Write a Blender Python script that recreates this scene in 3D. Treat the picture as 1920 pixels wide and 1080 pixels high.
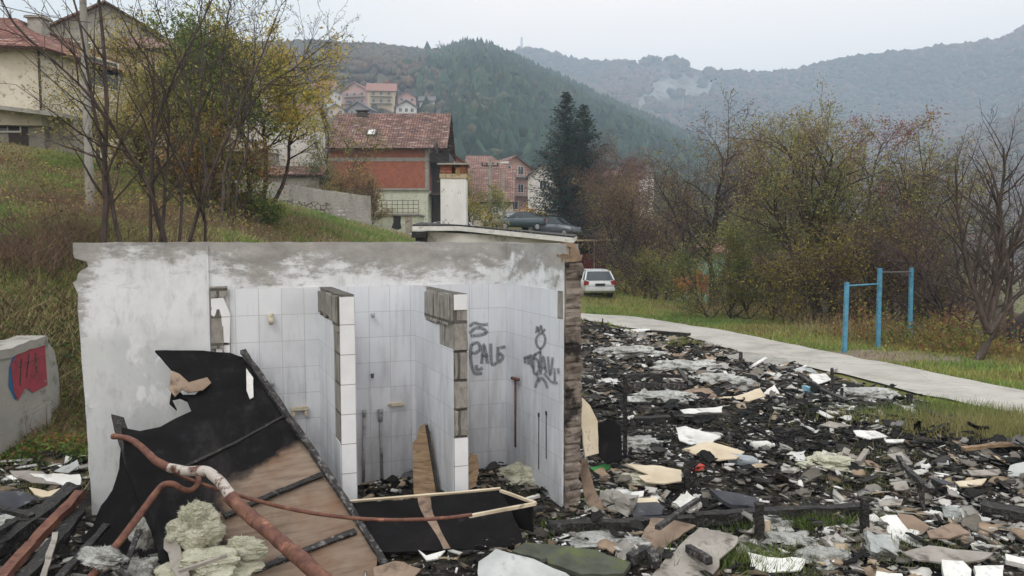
import bpy, bmesh, math, random
import numpy as np
from mathutils import Vector, Matrix, noise as mnoise
for o in list(bpy.data.objects): bpy.data.objects.remove(o)
SC = bpy.context.scene
COL = SC.collection
# ------------------------------------------------------------------ camera
F = 1387.0; CAMZ = 2.35
PITCH = math.atan(90/F)
cd = bpy.data.cameras.new("camera"); cam = bpy.data.objects.new("camera", cd); COL.objects.link(cam)
cam.location = (0, 0, CAMZ); cam.rotation_euler = (math.radians(90)-PITCH, 0, 0)
cd.sensor_width = 36; cd.lens = F/1920*36; cd.clip_start = 0.05; cd.clip_end = 12000
SC.camera = cam
# ------------------------------------------------------------------ sky and light
SUN_EL, SUN_AZ = 52, 205          # degrees; azimuth clockwise from +Y (behind the camera, a bit to the left)
w = bpy.data.worlds.new("World"); SC.world = w; w.use_nodes = True
nt = w.node_tree; nt.nodes.clear()
def wn(t, **k):
    n = nt.nodes.new(t)
    for a, b in k.items(): setattr(n, a, b)
    return n
out = wn('ShaderNodeOutputWorld'); bg = wn('ShaderNodeBackground'); bg.inputs['Strength'].default_value = 0.1
sky = wn('ShaderNodeTexSky', sky_type='NISHITA', sun_disc=False)
sky.sun_elevation = math.radians(SUN_EL); sky.sun_rotation = math.radians(SUN_AZ)
tc = wn('ShaderNodeTexCoord'); sp = wn('ShaderNodeSeparateXYZ'); nt.links.new(tc.outputs['Generated'], sp.inputs[0])
rp = wn('ShaderNodeValToRGB'); rp.color_ramp.interpolation = 'EASE'
e = rp.color_ramp.elements
e[0].position = 0.0; e[0].color = (14.6/22, 12.7/22, 11.1/22, 1)
e[1].position = 0.9; e[1].color = (19.5/22, 19.2/22, 19.1/22, 1)
m = e.new(0.34); m.color = (15.6/22, 13.5/22, 11.8/22, 1)
nt.links.new(sp.outputs[2], rp.inputs[0])
mp = wn('ShaderNodeMapping'); mp.inputs['Scale'].default_value = (1, 1, 2.6); nt.links.new(tc.outputs['Generated'], mp.inputs[0])
nz = wn('ShaderNodeTexNoise'); nz.inputs['Scale'].default_value = 2.1; nz.inputs['Detail'].default_value = 5; nz.inputs['Roughness'].default_value = .5
nt.links.new(mp.outputs[0], nz.inputs['Vector'])
r2 = wn('ShaderNodeValToRGB'); r2.color_ramp.elements[0].position = .44; r2.color_ramp.elements[0].color = (.76, .83, .85, 1)
r2.color_ramp.elements[1].position = .72; r2.color_ramp.elements[1].color = (.97, .99, 1, 1); nt.links.new(nz.outputs[0], r2.inputs[0])
# the left of the sky is the bluer, greyer cloud; the right is bright
r3 = wn('ShaderNodeMapRange'); r3.inputs['From Min'].default_value = -.02; r3.inputs['From Max'].default_value = -.3
nt.links.new(sp.outputs[0], r3.inputs[0])
mxa = wn('ShaderNodeMixRGB', blend_type='MIX'); mxa.inputs[1].default_value = (1, 1, 1, 1)
nt.links.new(r3.outputs[0], mxa.inputs[0]); nt.links.new(r2.outputs[0], mxa.inputs[2])
ml = wn('ShaderNodeMixRGB', blend_type='MULTIPLY'); ml.inputs[0].default_value = 1
nt.links.new(rp.outputs[0], ml.inputs[1]); nt.links.new(mxa.outputs[0], ml.inputs[2])
sc_ = wn('ShaderNodeVectorMath', operation='SCALE'); sc_.inputs['Scale'].default_value = 22; nt.links.new(ml.outputs[0], sc_.inputs[0])
mx = wn('ShaderNodeMixRGB', blend_type='MIX'); mx.inputs[0].default_value = .93
nt.links.new(sky.outputs[0], mx.inputs[1]); nt.links.new(sc_.outputs[0], mx.inputs[2])
nt.links.new(mx.outputs[0], bg.inputs[0]); nt.links.new(bg.outputs[0], out.inputs[0])
sl = bpy.data.lights.new("sun", 'SUN'); sl.energy = 1.3; sl.angle = math.radians(24); sl.color = (1, .975, .94)
sun = bpy.data.objects.new("sun", sl); COL.objects.link(sun); sun.location = (0, 0, 60)
sun.rotation_euler = (math.radians(90-SUN_EL), 0, -math.radians(SUN_AZ)+math.pi)
vs = SC.view_settings; vs.view_transform = 'Standard'; vs.look = 'None'; vs.gamma = 1; vs.use_curve_mapping = False; vs.exposure = 0.2
SC.render.engine = 'CYCLES'; SC.cycles.volume_bounces = 1; SC.cycles.max_bounces = 6
# ------------------------------------------------------------------ helpers
RNG = random.Random(7); NR = np.random.RandomState(11)
cP, sP = math.cos(PITCH), math.sin(PITCH)
def ray(px, py):
    a, b = (px-960)/F, (540-py)/F
    return Vector((a, cP+b*sP, -sP+b*cP))
CAM = Vector((0, 0, CAMZ))
def at(px, py, Y):
    d = ray(px, py); return CAM + d*(Y/d.y)
def plane(a, b, c):
    a, b, c = at(*a), at(*b), at(*c); n = (b-a).cross(c-a).normalized()
    if n.dot(CAM-a) < 0: n = -n
    return a, n
def onpl(px, py, pl):
    d = ray(px, py); return CAM + d*((pl[0]-CAM).dot(pl[1])/d.dot(pl[1]))
def lin(c):
    if isinstance(c, str):
        c = [int(c[i:i+2], 16)/255 for i in (0, 2, 4)]
        return tuple(x/12.92 if x <= .04045 else ((x+.055)/1.055)**2.4 for x in c)
    return tuple(c)
def link(o, parent=None):
    COL.objects.link(o)
    if parent is not None: o.parent = parent
    return o
def tag(o, label=None, cat=None, group=None, kind=None):
    if label: o['label'] = label
    if cat: o['category'] = cat
    if group: o['group'] = group
    if kind: o['kind'] = kind
    return o
def empty(name, loc=(0, 0, 0), rz=0, label=None, cat=None, group=None):
    o = bpy.data.objects.new(name, None); o.empty_display_size = .2; link(o); o.location = loc; o.rotation_euler = (0, 0, rz)
    return tag(o, label, cat, group)
def npmesh(name, V, FA, mat, parent=None, col=None, smooth=False):
    """V (n,3); FA list of int arrays (m,k)"""
    V = np.asarray(V, dtype=np.float32); me = bpy.data.meshes.new(name)
    FA = [np.asarray(f, dtype=np.int32) for f in FA if len(f)]
    nl = sum(f.size for f in FA); npoly = sum(len(f) for f in FA)
    me.vertices.add(len(V)); me.vertices.foreach_set('co', V.ravel())
    me.loops.add(nl); me.polygons.add(npoly)
    me.loops.foreach_set('vertex_index', np.concatenate([f.ravel() for f in FA]))
    tot = np.concatenate([np.full(len(f), f.shape[1], dtype=np.int32) for f in FA])
    st = np.concatenate([[0], np.cumsum(tot)[:-1]]).astype(np.int32)
    me.polygons.foreach_set('loop_start', st); me.polygons.foreach_set('loop_total', tot)
    if smooth: me.polygons.foreach_set('use_smooth', np.ones(npoly, dtype=bool))
    me.update(calc_edges=True); me.validate()
    if col is not None:
        c = np.ones((len(V), 4), dtype=np.float32); c[:, :3] = col
        a = me.color_attributes.new('Col', 'FLOAT_COLOR', 'POINT'); a.data.foreach_set('color', c.ravel())
    if mat: me.materials.append(mat)
    return link(bpy.data.objects.new(name, me), parent)
class MB:
    """collects shapes and links them as one mesh object"""
    def __init__(s): s.v = []; s.f = []
    def add(s, vs, fs):
        n = len(s.v); s.v += [tuple(v) for v in vs]; s.f += [tuple(i+n for i in f) for f in fs]; return s
    def box(s, c, size, rz=0, M=None, jit=0):
        x, y, z = [a/2 for a in size]; c = Vector(c)
        R = M if M is not None else Matrix.Rotation(rz, 3, 'Z')
        vs = [c+R@Vector((sx*x+RNG.uniform(-jit, jit), sy*y+RNG.uniform(-jit, jit), sz*z+RNG.uniform(-jit, jit))) for sx in (-1, 1) for sy in (-1, 1) for sz in (-1, 1)]
        return s.add(vs, [(0, 1, 3, 2), (4, 6, 7, 5), (0, 4, 5, 1), (2, 3, 7, 6), (0, 2, 6, 4), (1, 5, 7, 3)])
    def b2(s, x0, x1, y0, y1, z0, z1): return s.box(((x0+x1)/2, (y0+y1)/2, (z0+z1)/2), (x1-x0, y1-y0, z1-z0))
    def tube(s, pts, rad, seg=10, cap=True):
        pts = [Vector(p) for p in pts]; n = len(pts)
        if not hasattr(rad, '__len__'): rad = [rad]*n
        T = [(pts[min(i+1, n-1)]-pts[max(i-1, 0)]).normalized() for i in range(n)]
        up = Vector((0, 0, 1)) if abs(T[0].z) < .9 else Vector((1, 0, 0)); u = T[0].cross(up).normalized(); vs = []
        for i in range(n):
            u = (u-T[i]*u.dot(T[i])).normalized(); v = T[i].cross(u)
            vs += [pts[i]+(u*math.cos(2*math.pi*k/seg)+v*math.sin(2*math.pi*k/seg))*rad[i] for k in range(seg)]
        fs = [(i*seg+k, i*seg+(k+1) % seg, (i+1)*seg+(k+1) % seg, (i+1)*seg+k) for i in range(n-1) for k in range(seg)]
        if cap: fs += [tuple(range(seg))[::-1], tuple((n-1)*seg+k for k in range(seg))]
        return s.add(vs, fs)
    def bar(s, a, b, wd, ht=None, up=(0, 0, 1)):
        a, b = Vector(a), Vector(b); ht = ht or wd; t = (b-a).normalized(); u = t.cross(Vector(up))
        if u.length < .05: u = t.cross(Vector((1, 0, 0)))
        u.normalize(); v = u.cross(t); u *= wd/2; v *= ht/2
        return s.add([p+i*u+j*v for p in (a, b) for i, j in ((-1, -1), (1, -1), (1, 1), (-1, 1))],
                     [(0, 1, 2, 3), (7, 6, 5, 4), (0, 4, 5, 1), (1, 5, 6, 2), (2, 6, 7, 3), (3, 7, 4, 0)])
    def quad(s, a, b, c, d): return s.add([a, b, c, d], [(0, 1, 2, 3)])
    def prism(s, poly, z0, z1, M=None):
        """poly in xy extruded in z, optional 4x4 M"""
        n = len(poly); vs = [Vector((p[0], p[1], z)) for z in (z0, z1) for p in poly]
        if M is not None: vs = [M@v for v in vs]
        return s.add(vs, [tuple(range(n))[::-1], tuple(range(n, 2*n))]+[(i, (i+1) % n, n+(i+1) % n, n+i) for i in range(n)])
    def build(s, name, mat, parent=None, smooth=False, bevel=0):
        me = bpy.data.meshes.new(name); me.from_pydata(s.v, [], s.f)
        bm = bmesh.new(); bm.from_mesh(me); bmesh.ops.recalc_face_normals(bm, faces=bm.faces)
        if bevel: bmesh.ops.bevel(bm, geom=bm.edges[:], offset=bevel, segments=2, affect='EDGES', clamp_overlap=True)
        bm.to_mesh(me); bm.free()
        if smooth:
            for p in me.polygons: p.use_smooth = True
        if mat: me.materials.append(mat)
        return link(bpy.data.objects.new(name, me), parent)
def subdiv_noise(o, cuts, amp, scale=8.0, seed=0):
    """roughens a part: real dents in the mesh"""
    bm = bmesh.new(); bm.from_mesh(o.data); bmesh.ops.triangulate(bm, faces=[f for f in bm.faces if len(f.verts) > 4])
    bmesh.ops.subdivide_edges(bm, edges=bm.edges[:], cuts=cuts, use_grid_fill=True)
    for v in bm.verts:
        p = v.co*scale+Vector((seed*7.3, seed*3.1, seed)); v.co += mnoise.noise_vector(p)*amp
    bm.to_mesh(o.data); bm.free(); return o
def sheet(name, poly3, normal, thick, mat, parent=None, warp=.02, wscale=1.5, grid=.12, edge=.012, seed=None, curl=0):
    """a board or slab with a real outline, thickness and warp"""
    seed = RNG.random()*99 if seed is None else seed
    nrm = Vector(normal).normalized(); P = []
    rr = random.Random(seed)
    n = len(poly3)
    for i in range(n):
        a, b = poly3[i], poly3[(i+1) % n]; k = max(1, int((b-a).length/.07)); k = min(k, 26)
        for j in range(k):
            p = a.lerp(b, j/k)
            if edge: p = p+Vector((rr.uniform(-1, 1), rr.uniform(-1, 1), rr.uniform(-1, 1)))*edge*(1 if j else .3)
            p -= nrm*(p-poly3[0]).dot(nrm); P.append(p)
    u = (poly3[1]-poly3[0]).normalized(); v = nrm.cross(u); c = sum(P, Vector())/len(P); size = max((p-c).length for p in P)
    bm = bmesh.new(); vs = [bm.verts.new(p) for p in P]; bm.faces.new(vs)
    for ax in (u, v):
        ds = [(p-c).dot(ax) for p in P]; lo, hi = min(ds), max(ds); k = min(30, int((hi-lo)/grid))
        for i in range(1, k):
            g = bm.verts[:]+bm.edges[:]+bm.faces[:]
            bmesh.ops.bisect_plane(bm, geom=g, plane_co=c+ax*(lo+(hi-lo)*i/k), plane_no=ax, dist=1e-5)
    for q in bm.verts:
        d = (q.co-c)
        q.co += nrm*(mnoise.noise(q.co*wscale+Vector((seed, seed*2, 0)))*warp + curl*((d.dot(u)/size)**2))
    top = bm.faces[:]; bv = {}
    be = [e for e in bm.edges if len(e.link_faces) == 1]
    vv = bm.verts[:]
    for q in vv: bv[q] = bm.verts.new(q.co-nrm*thick)
    for f in top: bm.faces.new([bv[q] for q in reversed(f.verts)])
    for e_ in be:
        a, b = e_.verts; bm.faces.new([a, b, bv[b], bv[a]])
    bmesh.ops.recalc_face_normals(bm, faces=bm.faces)
    me = bpy.data.meshes.new(name); bm.to_mesh(me); bm.free()
    if mat: me.materials.append(mat)
    return link(bpy.data.objects.new(name, me), parent)
def pxpoly(pts, pl): return [onpl(x, y, pl) for x, y in pts]
# ------------------------------------------------------------------ procedural materials
class NT:
    def __init__(s, name, rough=.85, spec=.25):
        s.m = bpy.data.materials.new(name); s.m.use_nodes = True; s.t = s.m.node_tree
        s.b = s.t.nodes['Principled BSDF']; s.b.inputs['Roughness'].default_value = rough
        s.b.inputs['Specular IOR Level'].default_value = spec; s.tcn = None
    def n(s, t, **k):
        x = s.t.nodes.new(t)
        for a, b in k.items(): setattr(x, a, b)
        return x
    def l(s, a, b): s.t.links.new(a, b)
    def tc(s, kind='Object'):
        if not s.tcn: s.tcn = s.n('ShaderNodeTexCoord')
        return s.tcn.outputs[kind]
    def map(s, vec=None, scale=(1, 1, 1), rot=(0, 0, 0), loc=(0, 0, 0)):
        x = s.n('ShaderNodeMapping'); x.inputs['Scale'].default_value = scale; x.inputs['Rotation'].default_value = rot; x.inputs['Location'].default_value = loc
        s.l(vec or s.tc(), x.inputs[0]); return x.outputs[0]
    def noise(s, scale, detail=6, rough=.6, vec=None, dist=0):
        x = s.n('ShaderNodeTexNoise'); x.inputs['Scale'].default_value = scale; x.inputs['Detail'].default_value = detail
        x.inputs['Roughness'].default_value = rough; x.inputs['Distortion'].default_value = dist
        s.l(vec or s.tc(), x.inputs['Vector']); return x.outputs['Fac']
    def voro(s, scale, vec=None, out='Distance', feature='F1'):
        x = s.n('ShaderNodeTexVoronoi', feature=feature); x.inputs['Scale'].default_value = scale; s.l(vec or s.tc(), x.inputs['Vector']); return x.outputs[out]
    def val(s, sock, v):
        if isinstance(v, (int, float)): sock.default_value = v
        elif isinstance(v, (tuple, list)): sock.default_value = tuple(v)+((1,) if len(v) == 3 else ())
        elif isinstance(v, str): sock.default_value = lin(v)+(1,)
        else: s.l(v, sock)
    def ramp(s, fac, stops, interp='LINEAR'):
        x = s.n('ShaderNodeValToRGB'); e = x.color_ramp.elements; x.color_ramp.interpolation = interp
        while len(e) < len(stops): e.new(.5)
        for i, (p, c) in enumerate(stops):
            e[i].position = p; c = (c, c, c) if isinstance(c, (int, float)) else lin(c); e[i].color = tuple(c)+(1,)
        s.l(fac, x.inputs[0]); return x.outputs[0]
    def mix(s, fac, a, b, mode='MIX'):
        x = s.n('ShaderNodeMixRGB', blend_type=mode); s.val(x.inputs[0], fac); s.val(x.inputs[1], a); s.val(x.inputs[2], b); return x.outputs[0]
    def math(s, op, a, b=0, clamp=False):
        x = s.n('ShaderNodeMath', operation=op); x.use_clamp = clamp; s.val(x.inputs[0], a); s.val(x.inputs[1], b); return x.outputs[0]
    def sep(s, vec=None):
        x = s.n('ShaderNodeSeparateXYZ'); s.l(vec or s.tc(), x.inputs[0]); return x.outputs
    def comb(s, a, b, c=0):
        x = s.n('ShaderNodeCombineXYZ'); s.val(x.inputs[0], a); s.val(x.inputs[1], b); s.val(x.inputs[2], c); return x.outputs[0]
    def rng(s, v, a, b, c=0, d=1):
        x = s.n('ShaderNodeMapRange'); s.val(x.inputs[0], v); x.inputs[1].default_value = a; x.inputs[2].default_value = b; x.inputs[3].default_value = c; x.inputs[4].default_value = d; return x.outputs[0]
    def bump(s, h, strength=.5, dist=.02):
        x = s.n('ShaderNodeBump'); x.inputs['Strength'].default_value = strength; x.inputs['Distance'].default_value = dist
        s.l(h, x.inputs['Height']); s.l(x.outputs[0], s.b.inputs['Normal']); return s
    def col(s, c): s.val(s.b.inputs['Base Color'], c); return s
def mat_noise(name, c1, c2, scale=6, lo=.35, hi=.65, rough=.85, bs=.4, bd=.01, c3=None, s3=25, lo3=.55, hi3=.7, stretch=(1, 1, 1), spec=.25, metal=0, bscale=None):
    t = NT(name, rough, spec); v = t.map(scale=stretch)
    c = t.ramp(t.noise(scale, 7, .62, v), [(lo, c1), (hi, c2)])
    if c3 is not None: c = t.mix(t.ramp(t.noise(s3, 5, .6, v), [(lo3, 0), (hi3, 1)]), c, c3)
    t.col(c); t.b.inputs['Metallic'].default_value = metal
    t.bump(t.noise(bscale or scale*5, 6, .7, v), bs, bd); return t.m
def mat_attr(name, rough=.85, trans=0, var=.0, spec=.2):
    t = NT(name, rough, spec); a = t.n('ShaderNodeVertexColor', layer_name='Col'); c = a.outputs[0]
    if var: c = t.mix(1.0, c, t.ramp(t.noise(9, 5, .6), [(.3, 1-var), (.7, 1+var*.4)]), 'MULTIPLY')
    t.col(c)
    if trans:
        tr = t.n('ShaderNodeBsdfTranslucent'); t.l(c, tr.inputs[0]); ms = t.n('ShaderNodeMixShader'); ms.inputs[0].default_value = trans
        o = t.t.nodes['Material Output']; t.l(t.b.outputs[0], ms.inputs[1]); t.l(tr.outputs[0], ms.inputs[2]); t.l(ms.outputs[0], o.inputs[0])
    return t.m
def mat_plaster():
    """white plaster flaking off grey render; more bare render along the top, smooth grey patches low on the left"""
    t = NT('flaking_plaster', .9); x, y, z = t.sep()
    v = t.map(scale=(1, 1, 1.9)); n1 = t.noise(1.6, 10, .68, v); n2 = t.noise(5, 9, .7, t.map(scale=(1, 1, 2.4)))
    hi = t.math('ADD', t.rng(z, 1.85, 2.33, -.10, .135), t.math('MULTIPLY', t.rng(x, -2.7, -2.8), -.055))                     # bare render gets likelier towards the broken top
    edge = t.rng(x, -3.55, -3.82, 0, .22)
    f = t.math('ADD', t.math('ADD', t.math('ADD', t.math('MULTIPLY', n1, .62), t.math('MULTIPLY', n2, .38)), hi), edge)
    grey = t.ramp(t.noise(3.5, 9, .72, t.map(scale=(1, 1, 1.8))), [(.28, '7d7a77'), (.5, '9a9794'), (.75, 'b4b1ad')])
    white = t.ramp(t.noise(2.2, 6, .6), [(.3, 'd0d2d5'), (.7, 'e1e3e6')])
    stn = t.noise(11, 9, .75, t.map(scale=(1, 1, .5))); f = t.math('ADD', f, t.math('MULTIPLY', t.math('SUBTRACT', stn, .5), .10)); c = t.mix(t.ramp(f, [(.455, 0), (.50, .35), (.525, .75), (.56, 1)]), white, grey)
    c = t.mix(t.ramp(t.noise(2.6, 9, .7, t.map(loc=(1, 0, 5), scale=(1, 1, .6))), [(.5, 0), (.72, .45)]), c, '8a8783')
    left = t.math('MULTIPLY', t.rng(x, -2.75, -2.95), t.rng(z, 1.62, 1.5))
    pt = t.ramp(t.noise(1.25, 4, .55, t.map(loc=(4.2, 0, 1.7)), 1.2), [(.43, 0), (.47, 1)])
    c = t.mix(t.math('MULTIPLY', left, pt), c, t.ramp(t.noise(4, 5), [(.3, 'bcbfc1'), (.7, 'cbcdce')]))
    dirt = t.ramp(t.noise(9, 10, .7, t.map(scale=(1, 1, .35))), [(.52, 0), (.72, .5)])
    c = t.mix(dirt, c, '8d8a86')
    c = t.mix(t.ramp(t.noise(38, 4, .7), [(.66, 0), (.72, .6)]), c, '6a6764')
    t.col(c); h = t.math('ADD', t.math('MULTIPLY', t.ramp(f, [(.49, 1), (.52, 0)]), 1), t.math('MULTIPLY', t.noise(30, 6, .7), .5))
    t.bump(h, .55, .006); return t.m
def mat_tiles(name, axis, off=0.0):
    t = NT(name, .32, .45); s_ = t.sep(); u = s_[axis]; z = s_[2]
    vec = t.comb(t.math('ADD', u, off), z)
    br = t.n('ShaderNodeTexBrick'); br.offset = 0; br.squash = 1; t.l(vec, br.inputs['Vector'])
    br.inputs['Scale'].default_value = 1; br.inputs['Mortar Size'].default_value = .0022; br.inputs['Mortar Smooth'].default_value = .1
    br.inputs['Brick Width'].default_value = .195; br.inputs['Row Height'].default_value = .24
    t.val(br.inputs['Color1'], 'd9dce1'); t.val(br.inputs['Color2'], 'cfd2d8'); t.val(br.inputs['Mortar'], 'aeaeaf')
    c = br.outputs['Color']
    st = t.noise(7, 8, .65, t.map(scale=(1, 1, .22))); lowz = t.rng(z, 1.9, .25, -.10, .14)
    c = t.mix(t.ramp(t.math('ADD', st, lowz), [(.50, 0), (.8, .6)]), c, '8b8b8e')
    c = t.mix(t.ramp(t.noise(15, 8, .7, t.map(scale=(1, 1, .07))), [(.56, 0), (.72, .35)]), c, '807f82')
    c = t.mix(t.ramp(t.noise(1.8, 5, .6), [(.45, 0), (.75, .35)]), c, 'aeadb0')
    c = t.mix(t.ramp(t.noise(26, 7, .75, t.map(scale=(1, 1, .4))), [(.66, 0), (.74, .7)]), c, '4c4a4a')
    t.col(c); t.val(t.b.inputs['Roughness'], t.rng(st, .3, .7, .3, .6))
    t.bump(t.math('SUBTRACT', 1, br.outputs['Fac']), .5, .003); return t.m
def mat_block():
    t = NT('bare_block', .95, .1); x, y, z = t.sep()
    br = t.n('ShaderNodeTexBrick'); t.l(t.comb(t.math('ADD', x, y), z), br.inputs['Vector']); br.inputs['Scale'].default_value = 1
    br.inputs['Mortar Size'].default_value = .012; br.inputs['Brick Width'].default_value = .39; br.inputs['Row Height'].default_value = .24
    t.val(br.inputs['Color1'], '8f8b85'); t.val(br.inputs['Color2'], 'a19d96'); t.val(br.inputs['Mortar'], '5d5a56')
    c = t.mix(t.ramp(t.noise(14, 9, .7, t.map(scale=(1, 1, .5))), [(.4, 0), (.7, .8)]), br.outputs['Color'], '625e59')
    c = t.mix(t.ramp(t.noise(30, 6, .7, t.map(scale=(1, 1, .3))), [(.6, 0), (.72, .6)]), c, 'bdb9b2')
    t.col(c); t.bump(t.math('ADD', t.noise(40, 8, .75), t.math('MULTIPLY', br.outputs['Fac'], -1)), .8, .012); return t.m
def mat_brick(name, c1, c2, mort, bw=.25, rh=.075, axis='xy', dirt=.5, mortar=.01):
    t = NT(name, .92, .1); x, y, z = t.sep()
    br = t.n('ShaderNodeTexBrick'); t.l(t.comb(t.math('ADD', x, y), z), br.inputs['Vector']); br.inputs['Scale'].default_value = 1
    br.inputs['Mortar Size'].default_value = mortar; br.inputs['Brick Width'].default_value = bw; br.inputs['Row Height'].default_value = rh
    t.val(br.inputs['Color1'], c1); t.val(br.inputs['Color2'], c2); t.val(br.inputs['Mortar'], mort)
    c = t.mix(t.ramp(t.noise(1.3, 8, .65), [(.45, 0), (.75, dirt)]), br.outputs['Color'], '5e5049')
    t.col(c); t.bump(t.math('SUBTRACT', t.noise(30, 6), br.outputs['Fac']), .6, .01); return t.m
def mat_roof(name, c1, c2, c3, row=.33, wave=.24):
    """clay tile roof: rows and columns from the slope's own length, in object space"""
    t = NT(name, .9, .15); x, y, z = t.sep(t.tc('UV'))
    br = t.n('ShaderNodeTexBrick'); br.offset = 0; t.l(t.tc('UV'), br.inputs['Vector']); br.inputs['Scale'].default_value = 1
    br.inputs['Mortar Size'].default_value = .035; br.inputs['Mortar Smooth'].default_value = .4; br.inputs['Brick Width'].default_value = wave; br.inputs['Row Height'].default_value = row
    t.val(br.inputs['Color1'], c1); t.val(br.inputs['Color2'], c2); t.val(br.inputs['Mortar'], c3)
    c = t.mix(t.ramp(t.noise(.55, 9, .7, t.tc('UV')), [(.42, 0), (.62, .85)]), br.outputs['Color'], c3)
    c = t.mix(t.ramp(t.noise(2.2, 8, .7, t.map(t.tc('UV'), (.5, 1.6, 1))), [(.54, 0), (.64, .8)]), c, 'b9a79c')
    t.col(c); saw = t.math('FRACT', t.math('DIVIDE', y, row)); t.bump(t.math('ADD', saw, t.math('MULTIPLY', br.outputs['Fac'], -.5)), .9, .05); return t.m
def mat_char(name='charred_wood', c1='1c1b1b', c2='34312f', c3='777470', lo3=.58):
    t = NT(name, .75, .35); v = t.map(scale=(1, 1, 1))
    c = t.ramp(t.noise(9, 9, .7, v), [(.35, c1), (.7, c2)]); c = t.mix(t.ramp(t.noise(22, 6, .7, v), [(lo3, 0), (lo3+.12, .6)]), c, c3)
    t.col(c); t.bump(t.voro(38, v), .9, .012); return t.m
def mat_burnt_board(BL):
    """plywood board, charred from the top, bare brown wood low down; scorch outline in the board's own uv-like object space"""
    t = NT('scorched_plywood', .85, .1); x, y, z = t.sep()
    nn = t.noise(2.4, 8, .6); wobble = t.math('MULTIPLY', t.math('SUBTRACT', nn, .5), .55)
    # board local axes: x to the right, z up the board (object space set by the builder)
    d = t.math('ADD', t.math('ADD', z, t.math('MULTIPLY', x, -BL[0])), wobble); d2 = t.math('ADD', t.math('SUBTRACT', BL[2], x), wobble)
    d = t.math('MAXIMUM', t.math('SUBTRACT', d, BL[1]), d2)
    f = t.ramp(t.rng(d, -.5, .5), [(.40, 0), (.47, .25), (.505, .7), (.56, 1)])
    grain = t.noise(3, 8, .6, t.map(scale=(1.2, 1, 9)))
    wood = t.ramp(grain, [(.25, '5f5046'), (.5, '7a6b5e'), (.8, '8c7e70')])
    wood = t.mix(t.ramp(t.noise(1.9, 5, .6), [(.45, 0), (.7, .75)]), wood, '6b4a34')
    wood = t.mix(t.ramp(t.noise(1.5, 6, .6, t.map(loc=(3, 1, 7))), [(.55, 0), (.75, .6)]), wood, '3a2c23')
    blk = t.ramp(t.noise(5, 9, .7), [(.3, '0a0a0a'), (.55, '161516'), (.8, '323031')]); blk = t.mix(t.ramp(t.noise(2.2, 10, .75, t.map(scale=(1, 1, .35), rot=(0, .6, 0))), [(.52, 0), (.75, .55)]), blk, '3f3b3a')
    c = t.mix(f, wood, blk); t.col(c); t.bump(t.noise(20, 7, .7), .35, .006); return t.m
def mat_rust(name, paint='8a8078', amt=.5):
    t = NT(name, .8, .3)
    c = t.ramp(t.noise(14, 8, .7), [(.3, '3f2a25'), (.45, '5f3f36'), (.6, '72503f'), (.75, '86655a')])
    c = t.mix(t.ramp(t.noise(7, 9, .7), [(amt-.03, 0), (amt+.04, 1)]), c, paint); t.col(c); t.bump(t.noise(60, 6, .7), .5, .003); return t.m
def mat_glass(name='dark_glass', c='2c343a', rough=.08):
    t = NT(name, rough, .6); t.col(c); return t.m
def mat_plain(name, c, rough=.6, spec=.3, metal=0):
    t = NT(name, rough, spec); t.col(t.mix(t.ramp(t.noise(12, 6, .6), [(.4, 0), (.75, .25)]), c, '6b6865')); t.b.inputs['Metallic'].default_value = metal
    t.bump(t.noise(50, 5), .15, .003); return t.m
def mat_paint(name, c, rough=.3):
    t = NT(name, rough, .5); t.col(t.mix(t.ramp(t.noise(3, 5, .6), [(.5, 0), (.8, .25)]), c, '77736d')); t.b.inputs['Coat Weight'].default_value = .4; return t.m
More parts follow.
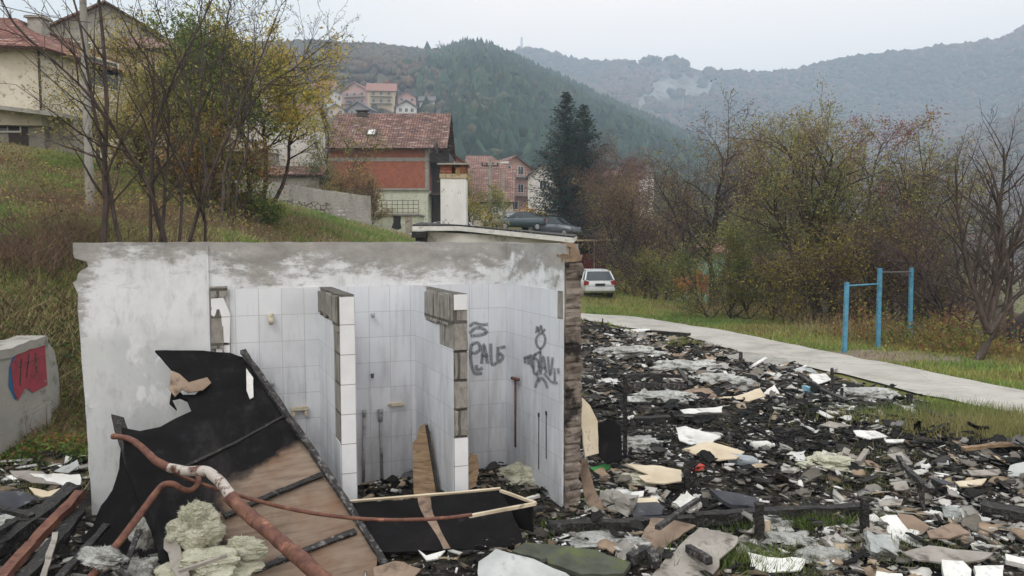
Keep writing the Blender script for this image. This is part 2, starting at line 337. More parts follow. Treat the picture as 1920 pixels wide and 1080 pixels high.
MT = dict(
 plaster=mat_plaster(), tile_x=mat_tiles('wall_tiles', 0, .0), tile_y=mat_tiles('side_tiles', 1, 0.0), block=mat_block(),
 char=mat_char(), char_grey=mat_char('grey_charred_wood', '1f1d1d', '3d3a39', '8b8886', .52), 
 black_board=mat_noise('sooty_board', '0d0c0d', '1c1a1b', 3, rough=.85, spec=.1, c3='322d2c', s3=9, lo3=.6, hi3=.8, bs=.3),
 rust=mat_rust('rusty_pipe', '9a6a58', .62), ashpipe=mat_rust('ash_coated_pipe', 'a9a29b', .44), rustpipe2=mat_rust('deep_rust', '4f3026', .6),
 wood=mat_noise('weathered_wood', '6b5643', '9b8468', 4, c3='4a3a2e', s3=9, stretch=(1, 1, 6), bs=.4),
 tanboard=mat_noise('pale_fibreboard', 'b3a48c', 'ccbfa8', 3, c3='85745f', s3=7, lo3=.6, bs=.2),
 greyboard=mat_noise('grey_weathered_board', '7b756e', '9b958d', 3, c3='5c5650', s3=8, bs=.3),
 brownboard=mat_noise('stained_brown_board', '6d5b4d', '8c7a6a', 2.5, c3='453a33', s3=6, lo3=.52, bs=.3),
 whiteboard=mat_noise('white_plasterboard', 'b9b7b2', 'd8d7d3', 3, c3='7f7a73', s3=7, lo3=.56, hi3=.74, bs=.3),
 ashpanel=mat_noise('ash_grey_panel', '8b8e8d', 'b3b5b3', 2.2, c3='5d5f5c', s3=6, lo3=.58, bs=.3),
 darkslab=mat_noise('dark_slab', '33333a', '4a4a4e', 3, c3='77777a', s3=9, lo3=.6, bs=.4),
 moss=mat_noise('mossy_felt', '3c3f36', '55574c', 5, c3='56602f', s3=4, lo3=.5, bs=.4),
 wool=mat_noise('mineral_wool', 'aaa892', 'cbc9b6', 4, stretch=(1, 1, 2.5), c3='868569', s3=12, lo3=.58, hi3=.72, bs=.9, bd=.03, bscale=30),
 wool_white=mat_noise('ashy_wool', '94948f', 'c6c6c2', 5, c3='5c5c57', s3=11, lo3=.47, hi3=.7, bs=.9, bd=.03, bscale=30),
 concrete=mat_noise('weathered_concrete', '827f79', '9c9992', 1.5, c3='5f5c56', s3=5, lo3=.55, bs=.4),
 endbrick=mat_noise('bare_rubble_masonry', '5f554d', '8b8178', 6, c3='2c2725', s3=4, lo3=.52, hi3=.62, bs=.9, bd=.02, bscale=26),
 endbrick_orange=mat_noise('broken_orange_brick', '7a6656', '9a8570', 8, c3='6c5038', s3=7, bs=.8, bd=.02),
 pipe=mat_noise('old_plumbing', '8f8f90', 'aeafb0', 9, c3='54504d', s3=14, bs=.2, rough=.5),
 ceramic=mat_noise('stained_ceramic', 'b8ad97', 'd3cab8', 9, c3='7d6c54', s3=8, bs=.1, rough=.4),
 spray=None, leaf=mat_attr('leaves', .7, .45), bark=mat_noise('bark', '3a312c', '5c5049', 8, c3='77706a', s3=14, lo3=.6, bs=.8, bd=.02, stretch=(1, 1, .3)),
 bark_dark=mat_noise('dark_bark', '352d2b', '544944', 8, c3='5f5650', s3=14, lo3=.6, bs=.8, bd=.02, stretch=(1, 1, .3)),
 twig=mat_noise('twigs', '4d4140', '6a5a58', 5, bs=.1), grass=mat_attr('grass_blades', .8, .3), rubble=mat_attr('rubble_bits', .85, 0, .35),
 glass=mat_glass(), tyre=mat_plain('tyre', '1b1b1c', .8), rim=mat_plain('rim', '9b9da0', .4, .5, .6), chrome=mat_plain('trim', '5a5b5d', .4),
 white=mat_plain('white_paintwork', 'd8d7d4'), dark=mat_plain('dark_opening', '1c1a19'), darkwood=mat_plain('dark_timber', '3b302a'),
 blue=mat_noise('blue_painted_steel', '467f9b', '5e97b1', 7, c3='24556e', s3=12, lo3=.6, bs=.2, rough=.5),
)
def mat_spray():
    t = NT('spray_paint', .7); t.col('6a6c70'); a = t.n('ShaderNodeVertexColor', layer_name='Col')
    t.l(t.math('MULTIPLY', t.math('MULTIPLY', a.outputs[0], 1), t.ramp(t.noise(60, 6, .7), [(.3, .35), (.6, .75)])), t.b.inputs['Alpha']); return t.m
MT['spray'] = mat_spray()
# ------------------------------------------------------------------ terrain
def w3(px, py, Y): p = at(px, py, Y); return (p.x, p.y, p.z)
CP = [(-6, 3, 0), (-3, 3.5, 0), (0, 3.5, 0), (4, 4, 0), (8, 4, -.02), (14, 4, -.1), (22, 4, -.5), (-12, 2, .6), (0, -10, 0), (14, -10, 0), (-14, -10, 1),
      (-4.6, 6.5, .02), (-4.7, 7.6, .04), (-2, 8.5, 0), (0, 8.5, 0), (3, 7, 0), (5, 8, -.05), (9, 9, -.1), (14, 9, -.25),
      (1, 14, -.15), (5, 14, -.2), (9, 13, -.25), (14, 13, -.35), (18, 14, -.6), (0, 20, -.2),
      (3, 26, -.45), (7, 22, -.42), (11, 19, -.4), (15, 16.5, -.4), (2, 35, -.7), (8, 34, -.8), (14, 24, -.85), (18, 20, -1.4),
      (6, 46, -.95), (6.5, 53, -.9), (14, 42, -1.6), (24, 30, -5), (28, 18, -5), (40, 40, -12), (45, 10, -8), (20, 60, -3), (9, 70, -1),
      (3.0, 50, 2.3), (-2, 50, 2.85), (0, 54, 3.0), (3.2, 58, 3.0), (-8, 50, 2.6), (-8, 60, 3.2), (3, 64, 2.6), (-2, 42, 1.8), (1.5, 40, .6), (-1, 32, .3), (-3, 24, .6),
      (-8, 75, 4), (-15, 75, 7), (-25, 80, 12), (-45, 80, 20), (-60, 40, 17), (-60, 10, 14), (-40, 5, 9), (5, 100, 1), (30, 100, -8), (80, 80, -16), (80, 0, -12), (80, -60, -8), (-80, -60, 12), (0, -60, 0)]
for q in [(760, 447, 40), (695, 432, 42), (600, 408, 36), (500, 388, 33), (400, 366, 30), (200, 318, 28), (0, 286, 26), (-300, 250, 24),
          (145, 446, 12), (400, 447, 16), (650, 448, 26), (0, 590, 9.6), (60, 600, 10), (130, 575, 10.6), (0, 440, 14), (-200, 560, 9.5), (-400, 500, 9),
          (50, 850, 8.1), (130, 812, 8.9), (-200, 900, 7.2), (128, 700, 10), (100, 520, 11.5), (300, 400, 22), (200, 380, 20), (0, 340, 20)]:
    CP.append(w3(*q))
CPa = np.array(CP, dtype=float)
def _U(r2): return np.where(r2 > 1e-9, r2*np.log(r2+1e-12), 0)
_n = len(CPa); _K = _U(((CPa[:, None, :2]-CPa[None, :, :2])**2).sum(-1))/2 + np.eye(_n)*.8
_Pm = np.hstack([np.ones((_n, 1)), CPa[:, :2]]); _A = np.block([[_K, _Pm], [_Pm.T, np.zeros((3, 3))]])
_W = np.linalg.solve(_A, np.concatenate([CPa[:, 2], np.zeros(3)]))
def vnoise(x, y, s, seed=0):
    """cheap smooth value noise (numpy)"""
    x = np.asarray(x)/s+seed*17.13; y = np.asarray(y)/s+seed*9.7; xi = np.floor(x).astype(int); yi = np.floor(y).astype(int); fx = x-xi; fy = y-yi
    fx = fx*fx*(3-2*fx); fy = fy*fy*(3-2*fy)
    def h(a, b):
        n = (a*374761393+b*668265263+seed*1442695) & 0x7fffffff; n = ((n ^ (n >> 13))*1274126177) & 0x7fffffff; return (n & 0xffff)/65535.0
    return (h(xi, yi)*(1-fx)+h(xi+1, yi)*fx)*(1-fy)+(h(xi, yi+1)*(1-fx)+h(xi+1, yi+1)*fx)*fy-.5
def smooth(a, b, x): t = np.clip((x-a)/(b-a), 0, 1); return t*t*(3-2*t)
def tps(x, y):
    x = np.asarray(x, float); y = np.asarray(y, float); sh = x.shape; x = x.ravel(); y = y.ravel(); o = np.empty(len(x))
    for i in range(0, len(x), 20000):
        a, b = x[i:i+20000], y[i:i+20000]
        o[i:i+20000] = (_U((a[:, None]-CPa[:, 0])**2+(b[:, None]-CPa[:, 1])**2)/2)@_W[:_n]+_W[_n]+_W[_n+1]*a+_W[_n+2]*b
    return o.reshape(sh)
def zbase(x, y):
    x = np.asarray(x, float); y = np.asarray(y, float); z = tps(np.clip(x, -75, 75), np.clip(y, -55, 105))
    z = np.clip(z, -16, 26)
    far = smooth(95, 200, np.maximum(np.abs(x), y)); return z*(1-far)+(-12)*far
# debris zone and path, from points on the ground
def gground(px, py):
    d = ray(px, py); t = 3.0; last = t
    while t < 200:
        p = CAM+d*t
        if p.z < float(zbase(p.x, p.y)):
            lo, hi = last, t
            for _ in range(12):
                mid = (lo+hi)/2; q = CAM+d*mid
                if q.z < float(zbase(q.x, q.y)): hi = mid
                else: lo = mid
            return CAM+d*hi
        last = t; t += max(.15, t*.02)
    return CAM+d*t
PN = [gground(*p) for p in [(1060, 597), (1130, 606), (1290, 632), (1480, 684), (1620, 716), (1760, 751), (1920, 782), (2150, 850)]]
PF = [gground(*p) for p in [(1075, 587), (1180, 594), (1330, 617), (1500, 650), (1600, 671), (1750, 702), (1920, 738), (2200, 800)]]
DB = [gground(*p) for p in [(1085, 600), (1290, 634), (1480, 686), (1700, 742), (1760, 775), (1810, 805), (1920, 848), (2100, 900)]]
DBP = [(p.x, p.y) for p in DB]+[(14, 3), (14, -3), (-8, -3), (-7.5, 7.2), (-4.5, 8.2), (-4.2, 7.0), (-1, 8.2), (.8, 9.5), (1.5, 20)]
def inpoly(x, y, P):
    x = np.asarray(x); y = np.asarray(y); r = np.zeros(x.shape, bool); n = len(P)
    for i in range(n):
        x0, y0 = P[i]; x1, y1 = P[(i+1) % n]
        c = ((y0 > y) != (y1 > y)) & (x < (x1-x0)*(y-y0)/((y1-y0) or 1e-9)+x0); r ^= c
    return r
def polydist(x, y, P):
    x = np.asarray(x, float); y = np.asarray(y, float); d = np.full(x.shape, 1e9); n = len(P)
    for i in range(n):
        x0, y0 = P[i]; x1, y1 = P[(i+1) % n]; L = (x1-x0)**2+(y1-y0)**2+1e-9
        t = np.clip(((x-x0)*(x1-x0)+(y-y0)*(y1-y0))/L, 0, 1); d = np.minimum(d, np.hypot(x-x0-t*(x1-x0), y-y0-t*(y1-y0)))
    return np.where(inpoly(x, y, P), d, -d)
PTH = [(p.x, p.y) for p in PN]+[(p.x, p.y) for p in PF[::-1]]
def zg(x, y):
    x = np.asarray(x, float); y = np.asarray(y, float); z = zbase(x, y)
    m = smooth(0, 1.2, polydist(x, y, DBP))
    z = z+m*(vnoise(x, y, 2.6, 1)*.16+vnoise(x, y, .9, 2)*.10+vnoise(x, y, .35, 3)*.05+.03)
    pd = polydist(x, y, PTH); off = smooth(.15, 1.2, -pd)*(1-m)
    z = z+off*(vnoise(x, y, 1.7, 4)*.12+vnoise(x, y, .5, 5)*.05+vnoise(x, y, 8, 6)*.25*smooth(6, 14, np.hypot(x, y)))
    return z
def zg1(x, y): return float(zg(np.array([x]), np.array([y]))[0])
def hit(px, py, h=0):
    d = ray(px, py); t = 3.0; last = t
    while t < 120:
        p = CAM+d*t
        if p.z < zg1(p.x, p.y)+h:
            lo, hi = last, t
            for _ in range(10):
                mid = (lo+hi)/2; q = CAM+d*mid
                if q.z < zg1(q.x, q.y)+h: hi = mid
                else: lo = mid
            return CAM+d*hi
        last = t; t += max(.12, t*.02)
    return CAM+d*t
def axis(lo, hi, fine_lo, fine_hi, st, g=1.13):
    a = list(np.arange(fine_lo, fine_hi+1e-6, st)); s_ = st; v = a[-1]
    while v < hi: s_ *= g; v += s_; a.append(v)
    s_ = st; v = a[0]; pre = []
    while v > lo: s_ *= g; v -= s_; pre.append(v)
    return np.array(pre[::-1]+a)
gx = axis(-6000, 6000, -13, 17, .14, 1.1); gy = axis(-300, 7000, 3, 30, .14, 1.08)
GX, GY = np.meshgrid(gx, gy); GZ = zg(GX, GY)
nx, ny = len(gx), len(gy); idx = np.arange(nx*ny).reshape(ny, nx)
faces = np.stack([idx[:-1, :-1], idx[:-1, 1:], idx[1:, 1:], idx[1:, :-1]], -1).reshape(-1, 4)
dm = smooth(-.25, .35, polydist(GX, GY, DBP)+vnoise(GX, GY, .8, 8)*.7)
bare = smooth(.0, .5, .9-np.hypot((GX-gground(1650, 668).x)/2.6, (GY-gground(1650, 668).y)/1.4)+vnoise(GX, GY, .6, 9)*.5)
hill = np.maximum(smooth(-2, -5, GX)*smooth(7.5, 9, GY), smooth(-1, 3, GX-(23-GY*.05))*.95+smooth(44, 55, GY)*.9).clip(0, 1)
colz = np.stack([dm, bare, hill], -1).reshape(-1, 3)
t = NT('ground_cover', .95, .1); a = t.n('ShaderNodeVertexColor', layer_name='Col'); sx = t.n('ShaderNodeSeparateColor'); t.l(a.outputs[0], sx.inputs[0])
gr = t.ramp(t.noise(.7, 9, .65), [(.3, '5d6334'), (.5, '6f7240'), (.72, '857c4e')])
gr = t.mix(t.ramp(t.noise(6, 9, .7), [(.45, 0), (.7, .6)]), gr, '54492f')
hl = t.ramp(t.noise(.45, 9, .7), [(.34, '5c6a38'), (.5, '6f6e40'), (.6, '6b5a40'), (.75, '54402f')])
hl = t.mix(t.ramp(t.noise(5, 9, .75), [(.42, 0), (.66, .8)]), hl, '4a3a2c')
c = t.mix(sx.outputs[2], gr, hl)
c = t.mix(sx.outputs[1], c, t.ramp(t.noise(3, 9, .7), [(.3, '77695a'), (.7, '93867a')]))
ch = t.ramp(t.noise(1.1, 9, .72), [(.34, '1e1d1c'), (.47, '312e2c'), (.55, '4a443e'), (.64, '655c52'), (.74, '62633f')])
ch = t.mix(t.ramp(t.noise(14, 8, .8), [(.54, 0), (.66, .8)]), ch, '9b9995')
ch = t.mix(t.ramp(t.voro(9, out='Color'), [(.3, 0), (.9, .7)]), ch, '191818', 'MIX')
ms = t.ramp(t.noise(.75, 8, .7, t.map(loc=(5, 3, 0))), [(.5, 0), (.6, .85)]); ch = t.mix(ms, ch, t.ramp(t.noise(7, 8, .7), [(.3, '33302a'), (.5, '4a4632'), (.7, '5f6138')]))
c = t.mix(sx.outputs[0], c, ch); t.col(c)
t.bump(t.math('ADD', t.noise(9, 9, .8), t.math('MULTIPLY', t.voro(16), .6)), 1.0, .06); MT['ground'] = t.m
g = npmesh('ground', np.stack([GX, GY, GZ], -1).reshape(-1, 3), [faces], MT['ground'], col=colz, smooth=True); tag(g, kind='structure')
# path
def resamp(P, n):
    P = np.array([(p.x, p.y) for p in P]); s_ = np.concatenate([[0], np.cumsum(np.hypot(*np.diff(P, axis=0).T))]); u = np.linspace(0, s_[-1], n)
    q = np.stack([np.interp(u, s_, P[:, 0]), np.interp(u, s_, P[:, 1])], -1)
    for _ in range(12): q[1:-1] = (q[:-2]+q[1:-1]*2+q[2:])/4
    return q
A = resamp(PN, 150); B = resamp(PF, 150); k = 9; pv = []
for i in range(150):
    for j in range(k):
        f = j/(k-1); q = A[i]*(1-f)+B[i]*f
        if j in (0, k-1): q = q+(A[i]-B[i])/np.linalg.norm(A[i]-B[i])*(vnoise(q[0], q[1], .5, 12)*.3+vnoise(q[0], q[1], 1.9, 13)*.35)
        pv.append((q[0], q[1], 0))
pv = np.array(pv); pv[:, 2] = zbase(pv[:, 0], pv[:, 1])+.035
e_ = np.arange(150*k).reshape(150, k); pf = np.stack([e_[:-1, :-1], e_[1:, :-1], e_[1:, 1:], e_[:-1, 1:]], -1).reshape(-1, 4)
t = NT('worn_concrete_path', .92, .15); c = t.ramp(t.noise(1.2, 9, .7), [(.3, '8f8b83'), (.5, 'a8a49d'), (.7, 'b5b1aa')]); c = t.mix(t.ramp(t.noise(5, 8, .75), [(.56, 0), (.7, .65)]), c, '77726a')
sl_ = t.sep(); c = t.mix(t.ramp(t.noise(40, 6, .8), [(.6, 0), (.7, .5)]), c, '5f5a53')
cr = t.voro(.55, feature='DISTANCE_TO_EDGE', vec=t.map(scale=(1, 1, 1))); c = t.mix(t.ramp(cr, [(.0, .35), (.008, 0)]), c, '5b5650')
t.col(c); t.bump(t.noise(30, 8, .7), .4, .01); tag(npmesh('path', pv, [pf], t.m, smooth=True), kind='structure')
# ------------------------------------------------------------------ the burnt-out washroom ruin
YW, YS = math.radians(19.5), math.radians(23.5)
ruin = empty('ruined_building', (-.053, 7.35, 0), YW, 'roofless white washroom ruin with tiled stalls and flaking plaster', 'ruin')
H = 2.33; TT = 1.92
def skew(V):
    """side walls stand 4 degrees off square to the back wall: x shifts with depth"""
    return V
SK = math.tan(YS-YW)
def bx(x0, x1, y0, y1, z0, z1, m):
    """box in ruin space, y negative is towards the camera, sheared along the side walls' own direction"""
    vs = []
    for x in (x0, x1):
        for y in (y0, y1):
            for z in (z0, z1): vs.append((x-SK*y, y, z))
    m.add(vs, [(0, 1, 3, 2), (4, 6, 7, 5), (0, 4, 5, 1), (2, 3, 7, 6), (0, 2, 6, 4), (1, 5, 7, 3)])
# back wall: outline with a bitten left end, then thickness
rr = random.Random(3)
XL = -3.775
out_ = []
for i in range(40):                                     # broken top from right to left
    x = .14+(XL+.0-.14)*i/39; out_.append((x, H+rr.uniform(-.004, .003)-.018*(1+x/3.8)*0))
out_ += [(XL-.0, H-.09), (XL+.01, H-.13), (XL+.10, H-.16), (XL+.105, H-.20), (XL+.05, H-.235), (XL+.03, H-.26), (XL+.02, H-.31), (XL-.01, H-.33)]
for i in range(1, 22): out_.append((XL+.02+rr.uniform(-.006, .006)+(.05*i/22 if i > 3 else 0), H-.33-(H-.33+.15)*i/22))
out_ += [(.14, -.15)]
bm = bmesh.new(); vf = [bm.verts.new((x, 0, z)) for x, z in out_]; bm.faces.new(vf)
for zc in np.arange(.0, 2.3, .12): bmesh.ops.bisect_plane(bm, geom=bm.verts[:]+bm.edges[:]+bm.faces[:], plane_co=(0, 0, zc), plane_no=(0, 0, 1), dist=1e-5)
for xc in np.arange(XL+.1, .1, .12): bmesh.ops.bisect_plane(bm, geom=bm.verts[:]+bm.edges[:]+bm.faces[:], plane_co=(xc, 0, 0), plane_no=(1, 0, 0), dist=1e-5)
bvd = {}; ed = [e_ for e_ in bm.edges if len(e_.link_faces) == 1]; tf = bm.faces[:]
for q in bm.verts[:]: bvd[q] = bm.verts.new((q.co.x+rr.uniform(-.002, .002), .19+rr.uniform(-.01, .01), q.co.z+rr.uniform(-.002, .002)))
for f in tf: bm.faces.new([bvd[q] for q in reversed(f.verts)])
for e_ in ed: a, b = e_.verts; bm.faces.new([a, b, bvd[b], bvd[a]])
for q in bvd: q.co.y += mnoise.noise(q.co*2)*.007
bmesh.ops.recalc_face_normals(bm, faces=bm.faces); me = bpy.data.meshes.new('back_wall'); bm.to_mesh(me); bm.free(); me.materials.append(MT['plaster'])
bw = link(bpy.data.objects.new('back_wall', me), ruin)
# tiles on the back wall (a real 9 mm skin)
m = MB(); m.b2(-2.58, -.006, -.012, -.001, 0.0, TT); m.build('wall_tiles', MT['tile_x'], bw)
m = MB(); m.b2(-2.76, -2.745, -.022, -.001, 0.35, H-.03); m.build('plaster_bead', MT['plaster'], bw)
def off(x, y): return (x-SK*y, y)
# side wall
LS = 1.226
m = MB(); bx(0, .13, -LS, -.0, -.1, H-.012, m); sw = m.build('side_wall', MT['plaster'], ruin); subdiv_noise(sw, 5, .004, 3)
m = MB(); bx(-.010, -.001, -LS+.10, -.014, 0, TT-.0, m); bx(-.010, -.001, -LS+.003, -LS+.10, 0, TT-.24, m); m.build('side_wall_tiles', MT['tile_y'], sw)
m = MB(); bx(-.0075, -.001, -LS+.012, -LS+.095, TT-.235, TT-.003, m); m.build('bare_patch', MT['block'], sw)
# bare broken end of the side wall: courses of rubble brick
m = MB(); bx(.004, .150, -LS-.035, -LS+.10, -.1, H-.17, m); e1 = m.build('masonry_end', MT['endbrick'], sw)
bm = bmesh.new(); bm.from_mesh(e1.data)
for zc in np.arange(-.08, 2.2, .022): bmesh.ops.bisect_plane(bm, geom=bm.verts[:]+bm.edges[:]+bm.faces[:], plane_co=(0, 0, zc), plane_no=(0, 0, 1), dist=1e-5)
for k_ in range(1, 8): bmesh.ops.bisect_plane(bm, geom=bm.verts[:]+bm.edges[:]+bm.faces[:], plane_co=(.004+SK*LS+.146*k_/8, 0, 0), plane_no=(1, SK, 0), dist=1e-5)
for k_ in range(1, 4): bmesh.ops.bisect_plane(bm, geom=bm.verts[:]+bm.edges[:]+bm.faces[:], plane_co=(0, -LS-.035+.135*k_/4, 0), plane_no=(0, 1, 0), dist=1e-5)
for v in bm.verts:
    z = v.co.z; c_ = int((z+.1)/.078); g_ = abs(((z+.1)/.078) % 1-.5) > .40
    n_ = mnoise.noise(Vector((v.co.x*5, c_*3.7, 1)))*.022+mnoise.noise(v.co*16)*.014+mnoise.noise(v.co*45)*.008
    v.co.y += n_+(.010 if g_ else 0) if v.co.y < -LS else 0
    if v.co.x > .09+SK*LS: v.co.x += mnoise.noise(Vector((c_*2.3, 4, z*6)))*.028+mnoise.noise(v.co*22)*.010-(.006 if g_ else 0)
bm.to_mesh(e1.data); bm.free()
mo = MB()
for i_, (x0, x1, z0, z1) in enumerate([(.0, .15, H-.165, H-.105), (.05, .135, H-.104, H-.05), (.02, .11, H-.046, H-.004)]): bx(x0, x1, -LS-.03+.01*i_, -LS+.13, z0, z1, mo)
e2 = mo.build('broken_top_bricks', MT['endbrick_orange'], sw); subdiv_noise(e2, 4, .016, 12)
m = MB(); bx(.0, .012, -LS-.004, -LS+.01, TT-.24, H-.03, m); m.build('plaster_bead', MT['plaster'], sw)
# partitions: block core, stepped tile skin on the left face and end face
def partition(x0, L, wd, top, left_polys, end_ranges, right=True):
    core = MB(); bx(x0, x0+wd, -L, -.0, 0, top, core)
    p = core.build('stall_partition', MT['block'], ruin); subdiv_noise(p, 4, .006, 14)
    s = MB()
    for (a, b, z0, z1) in left_polys: bx(x0-.009, x0-.0005, -b, -a, z0, z1, s)
    s.build('left_tiles', MT['tile_y'], p)
    s = MB()
    for (z0, z1) in end_ranges: s = MB(); bx(x0+.0, x0+wd+.0, -L-.009, -L-.0015, z0, z1, s); s.build('end_tiles', TE, p)
    s = MB(); bx(x0+wd+.0005, x0+wd+.009, -L+.004, -.013, 0, top-.02, s); s.build('right_tiles', MT['tile_y'], p)
    return p
def mat_endtile():
    t = NT('end_tiles', .35, .45); z = t.sep()[2]; fr = t.math('FRACT', t.math('DIVIDE', z, .24))
    d = t.math('MINIMUM', fr, t.math('SUBTRACT', 1, fr)); ln = t.ramp(d, [(.008, 1), (.014, 0)])
    c = t.mix(ln, t.ramp(t.noise(6, 6), [(.3, 'd9dadd'), (.75, 'e6e7e9')]), '77787a')
    c = t.mix(t.ramp(t.noise(28, 7, .75, t.map(scale=(1, 1, .4))), [(.64, 0), (.74, .6)]), c, '5a5857'); t.col(c); return t.m
TE = mat_endtile()
r_ = .24
p1 = partition(-1.816, 1.007, .113, TT+.0, [(.0+.013, .78, 0, TT-r_), (.78, 1.0, 0, 3.18*r_-.04), (.013, .09, TT-r_, TT)], [(0, TT-.02)])
# a row of cut strips glued over the exposed top of partition one
m = MB()
for i in range(9):
    a = .1+i*.099; bx(-1.816-.02-rr.uniform(0, .012), -1.8165, -a-.088, -a, TT-r_+.02+rr.uniform(-.03, .03)-(.05 if i > 6 else 0), TT-.01+rr.uniform(-.02, .015), m)
q = m.build('exposed_mortar', MT['block'], p1); subdiv_noise(q, 2, .006, 20)
p2 = partition(-.924, 1.12, .113, TT-.01, [(.013, .36, 0, TT), (.36, .76, 0, TT-1.25*r_), (.76, 1.115, 0, TT-1.95*r_)], [(0, .72), (TT-.14, TT-.015)])
m = MB()
for i in range(8):
    a = .37+i*.094; bx(-.924-.018-rr.uniform(0, .01), -.9245, -a-.086, -a, TT-r_*1.15+rr.uniform(-.03, .03), TT-.02+rr.uniform(-.02, .01), m)
q = m.build('exposed_mortar', MT['block'], p2); subdiv_noise(q, 2, .006, 20)
m = MB(); zz = [.735, .955, 1.20, 1.44, 1.69]
for i in range(4): bx(-.924+.004, -.924+.109, -1.12-.022, -1.1205, zz[i]+.008, zz[i+1]-.008, m)
q = m.build('bare_end_blocks', MT['block'], p2); subdiv_noise(q, 3, .008, 13)
# stub of the torn-out first partition
m = MB(); bx(-2.735, -2.60, -.055, -.013, 1.86, 1.95, m); bx(-2.735, -2.64, -.05, -.013, 1.40, 1.87, m); bx(-2.74, -2.60, -.03, -.013, .3, 1.45, m)
s0 = m.build('partition_stub', MT['block'], ruin); subdiv_noise(s0, 3, .012, 12)
m = MB()
def tile_poly(pts, y=-.052, th=.008):
    n = len(pts); m.add([(x, y, z) for x, z in pts]+[(x, y+th, z) for x, z in pts], [tuple(range(n)), tuple(range(n, 2*n))[::-1]]+[(i, (i+1) % n, n+(i+1) % n, n+i) for i in range(n)])
tile_poly([(-2.73, 1.84), (-2.63, 1.85), (-2.575, 1.70), (-2.585, 1.45), (-2.65, 1.46), (-2.70, 1.68), (-2.73, 1.70)])
tile_poly([(-2.70, 1.43), (-2.585, 1.43), (-2.585, 1.10), (-2.70, 1.10)], -.035)
m.build('broken_tiles', TE, s0)
m = MB(); tile_poly([(-2.645, 1.41), (-2.615, 1.33), (-2.61, 1.20), (-2.625, 1.10), (-2.655, 1.10), (-2.66, 1.28)], -.0375, .002); m.build('scar', MT['block'], s0)
# fixtures ---------------------------------------------------------------
def wallpt(px, py, y=-.012):
    """point on the back wall plane seen at a pixel, in ruin space"""
    k = (960-px)/F; c_, s_ = math.cos(YW), math.sin(YW)
    O = Vector((-.053, 7.35, 0)); n = Vector((s_, -c_, 0)); p0 = O+n*(-y)
    d = ray(px, py); q = CAM+d*((p0-CAM).dot(n)/d.dot(n)); l = q-O
    return Vector((l.x*c_+l.y*s_, -l.x*s_+l.y*c_, l.z))
def tap(px, py, s=1, mat='pipe'):
    c = wallpt(px, py); m = MB(); m.tube([c, c+Vector((0, -.045, 0))], [.016*s, .014*s], 10); m.tube([c+Vector((0, -.045, .02)), c+Vector((0, -.05, -.03*s))], [.02*s, .016*s], 10)
    t_ = m.build('tap_stub', MT[mat], bw, True); return t_
a_ = wallpt(508, 599); m = MB(); m.tube([a_+Vector((0, -.01, .04)), a_+Vector((0, -.04, .045)), a_+Vector((0, -.05, 0)), a_+Vector((0, -.045, -.04))], [.018, .024, .026, .017], 10); m.build('water_outlet', MT['ceramic'], bw, True)
tap(510, 717, .9); tap(698, 590, .8); tap(697, 703, .7, 'char_grey')
c = wallpt(562, 772); m = MB(); m.b2(c.x-.075, c.x+.075, -.055, -.012, c.z+.015, c.z+.05); m.b2(c.x-.07, c.x-.04, -.05, -.012, c.z-.04, c.z+.015); m.b2(c.x+.04, c.x+.07, -.05, -.012, c.z-.04, c.z+.015)
m.build('paper_holder', MT['ceramic'], bw, bevel=.006)
c = wallpt(742, 757); m = MB(); m.b2(c.x-.06, c.x+.06, -.05, -.012, c.z-.018, c.z+.018); m.tube([(c.x-.06, -.035, c.z), (c.x-.07, -.035, c.z+.01)], .02, 8); m.tube([(c.x+.06, -.035, c.z), (c.x+.07, -.035, c.z-.01)], .02, 8); m.build('soap_holder', MT['ceramic'], bw, bevel=.004)
for px, yt, hd in ((683, 772, .02), (713, 770, .028)):
    a, b = wallpt(px, yt, -.04), wallpt(px+(-1 if px < 700 else 4), 912, -.04); m = MB(); m.tube([a, b], .013, 8); p = m.build('water_pipe', MT['pipe'], bw, True)
    m = MB(); m.tube([a+Vector((0, 0, .01)), a+Vector((0, 0, -.05 if hd < .025 else -.10))], [hd, hd*.75], 10); m.tube([a, a+Vector((0, -.05, .0))], .014, 8); m.build('stop_valve', MT['pipe'], p, True)
m = MB(); m.tube([wallpt(668, 915, -.045), wallpt(735, 913, -.045), wallpt(757, 885, -.045), wallpt(779, 880, -.045)], .015, 8); m.tube([wallpt(670, 919, -.05), wallpt(740, 917, -.05), wallpt(779, 908, -.05)], .014, 8); m.build('water_pipe', MT['pipe'], bw, True)
def sidept(px, py, off_=.012):
    n = Vector((-math.cos(YS), -math.sin(YS), 0)); O = Vector((-.053, 7.35, 0))+n*off_
    d = ray(px, py); q = CAM+d*((O-CAM).dot(n)/d.dot(n)); l = q-Vector((-.053, 7.35, 0)); c_, s_ = math.cos(YW), math.sin(YW)
    return Vector((l.x*c_+l.y*s_, -l.x*s_+l.y*c_, l.z))
m = MB(); m.tube([sidept(966, 712, .03), sidept(966, 838, .03)], .010, 8); m.tube([sidept(960, 709, .03), sidept(972, 712, .05)], .017, 8); m.build('rusty_side_pipe', MT['rust'], sw, True)
for px, y0, y1 in ((1010, 778, 880), (1024, 775, 860)):
    m = MB(); m.tube([sidept(px, y0, .014), sidept(px, y1, .014)], .004, 6); m.tube([sidept(px, y0-4, .014), sidept(px, y0+3, .02)], .009, 6); m.build('pipe_scar', MT['char_grey'], sw, True)
